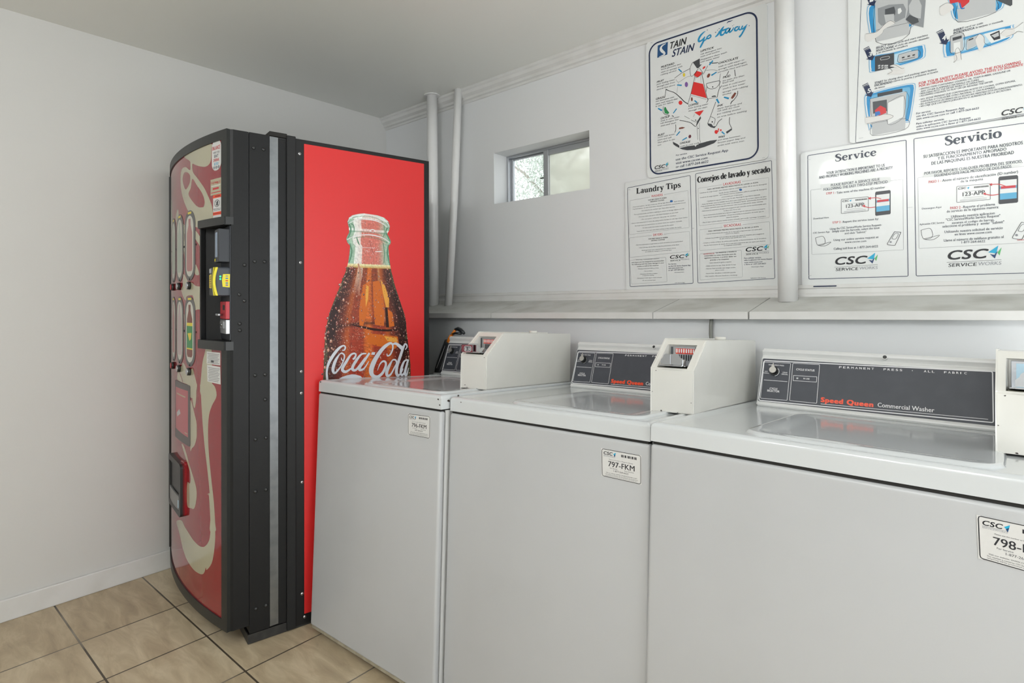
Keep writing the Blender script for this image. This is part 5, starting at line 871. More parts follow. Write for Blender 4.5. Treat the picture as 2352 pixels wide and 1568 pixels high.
['S','cokered',2,[-0.4444,0.916,0.0048,-0.4185,0.9041,0.0066,-0.3947,0.8874,0.0081],0],
['P','cream',1,[-0.1471,1.0313,-0.1619,1.0086,-0.1772,0.9791,-0.1889,0.9296,-0.1922,0.8584,-0.0797,0.8659,-0.0968,0.9006,-0.1033,0.9065,-0.1076,1.0334]],
['P','cream',1,[-0.1926,0.9014,-0.191,0.857,-0.1789,0.7662,-0.1633,0.687,-0.1407,0.603,-0.1227,0.5226,-0.1157,0.4405,-0.1193,0.3835,-0.0787,0.3937,-0.0819,0.422,-0.0917,0.496,-0.1121,0.5816,-0.1296,0.6722,-0.1332,0.7456,-0.1259,0.7935,-0.1048,0.8295,-0.0716,0.8695,-0.0979,0.9067]],
['P','cream',1,[-0.2985,0.8911,-0.2316,0.8977,-0.2343,0.8696,-0.2579,0.8426,-0.2986,0.8415]],
['P','cream',1,[-0.2986,0.8255,-0.2484,0.7775,-0.23,0.7453,-0.2301,0.7037,-0.2486,0.6693,-0.2781,0.6509,-0.299,0.6482]],
['P','cream',1,[-0.412,0.6402,-0.37,0.637,-0.31,0.5875,-0.2489,0.5298,-0.2305,0.4956,-0.2397,0.4552,-0.2586,0.4297,-0.2888,0.4239,-0.3356,0.4245,-0.3354,0.5071,-0.2993,0.5152,-0.297,0.5511,-0.351,0.5973]],
['P','cream',1,[-0.5108,0.3103,-0.4553,0.2839,-0.3694,0.2264,-0.2813,0.2036,-0.2096,0.2046,-0.1703,0.2171,-0.1511,0.2444,-0.1453,0.2377,-0.1069,0.2734,-0.0875,0.3297,-0.0811,0.3883,-0.0911,0.4492,-0.1092,0.5151,-0.1393,0.5087,-0.1268,0.505,-0.116,0.4114,-0.1201,0.3624,-0.1353,0.3372,-0.1597,0.3182,-0.1839,0.3094,-0.2161,0.3068,-0.262,0.3109,-0.3117,0.3223,-0.3692,0.3333,-0.4177,0.3432]],
],
}
# ---------------------------------------------------------------- helpers
def srgb(h):
    h = h.lstrip('#'); v = [int(h[i:i + 2], 16) / 255 for i in (0, 2, 4)]
    return tuple(c / 12.92 if c <= 0.04045 else ((c + 0.055) / 1.055) ** 2.4 for c in v)

MATS = {}
def mat(name, color, rough=0.5, metal=0.0, coat=0.0, bump=0.0, bscale=60.0, mottle=0.0, mscale=3.0, emit=None, spec=0.5, mcol=None):
    if name in MATS: return MATS[name]
    m = bpy.data.materials.new(name); m.use_nodes = True; nt = m.node_tree; b = nt.nodes['Principled BSDF']
    c = srgb(color) if isinstance(color, str) else color
    b.inputs['Base Color'].default_value = (*c, 1); b.inputs['Roughness'].default_value = rough
    b.inputs['Metallic'].default_value = metal; b.inputs['Specular IOR Level'].default_value = spec
    b.inputs['Coat Weight'].default_value = coat; b.inputs['Coat Roughness'].default_value = 0.06
    tc = nt.nodes.new('ShaderNodeTexCoord')
    if mottle:
        n = nt.nodes.new('ShaderNodeTexNoise'); n.inputs['Scale'].default_value = mscale; n.inputs['Detail'].default_value = 5
        nt.links.new(tc.outputs['Object'], n.inputs['Vector'])
        mx = nt.nodes.new('ShaderNodeMix'); mx.data_type = 'RGBA'
        mx.inputs[6].default_value = (*c, 1)
        c2 = srgb(mcol) if mcol else tuple(x * 0.8 for x in c)
        mx.inputs[7].default_value = (*c2, 1)
        mr = nt.nodes.new('ShaderNodeMapRange'); mr.inputs[1].default_value = 0.45; mr.inputs[2].default_value = 0.75; mr.inputs[4].default_value = mottle
        nt.links.new(n.outputs['Fac'], mr.inputs[0]); nt.links.new(mr.outputs[0], mx.inputs[0])
        nt.links.new(mx.outputs[2], b.inputs['Base Color'])
    if bump:
        n = nt.nodes.new('ShaderNodeTexNoise'); n.inputs['Scale'].default_value = bscale; n.inputs['Detail'].default_value = 4
        nt.links.new(tc.outputs['Object'], n.inputs['Vector'])
        bp = nt.nodes.new('ShaderNodeBump'); bp.inputs['Strength'].default_value = bump; bp.inputs['Distance'].default_value = 0.002
        nt.links.new(n.outputs['Fac'], bp.inputs['Height']); nt.links.new(bp.outputs[0], b.inputs['Normal'])
    if emit:
        b.inputs['Emission Color'].default_value = (*srgb(emit[0]), 1); b.inputs['Emission Strength'].default_value = emit[1]
    MATS[name] = m
    return m

INK = dict(black='#1b1d22', ink='#2b2c31', ink2='#5e6066', navy='#1c2a4c', navy2='#24406b', slate='#39414f', char='#43464a', grey='#8b8e93', grey2='#9a9da3',
           redtxt='#c4343c', red='#d8312f', redd='#c93338', cyan='#1f8fc0', cyan2='#22a7cf', green='#2f8a50', green2='#56b46a', yel='#e0cb3a', purp='#7d5a9e',
           brown='#7c4438', maroon='#6b3440', blue='#2f6fb5', bluebox='#21507f', board='#dfe2e1', stick='#d5d5d3', white='#e6e6e8', lgrey='#b9bcbd', mgrey='#8d9194',
           dgrey='#4b4f53', hand='#d9d8d5', phone='#3a3d42', sky='#5aa9cf', sky1='#8fb6d2', sky2='#2f8dc4', sky3='#6aaed4', sky4='#b4d2e2', orange='#f0502c',
           silver='#d3d8e0', cream='#b3ae94', cokered='#8e1823', pcb='#1b1d22', yellow='#e6d726', glassw='#dfe6df', glassd='#55876a', glassr='#c4604f', amber='#cf6a22', gold='#e6a445', deep='#2c120e', pane='#c9c8bd', faded='#b07c7a', palegreen='#aab5a8', palepink='#b9a7a8', redcard='#b8656c', dropa='#8e4a3c', dropb='#c08a72', dropc='#3b1712', rust='#38302c', dirt='#8d8873')
def ink(n):
    return mat('printed_' + n, INK[n], 0.32, spec=0.4)

def link(o, parent=None):
    col.objects.link(o)
    if parent is not None: o.parent = parent
    return o

def obj(name, bm, m, parent=None, smooth=False):
    me = bpy.data.meshes.new(name); bm.normal_update(); bm.to_mesh(me); bm.free()
    for x in (m if isinstance(m, (list, tuple)) else [m]): me.materials.append(x)
    if smooth:
        for p in me.polygons: p.use_smooth = True
    return link(bpy.data.objects.new(name, me), parent)

def empty(name, M4):
    o = bpy.data.objects.new(name, None); o.empty_display_size = 0.1; col.objects.link(o); o.matrix_world = M4
    return o

def tag(o, label=None, cat=None, group=None, kind=None):
    if label: o['label'] = label
    if cat: o['category'] = cat
    if group: o['group'] = group
    if kind: o['kind'] = kind
    return o

def box(bm, lo, hi, r=0.0, seg=2, mi=0):
    g = bmesh.ops.create_cube(bm, size=1.0); vs = g['verts']
    for v in vs:
        v.co = Vector([lo[i] + (hi[i] - lo[i]) * (v.co[i] + 0.5) for i in range(3)])
    fs = set(f for v in vs for f in v.link_faces)
    if r > 0:
        es = list(set(e for v in vs for e in v.link_edges))
        rr = bmesh.ops.bevel(bm, geom=es, offset=r, segments=seg, affect='EDGES', profile=0.6)
        fs = set(rr['faces']) | set(f for f in fs if f.is_valid)
    for f in fs: 
        if f.is_valid: f.material_index = mi
    return fs

def B(lo, hi, r=0.0, seg=2):
    bm = bmesh.new(); box(bm, lo, hi, r, seg); return bm

def cyl(bm, p0, p1, r0, r1=None, n=20, caps=True, mi=0):
    r1 = r0 if r1 is None else r1
    p0 = Vector(p0); p1 = Vector(p1); d = (p1 - p0).normalized()
    a = d.orthogonal().normalized(); b = d.cross(a)
    r_ = [[bm.verts.new(p + (a * math.cos(2 * PI * i / n) + b * math.sin(2 * PI * i / n)) * r) for i in range(n)] for p, r in ((p0, r0), (p1, r1))]
    for i in range(n):
        f = bm.faces.new((r_[0][i], r_[0][(i + 1) % n], r_[1][(i + 1) % n], r_[1][i])); f.smooth = True; f.material_index = mi
    if caps:
        f = bm.faces.new(list(reversed(r_[0]))); f.material_index = mi
        f = bm.faces.new(r_[1]); f.material_index = mi

def tube(bm, pts, rad, n=12, mi=0):
    pts = [Vector(p) for p in pts]; rings = []
    for i, p in enumerate(pts):
        d = (pts[min(i + 1, len(pts) - 1)] - pts[max(i - 1, 0)]).normalized()
        ref = Vector((0, 0, 1)) if abs(d.z) < 0.9 else Vector((0, 1, 0))
        a = d.cross(ref).normalized(); b = d.cross(a)
        r = rad[i] if isinstance(rad, (list, tuple)) else rad
        rings.append([bm.verts.new(p + (a * math.cos(2 * PI * k / n) + b * math.sin(2 * PI * k / n)) * r) for k in range(n)])
    for r0, r1 in zip(rings, rings[1:]):
        for k in range(n):
            f = bm.faces.new((r0[k], r0[(k + 1) % n], r1[(k + 1) % n], r1[k])); f.smooth = True; f.material_index = mi
    bm.faces.new(list(reversed(rings[0]))).material_index = mi; bm.faces.new(rings[-1]).material_index = mi

def dome(bm, c, nrm, r, h, n=14, mi=0):
    c = Vector(c); d = Vector(nrm).normalized(); a = d.orthogonal().normalized(); b = d.cross(a)
    prev = None
    for j in range(5):
        t = j / 4 * PI / 2; rr = r * math.cos(t); hh = h * math.sin(t)
        if j == 4:
            v = bm.verts.new(c + d * h)
            for k in range(n):
                f = bm.faces.new((prev[k], prev[(k + 1) % n], v)); f.smooth = True; f.material_index = mi
        else:
            ring = [bm.verts.new(c + d * hh + (a * math.cos(2 * PI * k / n) + b * math.sin(2 * PI * k / n)) * rr) for k in range(n)]
            if prev:
                for k in range(n):
                    f = bm.faces.new((prev[k], prev[(k + 1) % n], ring[(k + 1) % n], ring[k])); f.smooth = True; f.material_index = mi
            prev = ring

def prism(bm, prof, fn, t0, t1, mi=0):
    """prof: 2D polygon; fn(a,b,t) -> point; extruded from t0 to t1."""
    a = [bm.verts.new(fn(p[0], p[1], t0)) for p in prof]; b = [bm.verts.new(fn(p[0], p[1], t1)) for p in prof]
    n = len(prof); fs = []
    for i in range(n): fs.append(bm.faces.new((a[i], a[(i + 1) % n], b[(i + 1) % n], b[i])))
    fs.append(bm.faces.new(list(reversed(a)))); fs.append(bm.faces.new(b))
    for f in fs: f.material_index = mi
    bmesh.ops.recalc_face_normals(bm, faces=fs)
    return fs

def merge(name, objs, parent):
    bm = bmesh.new(); mats = []
    for o in objs:
        idx = []
        for m in o.data.materials:
            if m not in mats: mats.append(m)
            idx.append(mats.index(m))
        n0 = len(bm.faces); bm.from_mesh(o.data); bm.faces.ensure_lookup_table()
        for f in bm.faces[n0:]: f.material_index = idx[f.material_index]
        bpy.data.objects.remove(o, do_unlink=True)
    return obj(name, bm, mats, parent)

def rrect(x0, y0, x1, y1, r, n=5):
    pts = []
    for cx, cy, s in ((x1 - r, y0 + r, -90), (x1 - r, y1 - r, 0), (x0 + r, y1 - r, 90), (x0 + r, y0 + r, 180)):
        for i in range(n + 1):
            t = math.radians(s + 90 * i / n); pts.append((cx + r * math.cos(t), cy + r * math.sin(t)))
    return pts

# ---------------------------------------------------------------- lettering
SER = {'L': (.6, [[(.17, 0, .14), (.17, .68, .14)], [(.03, .66, .05), (.32, .66, .05)], [(.03, .025, .05), (.54, .025, .06)], [(.54, .02, .05), (.55, .2, .04)]]),
 'a': (.48, [[(.08, .35, .09), (.15, .43, .06), (.26, .45, .07), (.34, .37, .12), (.34, .07, .12), (.44, .03, .06)], [(.34, .28, .05), (.2, .24, .06), (.1, .15, .11), (.13, .04, .08), (.23, .02, .06), (.34, .1, .05)]]),
 'u': (.56, [[(.14, .44, .12), (.14, .12, .12), (.21, .03, .08), (.3, .03, .06), (.41, .11, .05)], [(.41, .44, .12), (.41, .0, .12)], [(.03, .43, .05), (.14, .43, .05)], [(.31, .43, .05), (.41, .43, .05)], [(.41, .025, .05), (.53, .025, .05)]]),
 'n': (.57, [[(.14, 0, .12), (.14, .44, .12)], [(.03, .43, .05), (.14, .43, .05)], [(.03, .025, .05), (.26, .025, .05)], [(.32, .025, .05), (.55, .025, .05)], [(.14, .33, .05), (.26, .43, .06), (.36, .42, .1), (.43, .32, .12), (.43, 0, .12)]]),
 'd': (.55, [[(.36, .38, .05), (.24, .44, .06), (.12, .36, .11), (.09, .22, .13), (.13, .07, .1), (.24, .01, .06), (.36, .08, .05)], [(.41, .68, .12), (.41, 0, .12)], [(.3, .665, .05), (.41, .665, .05)], [(.41, .025, .05), (.53, .025, .05)]]),
 'r': (.42, [[(.14, 0, .12), (.14, .44, .12)], [(.03, .43, .05), (.14, .43, .05)], [(.03, .025, .05), (.28, .025, .05)], [(.14, .3, .05), (.24, .42, .07), (.34, .41, .11)]]),
 'y': (.52, [[(.1, .43, .12), (.28, .03, .12)], [(.42, .43, .05), (.24, -.1, .06), (.16, -.18, .08), (.08, -.18, .1)], [(.01, .43, .05), (.22, .43, .05)], [(.33, .43, .05), (.52, .43, .05)]]),
 'T': (.62, [[(.31, 0, .14), (.31, .66, .14)], [(.02, .65, .06), (.6, .65, .06)], [(.03, .5, .04), (.03, .66, .05)], [(.59, .5, .04), (.59, .66, .05)], [(.18, .025, .05), (.44, .025, .05)]]),
 'i': (.29, [[(.14, 0, .12), (.14, .44, .12)], [(.03, .43, .05), (.14, .43, .05)], [(.03, .025, .05), (.26, .025, .05)], [(.14, .54, .12), (.14, .66, .12)]]),
 'p': (.55, [[(.14, -.2, .12), (.14, .44, .12)], [(.03, .43, .05), (.14, .43, .05)], [(.03, -.19, .05), (.26, -.19, .05)], [(.15, .36, .05), (.28, .44, .06), (.41, .37, .1), (.45, .22, .13), (.41, .07, .1), (.28, .01, .06), (.15, .06, .05)]]),
 's': (.42, [[(.35, .32, .05), (.33, .42, .05), (.2, .44, .06), (.1, .37, .1), (.14, .28, .11), (.28, .19, .11), (.35, .11, .1), (.29, .03, .06), (.18, .0, .05), (.08, .04, .05), (.06, .14, .05)]]),
 'C': (.66, [[(.57, .48, .05), (.55, .62, .05), (.4, .68, .06), (.2, .6, .11), (.1, .34, .15), (.2, .1, .11), (.38, .0, .06), (.54, .07, .05), (.59, .18, .04)]]),
 'o': (.52, [[(.26, .45, .05), (.12, .37, .1), (.08, .22, .13), (.12, .07, .1), (.26, 0, .05), (.4, .07, .1), (.44, .22, .13), (.4, .37, .1), (.26, .45, .05)]]),
 'e': (.47, [[(.1, .24, .05), (.4, .26, .05)], [(.4, .26, .1), (.36, .39, .09), (.24, .45, .06), (.11, .36, .11), (.08, .2, .13), (.14, .07, .1), (.27, .0, .06), (.42, .1, .04)]]),
 'j': (.3, [[(.16, .44, .12), (.16, -.06, .11), (.08, -.17, .06), (-.02, -.16, .08)], [(.05, .43, .05), (.16, .43, .05)], [(.16, .54, .12), (.16, .66, .12)]]),
 'l': (.29, [[(.14, 0, .12), (.14, .68, .12)], [(.03, .665, .05), (.14, .665, .05)], [(.03, .025, .05), (.26, .025, .05)]]),
 'v': (.52, [[(.1, .43, .12), (.27, .0, .11)], [(.42, .43, .05), (.29, .02, .05)], [(.01, .43, .05), (.22, .43, .05)], [(.33, .43, .05), (.52, .43, .05)]]),
 'c': (.45, [[(.38, .32, .1), (.33, .42, .07), (.24, .45, .06), (.11, .36, .11), (.08, .2, .13), (.14, .07, .1), (.27, .0, .06), (.4, .1, .04)]]),
 'S': (.56, [[(.46, .48, .05), (.42, .63, .05), (.28, .68, .06), (.13, .6, .12), (.14, .46, .13), (.38, .3, .13), (.46, .17, .13), (.37, .03, .07), (.23, .0, .05), (.09, .06, .05), (.07, .2, .05)]]),
 ' ': (.26, [])}

_txt = {}
def glyph_mesh(text, bold):
    """filled 2-D outline of a line of sans lettering, unit size; returns verts, faces"""
    key = (text, round(bold, 3))
    if key in _txt: return _txt[key]
    cu = bpy.data.curves.new('line', 'FONT'); cu.body = text; cu.size = 1.0; cu.resolution_u = 2 if len(text) > 12 else 4
    if bold: cu.space_character = 1.0 + bold
    o = bpy.data.objects.new('line', cu); col.objects.link(o)
    bpy.context.view_layer.update()
    me = bpy.data.meshes.new_from_object(o.evaluated_get(bpy.context.evaluated_depsgraph_get()))
    vs = [(v.co.x, v.co.y) for v in me.vertices]; fs = [tuple(p.vertices) for p in me.polygons]
    bpy.data.objects.remove(o, do_unlink=True); bpy.data.curves.remove(cu); bpy.data.meshes.remove(me)
    _txt[key] = (vs, fs)
    return vs, fs
CAP = None
def cap_height():
    global CAP
    if CAP is None:
        vs, _ = glyph_mesh('H', 0.0); CAP = max(v[1] for v in vs)
    return CAP

def rounded(pts, n=4):
    """closed Catmull-Rom outline, straight where the outline runs along an edge"""
    m = len(pts); o = []
    for i in range(m):
        p0, p1, p2, p3 = pts[i - 1], pts[i], pts[(i + 1) % m], pts[(i + 2) % m]
        if abs(p1[0] - p2[0]) < 1e-4 or abs(p1[1] - p2[1]) < 1e-4: o.append(p1); continue
        for s in range(n):
            t = s / n
            o.append(tuple(0.5 * ((2 * p1[k]) + (-p0[k] + p2[k]) * t + (2 * p0[k] - 5 * p1[k] + 4 * p2[k] - p3[k]) * t * t + (-p0[k] + 3 * p1[k] - 3 * p2[k] + p3[k]) * t ** 3) for k in (0, 1)))
    return o

class Art:
    """flat print laid on a surface; mapping(a, b, off) gives the point in the parent's frame"""
    def __init__(self, mapping, step=None, dz=0.00012, base=0.0004):
        self.m = mapping; self.step = step; self.dz = dz; self.base = base
        self.bm = bmesh.new(); self.mats = []; self.k = 0; self.cut = None
    def mi(self, c):
        if c not in self.mats: self.mats.append(c)
        return self.mats.index(c)
    def faces(self, vs, fs, c, layer):
        bm = bmesh.new(); V = [bm.verts.new((v[0], v[1], 0)) for v in vs]
        for f in fs:
            if len(set(f)) >= 3:
                try: bm.faces.new([V[i] for i in f])
                except ValueError: pass
        if self.step:
            xs = [v[0] for v in vs]; x = math.floor(min(xs) / self.step) * self.step
            while x < max(xs):
                bmesh.ops.bisect_plane(bm, geom=bm.verts[:] + bm.edges[:] + bm.faces[:], plane_co=(x, 0, 0), plane_no=(1, 0, 0)); x += self.step
        if self.cut:
            X0_, Z0_, Z1_ = self.cut
            for co, no in (((X0_, 0, 0), (1, 0, 0)), ((0, Z0_, 0), (0, 1, 0)), ((0, Z1_, 0), (0, 1, 0))):
                bmesh.ops.bisect_plane(bm, geom=bm.verts[:] + bm.edges[:] + bm.faces[:], plane_co=co, plane_no=no)
            bad = [f for f in bm.faces if f.calc_center_median().x > X0_ and Z0_ < f.calc_center_median().y < Z1_]
            bmesh.ops.delete(bm, geom=bad, context='FACES')
        self.k += 1
        off = self.base + layer * self.dz + (self.k % 40) * self.dz * .02; mi = self.mi(c); mp = {}
        for v in bm.verts: mp[v] = self.bm.verts.new(self.m(v.co.x, v.co.y, off))
        for f in bm.faces:
            g = self.bm.faces.new([mp[v] for v in f.verts]); g.material_index = mi
        bm.free()
    def poly(self, pts, c, layer=1):
        p3 = [Vector((p[0], p[1], 0)) for p in pts]
        tri = tessellate_polygon([p3])
        self.faces(pts, tri, c, layer)
    def stroke(self, pts, c, layer=1, closed=False):
        n = len(pts); q = []
        if n > 2 and not closed and n < 40:                      # smooth with a Catmull-Rom pass
            for i in range(n - 1):
                p0, p1, p2, p3 = pts[max(i - 1, 0)], pts[i], pts[i + 1], pts[min(i + 2, n - 1)]
                for s in range(4):
                    t = s / 4
                    q.append(tuple(0.5 * ((2 * p1[k]) + (-p0[k] + p2[k]) * t + (2 * p0[k] - 5 * p1[k] + 4 * p2[k] - p3[k]) * t * t + (-p0[k] + 3 * p1[k] - 3 * p2[k] + p3[k]) * t ** 3) for k in range(3)))
            q.append(pts[-1])
        else: q = list(pts)
        n = len(q); vs = []; fs = []
        for i in range(n):
            a = q[i - 1] if (i or closed) else q[i]; b = q[(i + 1) % n] if (i < n - 1 or closed) else q[i]
            dx, dy = b[0] - a[0], b[1] - a[1]; L = math.hypot(dx, dy) or 1e-9
            w2 = abs(q[i][2]) / 2
            vs += [(q[i][0] - dy / L * w2, q[i][1] + dx / L * w2), (q[i][0] + dy / L * w2, q[i][1] - dx / L * w2)]
        for i in range(n if closed else n - 1):
            j = (i + 1) % n; fs.append((2 * i, 2 * i + 1, 2 * j + 1, 2 * j))
        self.faces(vs, fs, c, layer)
    def text(self, s, p, h, c, bold=0.0, shear=0.0, font='sans', layer=2):
        a0, b0, a1, b1 = p; dx, dy = a1 - a0, b1 - b0
        if font == 'serif':
            x = 0
            for ch in s:
                adv, sts = SER[ch]
                for st in sts:
                    q = []
                    for (gx, gy, gw) in st:
                        q.append((x + gx, gy, gw))
                    sv = getattr(self, '_ser', []); sv.append(q); self._ser = sv
                x += adv
            W = x - .05; k = h / .68
            for q in self._ser:
                pts = [(a0 + dx * g[0] / W, b0 + dy * g[0] / W + g[1] * k, g[2] * k * 1.3) for g in q]
                self.stroke(pts, c, layer)
            self._ser = []
            return
        vs, fs = glyph_mesh(s, bold)
        if not vs: return
        x0 = min(v[0] for v in vs); x1 = max(v[0] for v in vs); W = (x1 - x0) or 1; k = h / cap_height()
        out = []
        sh = shear * k
        Wm = 1.0 - (sh * cap_height() / (math.hypot(dx, dy) or 1)) * 0.5
        for v in vs:
            t = (v[0] - x0) / W
            out.append((a0 + dx * t * Wm + v[1] * sh, b0 + dy * t + v[1] * k))
        d = (bold * .36 + .008) * k
        for ox, oy in (((-d, 0), (d, 0)) if bold < .03 else ((-d, -d * .5), (d, -d * .5), (-d, d * .5), (d, d * .5), (0, 0))):
            self.faces([(v[0] + ox, v[1] + oy) for v in out], fs, c, layer)
    def data(self, items, only=None):
        for it in items:
            if it[0] == 'P':
                f = it[3]; q = [(f[i], f[i + 1]) for i in range(0, len(f), 2)]
                self.poly(rounded(q) if it[1] in ('sky1', 'sky2', 'sky3', 'sky4', 'hand') or (it[1] == 'board' and it[2] == 1.2) else q, it[1], it[2])
            elif it[0] == 'S':
                f = it[3]; self.stroke([(f[i], f[i + 1], f[i + 2]) for i in range(0, len(f), 3)], it[1], it[2], bool(it[4]))
            else:
                _, c, L, s, p, h, bo, sh, fo = it; self.text(s, p, h, c, bo, sh, fo, L)
        return self
    def build(self, name, parent=None):
        for f in self.bm.faces: pass
        return obj(name, self.bm, [ink(c) for c in self.mats], parent)

# ---------------------------------------------------------------- materials
wall_m = mat('painted_wall', '#dfe1e2', 0.55, bump=0.25, bscale=35, mottle=0.35, mscale=1.3, mcol='#d8d9d8')
wall2_m = mat('painted_lower_wall', '#e0e3e5', 0.5, bump=0.2, bscale=25, mottle=0.4, mscale=1.5, mcol='#d6d9da')
trim_m = mat('painted_trim', '#dadad8', 0.4, bump=0.3, bscale=18, mottle=0.4, mscale=9, mcol='#c3c2bb')
ledge_m = mat('dusty_painted_board', '#c6c7c3', 0.6, bump=0.5, bscale=14, mottle=0.8, mscale=7, mcol='#a3a29a')
ceil_m = mat('painted_ceiling', '#e6e7e2', 0.33, bump=0.18, bscale=8, mottle=0.25, mscale=1.0, mcol='#dddeD8')
pipe_m = mat('white_painted_pipe', '#ececeb', 0.3, mottle=0.3, mscale=6, mcol='#cfcfcd')
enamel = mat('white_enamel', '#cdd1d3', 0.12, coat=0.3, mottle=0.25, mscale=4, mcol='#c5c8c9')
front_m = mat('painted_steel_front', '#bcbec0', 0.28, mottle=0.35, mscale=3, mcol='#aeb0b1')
console_m = mat('console_white', '#d8d9d8', 0.3, mottle=0.3, mscale=12, mcol='#c9cac7')
coin_m = mat('coin_box_cream', '#dddcd6', 0.22, mottle=0.35, mscale=9, mcol='#d0cfc6')
dark_m = mat('dark_gap', '#1a1917', 0.7)
rail_m = mat('grimy_base_rail', '#a7a08c', 0.6, mottle=0.7, mscale=30, mcol='#6f6552')
rust_m = mat('rusty_chip', '#4a3326', 0.8, mottle=0.6, mscale=200, mcol='#7a4a2c')
chrome = mat('chrome', '#c9ccd0', 0.14, metal=1.0)
steel = mat('brushed_steel', '#b9bcc0', 0.35, metal=1.0, bump=0.1, bscale=90)
alum = mat('window_aluminium', '#b7babe', 0.4, metal=0.8)
blk = mat('black_painted_steel', '#191a1b', 0.45, bump=0.08, bscale=250, mottle=0.35, mscale=8, mcol='#151617', spec=.3)
blk2 = mat('black_cabinet_rear', '#1f1f20', 0.45, mottle=0.3, mscale=8, mcol='#191919', spec=.35)
blkp = mat('black_plastic', '#242626', 0.38)
platem = mat('console_plate_ink', '#41444c', 0.5, mottle=0.5, mscale=22, mcol='#4c4f57')

# floor: square beige tiles, dark grout
def floor_mat():
    m = bpy.data.materials.new('beige_floor_tile'); m.use_nodes = True; nt = m.node_tree; N = nt.nodes; L = nt.links
    b = N['Principled BSDF']; tc = N.new('ShaderNodeTexCoord'); mp = N.new('ShaderNodeMapping')
    mp.inputs['Location'].default_value = (-0.395 + 0.305 * 20, 1.335 + 0.305 * 30, 0)
    L.new(tc.outputs['Object'], mp.inputs['Vector'])
    br = N.new('ShaderNodeTexBrick'); br.offset = 0.0; br.squash = 1.0
    for k, v in (('Scale', 1.0), ('Mortar Size', 0.0032), ('Mortar Smooth', 0.15), ('Brick Width', 0.305), ('Row Height', 0.305), ('Bias', 0.0)): br.inputs[k].default_value = v
    br.inputs['Color1'].default_value = (0.30, 0.30, 0.30, 1); br.inputs['Color2'].default_value = (0.8, 0.8, 0.8, 1); br.inputs['Mortar'].default_value = (0.5, 0.5, 0.5, 1)
    sx = N.new('ShaderNodeSeparateXYZ'); cx_ = N.new('ShaderNodeCombineXYZ'); mxx = N.new('ShaderNodeMath'); mxx.operation = 'MAXIMUM'; mxx.inputs[1].default_value = 0.305 * 19 + 0.02   # the tile cut against the left wall is a wide one
    L.new(mp.outputs[0], sx.inputs[0]); L.new(sx.outputs[0], mxx.inputs[0]); L.new(mxx.outputs[0], cx_.inputs[0]); L.new(sx.outputs[1], cx_.inputs[1]); L.new(cx_.outputs[0], br.inputs['Vector'])
    mp2 = N.new('ShaderNodeMapping'); mp2.inputs['Scale'].default_value = (2.2, 9.0, 1); mp2.inputs['Rotation'].default_value = (0, 0, 0.9); L.new(tc.outputs['Object'], mp2.inputs['Vector'])
    n1 = N.new('ShaderNodeTexNoise'); n1.inputs['Scale'].default_value = 2.2; n1.inputs['Detail'].default_value = 8; n1.inputs['Roughness'].default_value = 0.62; n1.inputs['Distortion'].default_value = 0.6
    L.new(mp2.outputs[0], n1.inputs['Vector'])
    cr = N.new('ShaderNodeValToRGB'); e = cr.color_ramp.elements
    e[0].position = 0.3; e[0].color = (*srgb('#a59379'), 1); e[1].position = 0.68; e[1].color = (*srgb('#cdbda0'), 1)
    x = e.new(0.5); x.color = (*srgb('#b9a88b'), 1)
    L.new(n1.outputs['Fac'], cr.inputs[0])
    tn = N.new('ShaderNodeMix'); tn.data_type = 'RGBA'; tn.blend_type = 'SOFT_LIGHT'; tn.inputs[0].default_value = 0.35
    L.new(cr.outputs[0], tn.inputs[6]); L.new(br.outputs['Color'], tn.inputs[7])
    n3 = N.new('ShaderNodeTexNoise'); n3.inputs['Scale'].default_value = 2.6; L.new(tc.outputs['Object'], n3.inputs['Vector'])
    gr = N.new('ShaderNodeValToRGB'); g = gr.color_ramp.elements; g[0].position = 0.52; g[0].color = (*srgb('#4f463b'), 1); g[1].position = 0.66; g[1].color = (*srgb('#9a9284'), 1)
    L.new(n3.outputs['Fac'], gr.inputs[0])
    mx = N.new('ShaderNodeMix'); mx.data_type = 'RGBA'; L.new(br.outputs['Fac'], mx.inputs[0]); L.new(tn.outputs[2], mx.inputs[6]); L.new(gr.outputs[0], mx.inputs[7])
    L.new(mx.outputs[2], b.inputs['Base Color']); b.inputs['Roughness'].default_value = 0.42
    inv = N.new('ShaderNodeMath'); inv.operation = 'SUBTRACT'; inv.inputs[0].default_value = 1; L.new(br.outputs['Fac'], inv.inputs[1])
    ad = N.new('ShaderNodeMath'); ad.operation = 'MULTIPLY_ADD'; ad.inputs[1].default_value = 0.12; L.new(n1.outputs['Fac'], ad.inputs[0]); L.new(inv.outputs[0], ad.inputs[2])
    bp = N.new('ShaderNodeBump'); bp.inputs['Strength'].default_value = 0.6; bp.inputs['Distance'].default_value = 0.002; L.new(ad.outputs[0], bp.inputs['Height']); L.new(bp.outputs[0], b.inputs['Normal'])
    return m

# ---------------------------------------------------------------- the room
XR, YF = 4.4, -4.0
def struct(o): o['kind'] = 'structure'; return o
struct(obj('floor', B((-0.15, YF - 0.12, -0.1), (XR + 0.12, 0.16, 0)), floor_mat()))
struct(obj('ceiling', B((-0.15, YF - 0.12, H), (XR + 0.12, 0.16, H + 0.1)), ceil_m))
struct(obj('wall_left', B((-0.15, YF - 0.12, 0), (0, 0.16, H)), mat('left_wall_with_shade', '#d0d0cd', 0.55, bump=0.25, bscale=35, mottle=0.35, mscale=1.3, mcol='#c8c8c4')))  # left wall coloured darker in place of the dimmer light on it
bm = bmesh.new()
for lo, hi in (((XR, YF - 0.12, 0), (XR + 0.12, -2.45, H)), ((XR, -.35, 0), (XR + 0.12, 0.16, H)), ((XR, -2.45, 2.15), (XR + 0.12, -.35, H))): box(bm, lo, hi)
struct(obj('wall_right', bm, wall_m))
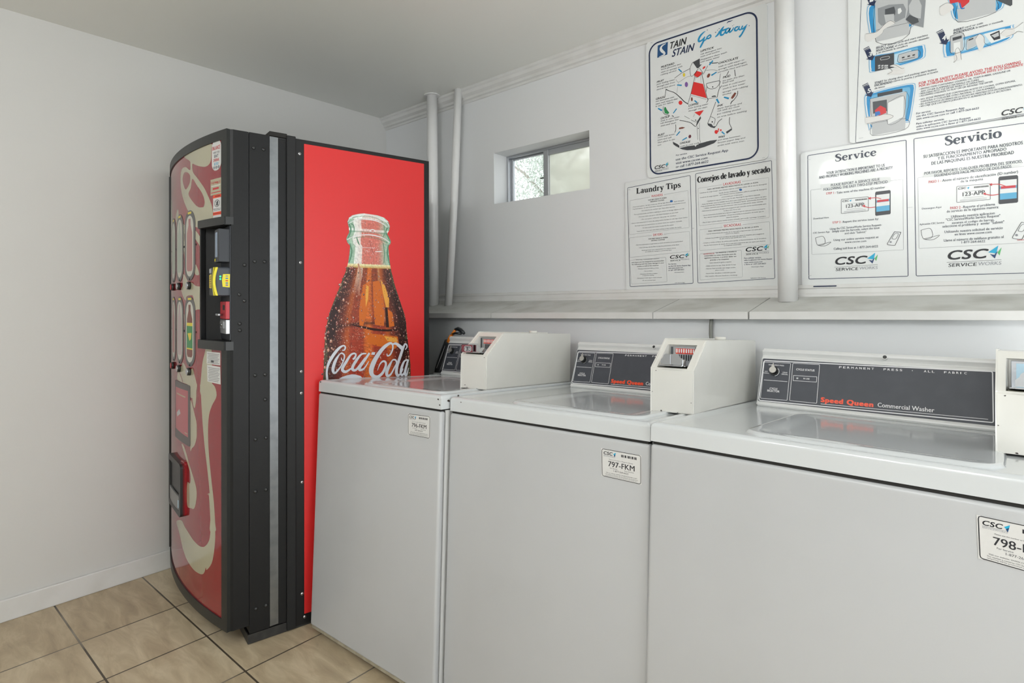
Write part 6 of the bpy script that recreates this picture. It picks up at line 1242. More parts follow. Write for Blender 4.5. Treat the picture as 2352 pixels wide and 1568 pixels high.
WX0, WX1, WZ0, WZ1 = 0.899, 1.479, 1.694, 1.956
bm = bmesh.new()
for lo, hi in (((0, 0, 1.10), (WX0, 0.16, H)), ((WX1, 0, 1.10), (XR, 0.16, H)), ((WX0, 0, 1.10), (WX1, 0.16, WZ0)), ((WX0, 0, WZ1), (WX1, 0.16, H))): box(bm, lo, hi)
bmesh.ops.remove_doubles(bm, verts=bm.verts, dist=1e-5)
struct(obj('wall_back', bm, wall_m))
LY = -0.25                                            # front edge of the sloping ledge over the thicker lower wall
struct(obj('wall_back_lower', B((0, LY + 0.036, 0), (XR, 0.16, 1.138)), wall2_m))
struct(obj('wall_front', B((0, YF - 0.12, 0), (XR, YF, H)), wall_m))
struct(obj('baseboard_left', B((0, YF, 0), (0.013, -0.215, 0.083), 0.004), trim_m))

# crown moulding along the back wall, with its stepped profile
prof = [(0, H), (-0.047, H), (-0.047, H - 0.012), (-0.040, H - 0.017), (-0.034, H - 0.030), (-0.020, H - 0.040), (-0.018, H - 0.052), (-0.008, H - 0.056), (-0.006, H - 0.066), (0, H - 0.068)]
bm = bmesh.new(); prism(bm, prof, lambda a, b, t: Vector((t, a, b)), 0, XR); struct(obj('trim_1', bm, trim_m))
# sloping ledge: back edge high on the wall, front edge lower; built of boards end to end
bm = bmesh.new()
segs = [(0.0, 1.100), (1.104, 1.905), (1.909, 2.245), (2.249, XR)]
for k, (xa, xb) in enumerate(segs):
    zf = lambda X: 1.137 + 0.0068 * (X - 0.69)
    dy = (-0.004, 0, 0.003, -0.001)[k]
    prof = [(0, 1.198), (LY + dy, 0), (LY + dy, 0 - 0.024), (LY + 0.03, 0 - 0.024), (0, 1.150)]
    va = [];
    for X in (xa, xb):
        z = zf(X)
        va.append([bm.verts.new((X, 0.0, 1.198)), bm.verts.new((X, LY + dy + 0.004, z + 0.001)), bm.verts.new((X, LY + dy, z - 0.003)), bm.verts.new((X, LY + dy, z - 0.022)), bm.verts.new((X, LY + 0.036, z - 0.026)), bm.verts.new((X, 0.0, z - 0.026))])
    n = 6
    fs = [bm.faces.new((va[0][i], va[0][(i + 1) % n], va[1][(i + 1) % n], va[1][i])) for i in range(n)] + [bm.faces.new(list(reversed(va[0]))), bm.faces.new(va[1])]
    bmesh.ops.recalc_face_normals(bm, faces=fs)
struct(obj('trim_2', bm, ledge_m))
bm = bmesh.new()                                      # added strips: brighter light on the ledge's front face put into colour
for xa, xb in ((0.0, 1.103), (1.105, 1.906), (1.908, 2.244), (2.250, XR)):
    dy = {0.0: 0, 1.105: 0, 1.908: .003, 2.25: -.001}[xa]; v8 = []
    for X in (xa, xb):
        z = 1.137 + 0.0068 * (X - 0.69); v8.append([bm.verts.new((X, LY + dy - .0045, z - .024)), bm.verts.new((X, LY + dy + .001, z - .024)), bm.verts.new((X, LY + dy + .001, z + .0005)), bm.verts.new((X, LY + dy - .0045, z - .0005))])
    fs = [bm.faces.new((v8[0][i], v8[0][(i + 1) % 4], v8[1][(i + 1) % 4], v8[1][i])) for i in range(4)] + [bm.faces.new(list(reversed(v8[0]))), bm.faces.new(v8[1])]
    bmesh.ops.recalc_face_normals(bm, faces=fs)
struct(obj('trim_4', bm, trim_m))
bm = bmesh.new()                                      # quarter round and flat strip where ledge meets wall
prism(bm, [(0.0, 1.190), (-0.016, 1.193), (-0.015, 1.203), (-0.009, 1.208), (-0.007, 1.222), (-0.010, 1.225), (-0.009, 1.236), (0, 1.238)], lambda a, b, t: Vector((t, a, b)), 0, XR)
struct(obj('trim_3', bm, trim_m))

# window: deep reveal, aluminium slider, clear sash left, frosted sash right
wn = empty('window_1', Matrix.Translation((WX0, 0.1, WZ0))); wn['kind'] = 'structure'
wn['label'] = 'small high sliding window with clear left pane and frosted right pane'
def wbox(name, boxes, m, r=0.0015):
    bm = bmesh.new()
    for lo, hi in boxes: box(bm, [lo[0], lo[1] - 0.1 + 0.1, lo[2]], hi, r, 1)
    return obj(name, bm, m, wn)
WW, WH = WX1 - WX0, WZ1 - WZ0
wbox('window_frame', [((0, -.002, 0), (.013, .045, WH)), ((WW - .013, -.002, 0), (WW, .045, WH)), ((0.013, -.002, 0), (WW - .013, .045, .012)), ((0.013, -.002, WH - .012), (WW - .013, .045, WH))], alum)
SX = .246
wbox('window_sash', [((SX, -.004, .012), (SX + .030, .016, WH - .012)), ((WW - .028, .0, .012), (WW - .013, .016, WH - .012)), ((SX + .03, .0, .012), (WW - .028, .016, .024)), ((SX + .03, .0, WH - .038), (WW - .028, .016, WH - .012))], alum)
wbox('window_sash', [((.013, .022, .012), (.026, .038, WH - .012)), ((SX + .002, .022, .012), (SX + .014, .038, WH - .012)), ((.026, .022, .012), (SX, .038, .02)), ((.026, .022, WH - .02), (SX, .038, WH - .012))], alum)
gm = bpy.data.materials.new('clear_glass'); gm.use_nodes = True; nt = gm.node_tree; nt.nodes.clear()
o_ = nt.nodes.new('ShaderNodeOutputMaterial'); t_ = nt.nodes.new('ShaderNodeBsdfTransparent'); g_ = nt.nodes.new('ShaderNodeBsdfGlossy'); x_ = nt.nodes.new('ShaderNodeMixShader'); fr = nt.nodes.new('ShaderNodeFresnel')
fr.inputs[0].default_value = 1.25; g_.inputs['Roughness'].default_value = 0.03; t_.inputs[0].default_value = (0.97, 0.985, 0.98, 1)
nt.links.new(fr.outputs[0], x_.inputs[0]); nt.links.new(t_.outputs[0], x_.inputs[1]); nt.links.new(g_.outputs[0], x_.inputs[2]); nt.links.new(x_.outputs[0], o_.inputs[0])
fm = bpy.data.materials.new('frosted_glass'); fm.use_nodes = True; nt = fm.node_tree; nt.nodes.clear()
o_ = nt.nodes.new('ShaderNodeOutputMaterial'); t_ = nt.nodes.new('ShaderNodeBsdfTranslucent'); r_ = nt.nodes.new('ShaderNodeBsdfRefraction'); x_ = nt.nodes.new('ShaderNodeMixShader')
t_.inputs[0].default_value = (0.62, 0.62, 0.58, 1); r_.inputs['Roughness'].default_value = 0.4; r_.inputs['IOR'].default_value = 1.02; r_.inputs[0].default_value = (.95, .95, .9, 1); x_.inputs[0].default_value = 0.6
nt.links.new(t_.outputs[0], x_.inputs[1]); nt.links.new(r_.outputs[0], x_.inputs[2]); nt.links.new(x_.outputs[0], o_.inputs[0])
obj('pane', B((.026, .029, .02), (SX + .002, .032, WH - .02)), gm, wn)
obj('pane', B((SX + .03, .007, .024), (WW - .028, .010, WH - .038)), fm, wn)
obj('latch', B((SX - .022, -.004, .112), (SX, .004, .117), .001), blkp, wn)

# outside the window: ground, pale rendered garden wall, a tree
struct(obj('ground', B((-9, 0.16, -0.3), (12, 14, -0.12)), mat('pale_concrete', '#c9c6bf', .8, mottle=.4)))
t = empty('garden_tree', Matrix.Translation((-2.33, 4.3, -0.12)))
tag(t, 'leafy tree outside, seen through the clear left window pane', 'tree')
bm = bmesh.new(); tube(bm, [(0.3, 0, 0), (.33, .02, 1.2), (.45, .0, 2.2), (.5, .05, 3.3)], [.09, .07, .055, .03], 10)
for a in range(7):
    z = 1.7 + a * .2; an = a * 2.1; tube(bm, [(.4, 0, z), (.4 + .4 * math.cos(an), .4 * math.sin(an), z + .4), (.4 + .8 * math.cos(an), .7 * math.sin(an), z + .6)], [.03, .02, .008], 6)
obj('trunk', bm, mat('bark', '#b5afa6', .9, mottle=.5, mscale=12), t)
bm = bmesh.new(); rnd = random.Random(4)
for k in range(9000):
    u = rnd.random(); th = rnd.random() * 2 * PI; ph = math.acos(2 * rnd.random() - 1); r = .95 * rnd.random() ** .45
    c = Vector((.42 + r * math.sin(ph) * math.cos(th) * .62, r * math.sin(ph) * math.sin(th) * .7, 3.15 + r * math.cos(ph) * 1.0))
    if rnd.random() < .65 and math.sin(c.x * 9) + math.sin(c.z * 7 + c.y * 5) > .35: continue
    s = .014 + .018 * rnd.random(); q = Euler((rnd.random() * 6, rnd.random() * 6, rnd.random() * 6)).to_matrix()
    vs = [bm.verts.new(c + q @ Vector(p) * s) for p in ((-1, 0, 0), (0, -.45, .1), (1.1, 0, 0), (0, .45, .1))]; bm.faces.new(vs)
lf = obj('foliage', bm, mat('leaf_with_glare', '#cdd3cb', .5, mottle=.6, mscale=5, mcol='#aeb9ac'), t); lf['kind'] = 'stuff'  # leaf colour bleached to stand in for overexposed daylight

hs = empty('neighbour_house', Matrix.Translation((-1.0, 6.2, -.12))); tag(hs, 'pale house outside behind the frosted window pane', 'house')
obj('wall', B((-2.1, 0, 0), (3.6, 2.5, 3.62), .01, 1), mat('cream_render', '#aaa697', .8, mottle=.3), hs)
obj('roof', B((-2.25, -.2, 3.62), (3.75, 2.7, 3.74), .01, 1), mat('pale_roof_edge', '#cfccc2', .7), hs)

# unseen ceiling fixtures, added behind the camera to go with the fill lights
for lx, ly in FILL_TUBES:
    f = empty('added_ceiling_light', Matrix.Translation((lx, ly, H)))
    tag(f, 'added unseen fluorescent tube fixture on the ceiling ' + ('farther from the washers' if lx > 2.5 else 'nearer the washers'), 'light fixture')
    obj('housing', B((-.62, -.04, -.05), (.62, .04, 0), .006), console_m, f)
    bm = bmesh.new(); cyl(bm, (-.59, 0, -.085), (.59, 0, -.085), .013, .013, 14); obj('tube', bm, mat('fill_tube', '#f4f4ee', .4, emit=('#fffdf4', 6)), f)

# ---------------------------------------------------------------- pipes
def pipe(name, pts, r, label, brk=None):
    bm = bmesh.new(); tube(bm, pts, r, 28)
    return tag(obj(name, bm, pipe_m), label, 'pipe', None)
ledge_z = lambda X, Y: 1.198 + (1.198 - (1.137 + 0.0068 * (X - 0.69))) * Y / 0.25
pY = -0.0853
pipe('wall_pipe', [(0.5233, pY, H), (0.524, pY, 1.8), (0.5245, pY - .002, ledge_z(.52, pY) - .004)], 0.0285, 'straight white pipe from ceiling to ledge right behind the vending machine')
pipe('wall_pipe', [(0.6905, -.047, H), (0.668, -.062, 1.75), (0.6475, -.094, ledge_z(.64, -.094) - .004)], 0.0205, 'thin slanting white pipe, leaning beside the straight corner pipe')
p3 = pipe('wall_pipe', [(2.318, -.075, H), (2.319, -.075, 1.75), (2.3205, -.076, ledge_z(2.32, -.075) - .004)], 0.031, 'thick white pipe between the laundry tips sheets and the service sheets')
bm = bmesh.new(); cyl(bm, (.5233, pY, H - .004), (.5233, pY, H), .043, .043, 24); obj('pipe_collar', bm, pipe_m, bpy.data.objects['wall_pipe'])

# grey hose hanging behind the middle coin box
bm = bmesh.new(); X0 = 2.117
tube(bm, [(X0 - .002, LY + .022, 1.125), (X0 - .004, LY + .020, 1.10), (X0 - .004, LY + .018, 1.07), (X0 + .003, LY + .012, 1.02), (X0 + .005, LY + .006, .9), (X0, LY + .006, .8)], .0065, 10)
tag(obj('hose', bm, mat('grey_rubber', '#80827c', .5)), 'thin grey hose hanging from under the ledge behind the second washer', 'hose')

# ---------------------------------------------------------------- wall signs
def wallmap(Y): return lambda a, b, off: Vector((a, Y - off, b))
def sign(name, label, x0, z0, x1, z1, r, key, Y=-0.006, th=0.003, dx=0.0):
    root = empty(name, Matrix.Translation(((x0 + x1) / 2, 0, z0))); tag(root, label, 'sign')
    bm = bmesh.new(); cx = (x0 + x1) / 2
    prism(bm, rrect(x0 - cx, 0, x1 - cx, z1 - z0, r), lambda a, b, t: Vector((a, t, b)), -.0005, Y)
    obj('board', bm, mat('sign_board', '#dfe2e1', .22, coat=.2), root)
    a = Art(lambda a, b, off: Vector((a - cx, Y - off, b - z0)))
    a.data(DATA[key]); return root, a
R1, a1 = sign('stain_sign', 'stain removal poster with white shirt and red tie in a blue rounded border', 1.764, 1.694, 2.243, 2.262, .022, 'stain')
pts = rrect(1.7795, 1.7065, 2.2065, 2.2435, .04, 8)
a1.stroke([(p[0], p[1], .006) for p in pts], 'navy', 2, True)
a1.build('printing', R1)
R2, a2 = sign('laundry_tips_sign', 'white laundry tips sign in two columns, English left and Spanish right', 1.660, 1.222, 2.268, 1.692, .012, 'tips'); a2.build('printing', R2)
R3, a3 = sign('service_sign', 'white service instruction sign with drawn phones, headed Service and Servicio', 2.348, 1.232, 3.04, 1.696, .012, 'service'); a3.build('printing', R3)
R4, a4 = sign('dryer_sign', 'tall dryer instruction poster with blue numbered step drawings', 2.497, 1.700, 3.22, 2.262, .012, 'dryer')
a4.build('printing', R4)
# staples / creases and a dark blue strip of tape on the lower moulding
for nm, xa, za, w_, root in (('staple', 2.375, 1.668, .01, R3), ('staple', 2.374, 1.268, .01, R3), ('staple', 2.66, 1.47, .012, R3), ('staple', 1.68, 1.66, .01, R2), ('staple', 1.958, 1.47, .01, R2), ('staple', 1.79, 2.25, .009, R1), ('staple', 2.225, 1.70, .009, R1), ('staple', 2.53, 1.712, .012, R4)):
    cx, z0 = root.location.x, root.location.z
    bm = bmesh.new(); box(bm, (xa - cx - w_ / 2, -.0072, za - z0), (xa - cx + w_ / 2, -.006, za - z0 + .0012), .0003, 1); obj('staple', bm, steel, root)
o = obj('tape_strip', B((2.385, -.013, 1.229), (2.455, -.0085, 1.2325), .0005, 1), ink('navy')); tag(o, 'thin dark blue strip on the moulding under the service sign', 'tape')

# ---------------------------------------------------------------- washers
W, DEEP, TOP = 0.651, 0.71, 0.914
CA = math.radians(18); CY = 0.572
LID = dict(x0=.178, x1=.602, y0=.045, y1=.485)
def smooth01(t): t = max(0, min(1, t)); return t * t * (3 - 2 * t)

def xleft(y, notch):
    if not notch: return 0.0
    if y < .24: return 0.0
    if y < .53: return .068 * (y - .24) / .29
    if y < .56: return .068 * (.56 - y) / .03
    return 0.0

def make_deck(notch):
    """enamelled top: raised rim, shallow well, rolled front and side skirt"""
    bm = bmesh.new(); nx, ny = 60, 64
    def h(x, y, xl):
        d = min(x - xl, W - x, y)
        return TOP - .0045 * smooth01((d - .012) / .02)
    R = .010
    g = []
    ys = [0, .001, .003, .006, .010, .014] + [.02 + (DEEP - .02) * j / ny for j in range(ny + 1)]
    for y in ys:
        xl = xleft(y, notch); row = []
        ts = [0, .0015, .004, .0085, .015, .022] + [.03 + .94 * i / nx for i in range(nx + 1)] + [.978, .985, .9915, .996, .9985, 1]
        for t in ts:
            x = xl + (W - xl) * t; d = min(x - xl, W - x, y)
            dd = max(0, R - d); z = h(x, y, xl) - (R - math.sqrt(max(0, R * R - dd * dd)))
            row.append(bm.verts.new((x, y, z)))
        g.append(row)
    for j in range(len(g) - 1):
        for i in range(len(g[0]) - 1):
            f = bm.faces.new((g[j][i], g[j][i + 1], g[j + 1][i + 1], g[j + 1][i])); f.smooth = True
    ring = g[0] + [r[-1] for r in g[1:]] + list(reversed(g[-1][:-1])) + [r[0] for r in reversed(g[1:-1])]
    low = [bm.verts.new((v.co.x, v.co.y, .872)) for v in ring]; n = len(ring)
    low2 = [bm.verts.new((min(max(v.co.x, .008 + xleft(v.co.y, notch)), W - .008), min(max(v.co.y, .008), DEEP - .008), .870)) for v in ring]
    for i in range(n):
        f = bm.faces.new((ring[i], low[i], low[(i + 1) % n], ring[(i + 1) % n])); f.smooth = False
        bm.faces.new((low[i], low2[i], low2[(i + 1) % n], low[(i + 1) % n]))
    bmesh.ops.recalc_face_normals(bm, faces=bm.faces[:])
    return bm

def make_lid():
    bm = bmesh.new(); nx, ny = 70, 64; L = LID; g = []
    cx, cy = (L['x0'] + L['x1']) / 2, (L['y0'] + L['y1']) / 2; hx, hy = (L['x1'] - L['x0']) / 2, (L['y1'] - L['y0']) / 2
    rc = .05
    for j in range(ny + 1):
        row = []
        for i in range(nx + 1):
            u = -1 + 2 * i / nx; v = -1 + 2 * j / ny
            # rounded-rectangle mapping of a square grid
            x = u * hx; y = v * hy
            ex, ey = max(0, abs(x) - (hx - rc)), max(0, abs(y) - (hy - rc))
            if ex > 0 and ey > 0:
                m_ = max(ex, ey); l_ = math.hypot(ex, ey); k = m_ / l_
                x = math.copysign(hx - rc + ex * k, x); y = math.copysign(hy - rc + ey * k, y)
                d = rc - m_
            else: d = min(hx - abs(x), hy - abs(y))
            z = TOP - .0045 + .006 * smooth01(d / .006) - .0045 * smooth01((d - .022) / .045)
            fx = (x + .062) / .085; fy = (y + hy - .032) / .024            # finger dish in the front lip
            q = max(0, 1 - fx * fx - fy * fy); z -= .0045 * smooth01(q * 1.4) * (0.4 + .6 * smooth01(d / .01))
            row.append(bm.verts.new((cx + x, cy + y, z)))
        g.append(row)
    for j in range(ny):
        for i in range(nx):
            f = bm.faces.new((g[j][i], g[j][i + 1], g[j + 1][i + 1], g[j + 1][i])); f.smooth = True
    ring = g[0] + [r[-1] for r in g[1:]] + list(reversed(g[-1][:-1])) + [r[0] for r in reversed(g[1:-1])]
    low = [bm.verts.new((v.co.x, v.co.y, TOP - .0050)) for v in ring]; n = len(ring)
    for i in range(n): bm.faces.new((ring[i], low[i], low[(i + 1) % n], ring[(i + 1) % n]))
    bmesh.ops.recalc_face_normals(bm, faces=bm.faces[:])
    return bm

CONX = (.0406, .615)
def conmap(a, b, off):
    return Vector((a, CY + b * math.sin(CA) - off * math.cos(CA), TOP - .0035 + b * math.cos(CA) + off * math.sin(CA)))

def make_console():
    bm = bmesh.new()
    s, c = math.sin(CA), math.cos(CA)
    P_ = lambda q, off=0: (CY + q * s - off * c, TOP - .0035 + q * c + off * s)
    prof = [P_(.000, -.002), P_(.004, .0015), P_(.008, .002), P_(.0125, 0.0), P_(.149, 0), P_(.1525, -.003), P_(.156, -.0035), P_(.160, -.001), P_(.165, .003), P_(.170, .004), P_(.1755, .001), P_(.1785, -.007), P_(.180, -.02), P_(.176, -.06)]
    prof += [(.70, TOP + .13), (.705, TOP + .12), (.705, TOP - .0035)]
    fs = prism(bm, prof, lambda a, b, t: Vector((t, a, b)), *CONX)
    bmesh.ops.bevel(bm, geom=[e for e in bm.edges if abs(e.verts[0].co.x - e.verts[1].co.x) < 1e-6], offset=.004, segments=2, affect='EDGES')
    return bm

def make_knob():
    bm = bmesh.new(); c0 = conmap(.0815, .107, .0005); n = (conmap(0, 0, 1) - conmap(0, 0, 0)).normalized()
    cyl(bm, c0, c0 + n * .004, .0135, .0125, 24, True, 0); cyl(bm, c0 + n * .004, c0 + n * .016, .0095, .0085, 20, True, 0)
    return bm
def make_drop():
    """teardrop pointer face of the selector knob"""
    bm = bmesh.new(); pts = []
    for i in range(20):
        t = math.radians(-240 + 300 * i / 19); pts.append((.0095 * math.cos(t), .0095 * math.sin(t)))
    pts.append((0, .0215))
    prism(bm, pts, lambda a, b, t: conmap(.0815 + a, .107 + b, t), .0168, .0190)
    return bm
def make_skirt():
    bm = bmesh.new(); pts = []
    for i in range(14):
        t = math.radians(-80 + 130 * i / 13); pts.append((.0140 * math.cos(t), .0140 * math.sin(t)))
    for i in range(13, -1, -1):
        t = math.radians(-80 + 130 * i / 13); pts.append((.0122 * math.cos(t), .0122 * math.sin(t)))
    prism(bm, pts, lambda a, b, t: conmap(.083 + a, .105 + b, t), .003, .0052)
    return bm

BW, BDEEP, K1, K2h, KY = .1165, .485, .112, .188, .082
def slant(a, b, off):
    """coin face of the box: a across, b up the slanted face from the fold, off outwards"""
    d = Vector((0, KY, K2h - K1)).normalized(); nn = Vector((0, -d.z, d.y)); return Vector((a, 0, K1)) + d * b + nn * off
def make_coinbox():
    """folded-steel meter case with an opening through its slanted face"""
    bm = bmesh.new(); Ls = math.hypot(KY, K2h - K1)

    o0, o1, q0, q1 = .015, BW - .019, .004, Ls - .020                    # opening on the slanted face
    r = .003
    def quad(*p, sm=False):
        f = bm.faces.new([bm.verts.new(v) for v in p]); f.smooth = sm
    # front, back, top, bottom
    quad(Vector((0, 0, 0)), Vector((BW, 0, 0)), slant(BW, 0, 0), slant(0, 0, 0))
    quad(Vector((0, KY, K2h)), Vector((BW, KY, K2h)), Vector((BW, BDEEP, K2h)), Vector((0, BDEEP, K2h)))
    quad(Vector((BW, BDEEP, 0)), Vector((0, BDEEP, 0)), Vector((0, BDEEP, K2h)), Vector((BW, BDEEP, K2h)))
    quad(Vector((0, 0, 0)), Vector((0, BDEEP, 0)), Vector((BW, BDEEP, 0)), Vector((BW, 0, 0)))
    for x in (0, BW):
        quad(Vector((x, 0, 0)), Vector((x, BDEEP, 0)), Vector((x, BDEEP, K2h)), Vector((x, KY, K2h)), Vector((x, 0, K1)))
    # slanted face around the opening
    S = lambda a, b: slant(a, b, 0)
    quad(S(0, 0), S(o0, q0), S(o0, q1), S(0, Ls)); quad(S(o1, q0), S(BW, 0), S(BW, Ls), S(o1, q1)); quad(S(0, 0), S(BW, 0), S(o1, q0), S(o0, q0)); quad(S(o0, q1), S(o1, q1), S(BW, Ls), S(0, Ls))
    bmesh.ops.remove_doubles(bm, verts=bm.verts, dist=1e-5)
    es = [e for e in bm.edges if len(e.link_faces) == 2 and e.calc_face_angle(0) > .3]
    bmesh.ops.bevel(bm, geom=es, offset=r, segments=2, affect='EDGES', clamp_overlap=True)
    # recess walls
    D_ = .042
    def R_(a, b, d): return slant(a, b, 0) + Vector((0, d, 0))
    zb = lambda b: b
    c00, c10, c11, c01 = (o0, q0), (o1, q0), (o1, q1), (o0, q1)
    back = KY - .006
    fl = slant(o0, q0, 0).z - .004
    F = [slant(*c, 0) for c in (c00, c10, c11, c01)]
    Bk = [Vector((o0 + .004, back, fl)), Vector((o1 - .004, back, fl)), Vector((o1 - .004, back, F[2].z - .002)), Vector((o0 + .004, back, F[3].z - .002))]
    for i in range(4):
        j = (i + 1) % 4
        if (F[i] - Bk[i]).length > 1e-6: quad(F[i], F[j], Bk[j], Bk[i])
    quad(*Bk)
    bmesh.ops.recalc_face_normals(bm, faces=bm.faces[:])
    return bm

def chips(parent, mp, spots, name='worn_spot'):
    for k, (x, z, s) in enumerate(spots):
        a = Art(mp, base=.0003); n = 9; rr = random.Random(k * 7 + int(x * 1000))
        a.poly([(x + s * (.6 + .7 * rr.random()) * math.cos(2 * PI * i / n), z + s * (.4 + .6 * rr.random()) * math.sin(2 * PI * i / n)) for i in range(n)], 'rust', 1)
        a.build(name, parent)

def make_washer(name, M4, label, idx, stick, notch=False, box_at=None, price=False, kind=1):
    root = empty(name, M4); tag(root, label, 'washing machine', 'top-loading washers in a row')
    zf, zr = .034, .074
    # cabinet behind the front panel, its underside level with the floor although the machine leans back
    bm = bmesh.new()
    outl = [(.002, .022)] + ([(.004, .24), (.071, .53), (.006, .565)] if notch else []) + [(.002, DEEP - .01), (W - .002, DEEP - .01), (W - .002, .022)]
    up_ = [bm.verts.new((x, y, .868)) for x, y in outl]; dn = [bm.verts.new((x, y, zf + (zr - zf) * y / DEEP)) for x, y in outl]; n = len(outl)
    fs = [bm.faces.new((up_[i], up_[(i + 1) % n], dn[(i + 1) % n], dn[i])) for i in range(n)] + [bm.faces.new(up_), bm.faces.new(list(reversed(dn)))]
    bmesh.ops.recalc_face_normals(bm, faces=fs)
    obj('cabinet', bm, console_m, root)
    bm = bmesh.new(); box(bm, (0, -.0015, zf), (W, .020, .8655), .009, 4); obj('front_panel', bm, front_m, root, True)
    bm = B((.006, .004, .860), (W - .006, .05, .8705)); obj('seam', bm, dark_m, root)
    obj('base_rail', B((.004, .003, zf - .012), (W - .004, .05, zf + .002), .002, 1), rail_m, root)
    for fx in (.05, W - .05):
        for fy in (.06, DEEP - .06):
            zl = -M4.translation.z + fy * .0552 + .001
            bm = bmesh.new(); cyl(bm, (fx, fy, zl), (fx, fy, zl + .010), .020, .016, 16); cyl(bm, (fx, fy, zl + .01), (fx, fy, zf + (zr - zf) * fy / DEEP + .004), .006, .006, 10)
            obj('foot', bm, blkp, root)
    obj('top_deck', make_deck(notch), enamel, root)
    lid = obj('lid', make_lid(), enamel, root)
    con = obj('console', make_console(), console_m, root)
    # plate
    a = Art(conmap, base=.0006)
    a.poly(rrect(.0445, .0135, .607, .1445, .004), 'pcb', 0); a.data(DATA['plate'])
    pl = a.build('control_plate', con); pl.data.materials[0] = platem
    kn = obj('knob', make_knob(), blkp, con); dr = obj('knob_pointer', make_drop(), mat('brushed_knob_face', '#b9b7b2', .35, metal=.6, mottle=.5, mscale=300), con); obj('knob_skirt', make_skirt(), steel, con)
    bm = bmesh.new(); p = conmap(.355, .1665, 0.001); nn = (conmap(0, 0, 1) - conmap(0, 0, 0)).normalized(); cyl(bm, p, p + nn * .0035, .0075, .0065, 20); cyl(bm, p + nn * .0035, p + nn * .0042, .0048, .0044, 16, True, 1)
    me = obj('lock_button', bm, [console_m, blkp], con)
    # id sticker
    st = Art(lambda a_, b_, off: Vector((a_, -.0018 - off, b_)), base=.0002); st.data(DATA[stick]); st.build('id_sticker', root)
    # coin meter
    if box_at:
        bx, by, byaw = box_at
        cb = obj('coin_box', make_coinbox(), coin_m, root)
        Mb = Matrix.Translation((bx, by, TOP - .0005)) @ Matrix.Rotation(byaw, 4, 'Z'); cb.matrix_local = Mb
        # mechanism plate in the recess
        bm = bmesh.new(); back = KY - .008
        box(bm, (.022, back - .006, .105), (BW - .024, back, .170), .001, 1)
        obj('slide_plate', bm, steel, cb)
        a = Art(lambda a_, b_, off: Vector((a_, back - .006 - off, b_)), base=.0004)
        if kind < 3:
            for k in range(8):
                x = .038 + k * .0066; a.poly(rrect(x, .150, x + .0064, .1645, .0005, 2), 'redd' if k % 3 else 'orange', 1); a.poly(rrect(x + .0012, .1525, x + .0050, .1635, .0018, 3), 'board', 2)
                if k: a.poly(rrect(x + .0014, .132, x + .0048, .148, .001, 2), 'ink', 2)
            a.poly([(.024, .112), (.030, .112), (.030, .168), (.024, .168)], 'dgrey', 2)
        else:
            a.poly([(.03, .12), (.09, .12), (.09, .165), (.03, .165)], 'sky4', 1)  # pale blue reflection painted on the plate, no slots on this box
        a.build('slots_and_reflection', cb)
        # slide: tray lying in the opening with its bent push handle standing out in front
        bm = bmesh.new()
        zt = .122
        box(bm, (.020, .004, zt - .003), (.092, back - .004, zt), .0008, 1)
        prism(bm, [(.028, zt + .002), (.084, zt + .002), (.087, zt + .010), (.087, zt + .018), (.080, zt + .020), (.076, zt + .029), (.040, zt + .029), (.036, zt + .026), (.034, zt + .020), (.028, zt + .014)], lambda a_, b_, t_: Vector((a_, t_, b_)), -.001, .0015)
        box(bm, (.027, -.008, zt - .002), (.089, .006, zt + .001), .0008, 1)
        box(bm, (.087, -.004, zt - .001), (.0895, .016, zt + .016), .0006, 1)
        box(bm, (.0525, -.0022, zt + .003), (.0545, -.0008, zt + .026), .0003, 1)
        sl = obj('coin_slide', bm, chrome, cb)
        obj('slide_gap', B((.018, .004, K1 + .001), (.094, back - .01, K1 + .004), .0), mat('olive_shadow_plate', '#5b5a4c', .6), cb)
        bm = bmesh.new(); cyl(bm, (BW * .62, BDEEP * .62, K2h), (BW * .62, BDEEP * .62, K2h + .009), .0165, .015, 20); obj('lock_cap', bm, coin_m, cb)
        if price:
            pt = B((.010, -.012, zt - .001), (.060, -.008, zt + .024), .002, 2); pg = obj('price_tag', pt, mat('maroon_plastic', '#7c3a44', .35), cb)
            a = Art(lambda a_, b_, off: Vector((a_, -.012 - off, b_)), base=.0004)
            a.poly(rrect(.024, zt + .002, .058, zt + .020, .007), 'white', 1); a.poly(rrect(.0255, zt + .0035, .0565, zt + .0185, .006), 'phone', 2)
            a.text('$1.50', (.028, zt + .006, .054, zt + .006), .0095, 'white', .03, 0, layer=3)
            # the lettering belongs to the tag
            ta = a.build('price_lettering', cb)
        sp = [(BW * .12, K2h - .01, .0012), (.004, .05, .0009), (BW - .006, .03, .001)] if not price else [(BW - .01, K1 + .0, .0014), (.02, .01, .0015)]
        chips(cb, lambda a_, b_, off: Vector((a_, -off - .0002, b_)), [(x, min(z, K1 - .006), s * 1.4) for x, z, s in sp] + [(.03, .003, .0022), (.075, .0025, .0016)])
    return root

